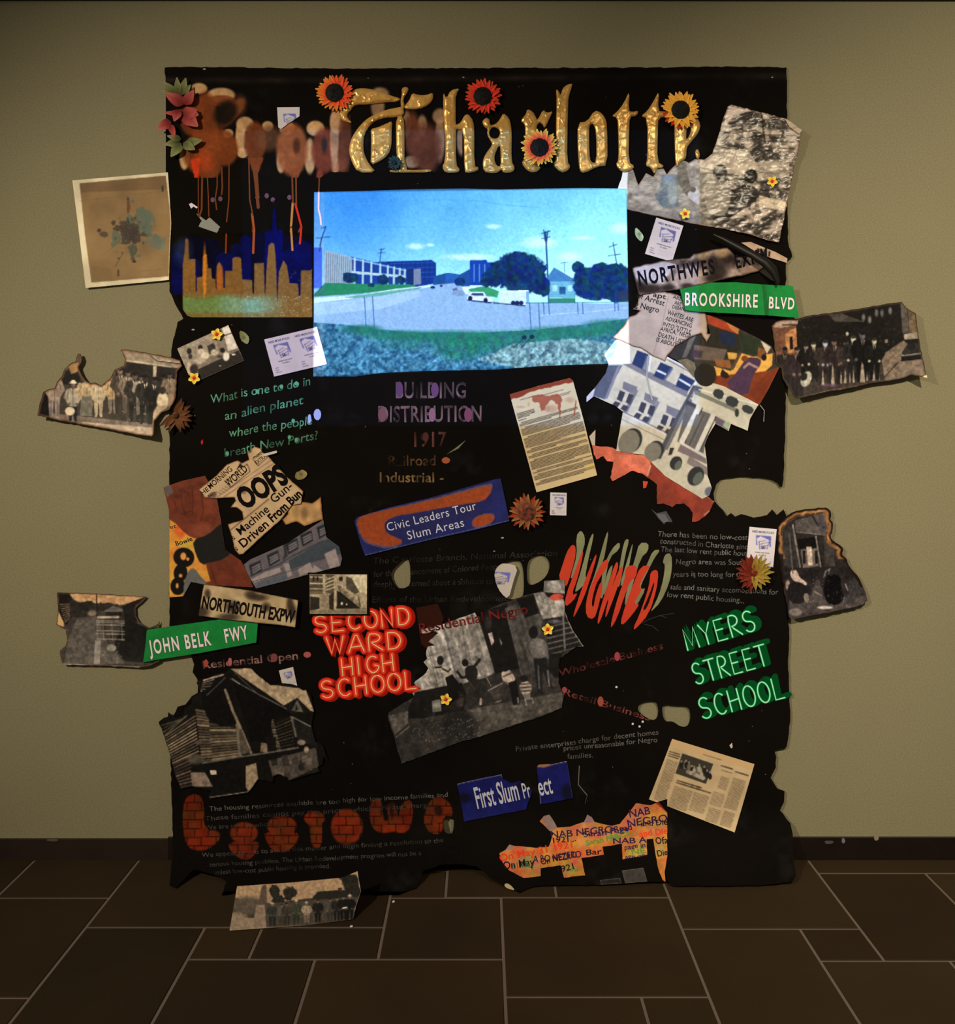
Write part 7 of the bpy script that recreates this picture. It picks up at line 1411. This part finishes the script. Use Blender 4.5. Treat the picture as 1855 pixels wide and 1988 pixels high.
# ---- newspaper page, lower right
z = ZM(1220, 1400, 4.8816)
out = z([(418, 168), (1198, 408), (1010, 1055), (690, 930), (372, 805), (372, 738), (270, 768), (198, 742), (330, 400)])
cv = cvs(out, (178, 148, 104), z); cv.rough(.10, 24, 3); cv.poly([(418, 168), (1198, 408), (1180, 470), (395, 240)], (186, 146, 96), .8)
fr = frame(z(418, 168), z(1198, 408), z(228, 742)); IK = (74, 58, 42)
for a, b, c, d_, n in [(.02, .15, .33, .98, 34), (.20, .42, .70, 1.02, 16), (.44, .62, .70, .98, 14), (.68, .78, .34, .52, 10), (.65, .79, .60, .80, 9), (.66, .80, .86, 1.06, 9), (.82, .97, .30, .78, 26), (.84, .97, .84, 1.06, 12)]: rule(cv, fr, a, b, c, d_, n, 1.1, IK, int(a * 100 + c * 10), .85, .02, .1)
for a, b, v, w in [(.02, .14, .20, 2.4), (.02, .15, .235, 2.4), (.02, .14, .27, 2.4), (.21, .50, .60, 3), (.21, .62, .635, 3), (.64, .78, .175, 3), (.82, .97, .20, 3), (.40, .62, .09, 1.3), (.66, .78, .24, 1.5)]: rule(cv, fr, a, b, v, v, 1, w, (48, 36, 26), 7, .95, .03, 0)
q = [(515, 305), (808, 405), (738, 595), (448, 495)]; cv.poly(q, (52, 46, 36))
rs = random.Random(3)
for k in range(12): x = 510 + 24 * k + rs.uniform(-8, 8); y = 380 + 8 * k + rs.uniform(-20, 20); cv.ell(x, y, 9, 11, (128, 112, 86)); cv.ell(x, y + 40, 18, 30, rs.choice([(150, 136, 108), (30, 26, 22), (96, 86, 68)]), soft=.3)
for k in range(6): cv.ell(570 + 28 * k, 480 + 12 * k, 22, 20, rs.choice([(156, 138, 110), (120, 106, 84)]), soft=.4)
sheet('newspaper_clipping', out, cv, 'tilted newspaper page with a group photo in its upper left, lower right corner', 'clipping', .005, 1.3)

# ---- blue sign torn in two
z = ZM(860, 1460, 3.865)
for o_, lb in [([(108, 240), (270, 202), (440, 168), (450, 200), (520, 235), (580, 215), (620, 240), (670, 290), (660, 340), (640, 380), (625, 430), (400, 475), (160, 522), (140, 400)], 'left piece of the torn dark blue sign near the bottom'), ([(705, 115), (720, 95), (815, 92), (930, 68), (950, 170), (978, 345), (850, 370), (730, 392), (722, 250)], 'right piece of the torn dark blue sign near the bottom')]:
    out = jag(z(o_), .5, 8, 4); cv = cvs(out, (18, 20, 74), z); cv.rough(.25, 10, 4); cv.ell(160, 345, 50, 40, (12, 10, 24), al=.9, soft=.8); cv.ell(620, 250, 60, 40, (10, 8, 14), al=.9, soft=.7); cv.ell(935, 300, 40, 60, (12, 10, 22), al=.8, soft=.8)
    cv.line([(108, 240), (440, 168)], 4, (150, 140, 140)); cv.line([(815, 95), (930, 70)], 4, (170, 150, 130)); cv.poly([(700, 90), (815, 86), (815, 100), (760, 116), (700, 112)], (140, 96, 66)); cv.line([(935, 80), (975, 340)], 3, (90, 84, 100), .7); cv.line([(722, 250), (735, 388)], 4, (150, 146, 160), .8)
    o = sheet('blue_sign', out, cv, lb, 'sign', .005, 1.9, group='pieces of the torn blue sign'); ink = Ink(.0057); WT = (176, 168, 164)
    if 'left' in lb: ink.text('First Slum', z(262, 425), z(580, 355), 42, WT, bold=.012); ink.text('Pr', z(612, 348), z(668, 335), 30, WT, bold=.006)
    else: ink.text('ect', z(728, 328), z(830, 308), 37, WT, bold=.012)
    part(ink.build('lettering', None), o)

# ---- orange graffiti paper, bottom
out = jag(z([(425, 760), (470, 735), (500, 695), (540, 705), (700, 720), (795, 712), (820, 640), (830, 610), (800, 590), (728, 520), (760, 480), (800, 470), (835, 520), (860, 568), (960, 560), (1060, 525), (1085, 470), (1120, 490), (1140, 525), (1270, 555), (1330, 540), (1400, 450), (1450, 385), (1560, 400), (1620, 375), (1685, 455), (1686, 780), (1665, 900), (1672, 975), (1650, 960), (1620, 880), (1600, 780), (1580, 650), (1530, 655), (1535, 770), (1350, 805), (1345, 688), (1200, 710), (1210, 770), (1040, 795), (1070, 925), (910, 942), (885, 850), (735, 872), (735, 930), (610, 945), (500, 890), (450, 830)]), .5, 7, 4)
cv = cvs(out, (196, 120, 54), z)
cv.poly([(400, 350), (1700, 350), (1700, 1000), (400, 1000)], lambda X, Y: np.stack([176 + 60 * (fbm(X, Y, 20, 3) - .5), 102 + 70 * (fbm(X, Y, 18, 6) - .5), 48 + 40 * (fbm(X, Y, 18, 9) - .5)], -1)); cv.poly([(720, 460), (840, 460), (880, 560), (800, 600)], (126, 98, 84)); cv.poly([(1060, 460), (1140, 500), (1140, 530), (1050, 530)], (128, 96, 90)); cv.poly([(1400, 380), (1600, 380), (1500, 500), (1340, 560)], (166, 84, 66), .6); cv.poly([(470, 690), (540, 690), (520, 730), (450, 745)], (120, 100, 96), .8); cv.poly([(1560, 360), (1690, 350), (1690, 460), (1620, 400)], (110, 30, 18))
for x, y, a, b, c in [(630, 800, 50, 40, (110, 120, 70)), (960, 890, 50, 40, (120, 150, 60)), (1440, 760, 60, 40, (150, 160, 60)), (560, 760, 60, 30, (206, 70, 30)), (890, 700, 80, 30, (204, 76, 36)), (1640, 740, 40, 50, (150, 140, 70)), (1260, 640, 60, 30, (150, 140, 60)), (1500, 610, 60, 26, (206, 80, 40))]: cv.ell(x, y, a, b, c, al=.5, soft=.9)
cv.rough(.12, 5, 4)
o = sheet('graffiti_paper', out, cv, 'orange graffiti covered paper cut around dark blocks, at the bottom middle', 'painted paper', .004, 1.6)
ink = Ink(.0048); PU = (44, 26, 56); RE = (204, 54, 26); GN = (96, 120, 50); BK = (26, 18, 22)
for t, a, b, h, c in [('NAB', (1405, 490), (1560, 468), 15, PU), ('NEGRO', (1390, 560), (1690, 520), 14, PU), ('and Die', (1490, 555), (1690, 540), 11, BK), ('NAB NEGRO', (815, 645), (1280, 600), 13, PU), ('Sarah Page', (1060, 640), (1400, 595), 11, PU), ('Read', (1290, 600), (1420, 580), 11, PU), ('1921...', (830, 685), (1000, 668), 11, BK),
                      ('and Die', (1480, 640), (1690, 610), 12, RE), ('Sarah Page', (1080, 700), (1340, 650), 10, GN), ('NEGRO', (1260, 650), (1460, 630), 10, GN), ('On May 31 1921', (430, 820), (975, 715), 14, RE), ('NAB A', (1280, 690), (1530, 680), 11, PU), ('Ofa', (1600, 690), (1690, 680), 13, BK), ('page in', (1365, 730), (1520, 715), 10, PU), ('NE', (1420, 770), (1520, 755), 10, GN), ('Die', (1615, 785), (1690, 765), 12, BK),
                      ('On May', (455, 880), (690, 850), 15, BK), ('31 May', (520, 880), (690, 860), 12, (60, 90, 60)), ('A BO NEZERO', (680, 830), (1040, 790), 13, PU), ('On NEZRO', (740, 845), (1010, 790), 12, BK), ('Bar', (1080, 775), (1195, 765), 11, BK), ('1921', (870, 905), (985, 880), 12, BK), ('Ne', (970, 900), (1020, 890), 8, GN), ('age on', (1370, 800), (1520, 785), 7, PU)]:
    ink = Ink(.0048 + .0001 * (int(a[0]) % 5)); ink.text(t, z(*a), z(*b), h, c, bold=.012, wob=2.2, seed=int(a[0])); part(ink.build('lettering', None), o)
for p, c, lb in [([(1345, 890), (1505, 868), (1535, 970), (1370, 985)], (58, 51, 44), 'dark grey square patch at the foot of the graffiti paper'), ([(1180, 962), (1330, 945), (1345, 985), (1190, 995)], (34, 28, 23), 'low dark square patch by the floor left of the grey square patch')]:
    cv = cvs(z(p), c, z); cv.rough(.2, 6, 4); cv.line(p + [p[0]], 4, (96, 88, 76), .9); sheet('square_patch', z(p), cv, lb, 'paper scrap', .003, 2, group=None)

# ---- curled tip of the hanging
z = ZM(700, 1640, 3.0917)
sheet('torn_corner', smooth(z([(862, 240), (880, 230), (905, 245), (930, 275), (900, 268), (875, 258)]), 1), (172, 148, 100), 'small cream torn corner showing on the curled edge near the floor', 'paper scrap', .004, 1.6)

# ---- photo leaning at the foot, on the floor
z = ZM(300, 1500, 2.992)
out = z([(480, 662), (800, 640), (1090, 612), (1180, 575), (1190, 640), (1200, 690), (1170, 780), (1155, 852), (900, 885), (436, 918)])
cv = cvs(out, (60, 50, 38), z)
cv.poly([(470, 650), (1200, 560), (1200, 720), (900, 730), (640, 760), (470, 730)], (148, 112, 72)); cv.ell(540, 770, 90, 50, (84, 70, 52), soft=.5); cv.ell(480, 850, 60, 40, (120, 98, 72), soft=.5); cv.poly([(440, 850), (640, 840), (900, 880), (900, 900), (436, 920)], (124, 100, 72)); cv.poly([(625, 655), (650, 650), (655, 760), (600, 780)], (84, 64, 50)); cv.poly([(590, 770), (650, 765), (650, 900), (570, 900)], (122, 96, 72))
cv.poly([(920, 725), (950, 690), (1130, 680), (1150, 740), (920, 750)], (40, 33, 27)); cv.poly([(1068, 670), (1090, 668), (1090, 690), (1068, 692)], (60, 46, 36))
for x, y, a, b in [(700, 690, 34, 40), (785, 700, 40, 44), (720, 740, 40, 30), (1140, 640, 60, 60), (1120, 615, 50, 16), (1170, 700, 40, 50)]: cv.bush(x, y, a, b, lambda X, Y: np.stack([28 + 20 * vnoise(X, Y, 3, 3), 25 + 18 * vnoise(X, Y, 3, 3), 18 + 12 * vnoise(X, Y, 3, 3)], -1), int(x))
cv.poly([(640, 760), (1190, 720), (1160, 850), (900, 885), (650, 900)], (70, 58, 44))
for x, h, c in [(685, 130, (44, 50, 40)), (740, 120, (76, 66, 52)), (770, 125, (60, 50, 40)), (825, 135, (56, 58, 40)), (885, 120, (134, 110, 82)), (950, 130, (32, 27, 23)), (1020, 130, (70, 60, 50)), (1060, 135, (40, 33, 28)), (1100, 140, (26, 22, 19)), (1135, 140, (24, 20, 17))]: person(cv, x, 890 - (x - 680) * .08, h, c, tuple(.8 * q for q in c), (92, 72, 54), None, (150, 128, 98) if int(x) % 2 else None, w=1.2)
cv.poly([(1090, 785), (1120, 778), (1122, 784), (1095, 792)], (200, 180, 150)); cv.rough(.2, 4, 4, 3); cv.line([(1180, 575), (1190, 640), (1202, 690), (1165, 800)], 4, (170, 150, 126), .9)
def lean(px, py):
    px = np.asarray(px, float); py = np.asarray(py, float); yb = 1806.8 - (px - 446) * 22.0 / 240
    d0 = D * (1 - (H - .004) / ((yb - VY) * S)); t = math.tan(math.radians(38)); q = (py - VY) * S
    return (d0 * t - H + .004 + q) / (t + q / D)
sheet('leaning_photo', out, cv, 'photo of a row of men standing outdoors, lying tilted on the tiled floor', 'photo', .0, 1.5, 'paper', .003, base=lean)

# ---- litter on the floor
for x, y, lb in [(683, 1799, 'white paper crumb on the floor right of the leaning photo'), (765, 1751, 'white paper crumb on the floor beside a tile joint, under the hanging')]:
    v = []; d0 = D * (1 - H / ((y - VY) * S)); X0 = (x - VX) * S * (D - d0) / D; rs = random.Random(x)
    pts = [(X0 + .006 * rs.uniform(.6, 1.2) * math.cos(a), -d0 + .005 * rs.uniform(.6, 1.2) * math.sin(a)) for a in np.linspace(0, 6.28, 8)[:-1]]
    v = [(a, b, .0004) for a, b in pts] + [(a * .7 + X0 * .3, b * .7 - d0 * .3, .0035) for a, b in pts]; n = len(pts)
    o = obj('paper_crumb', v, [tuple(range(n))[::-1], tuple(range(n, 2 * n))] + [(i, (i + 1) % n, n + (i + 1) % n, n + i) for i in range(n)], plain('white_crumb', (190, 175, 160), .8)); tag(rebase(o), lb, 'paper scrap')
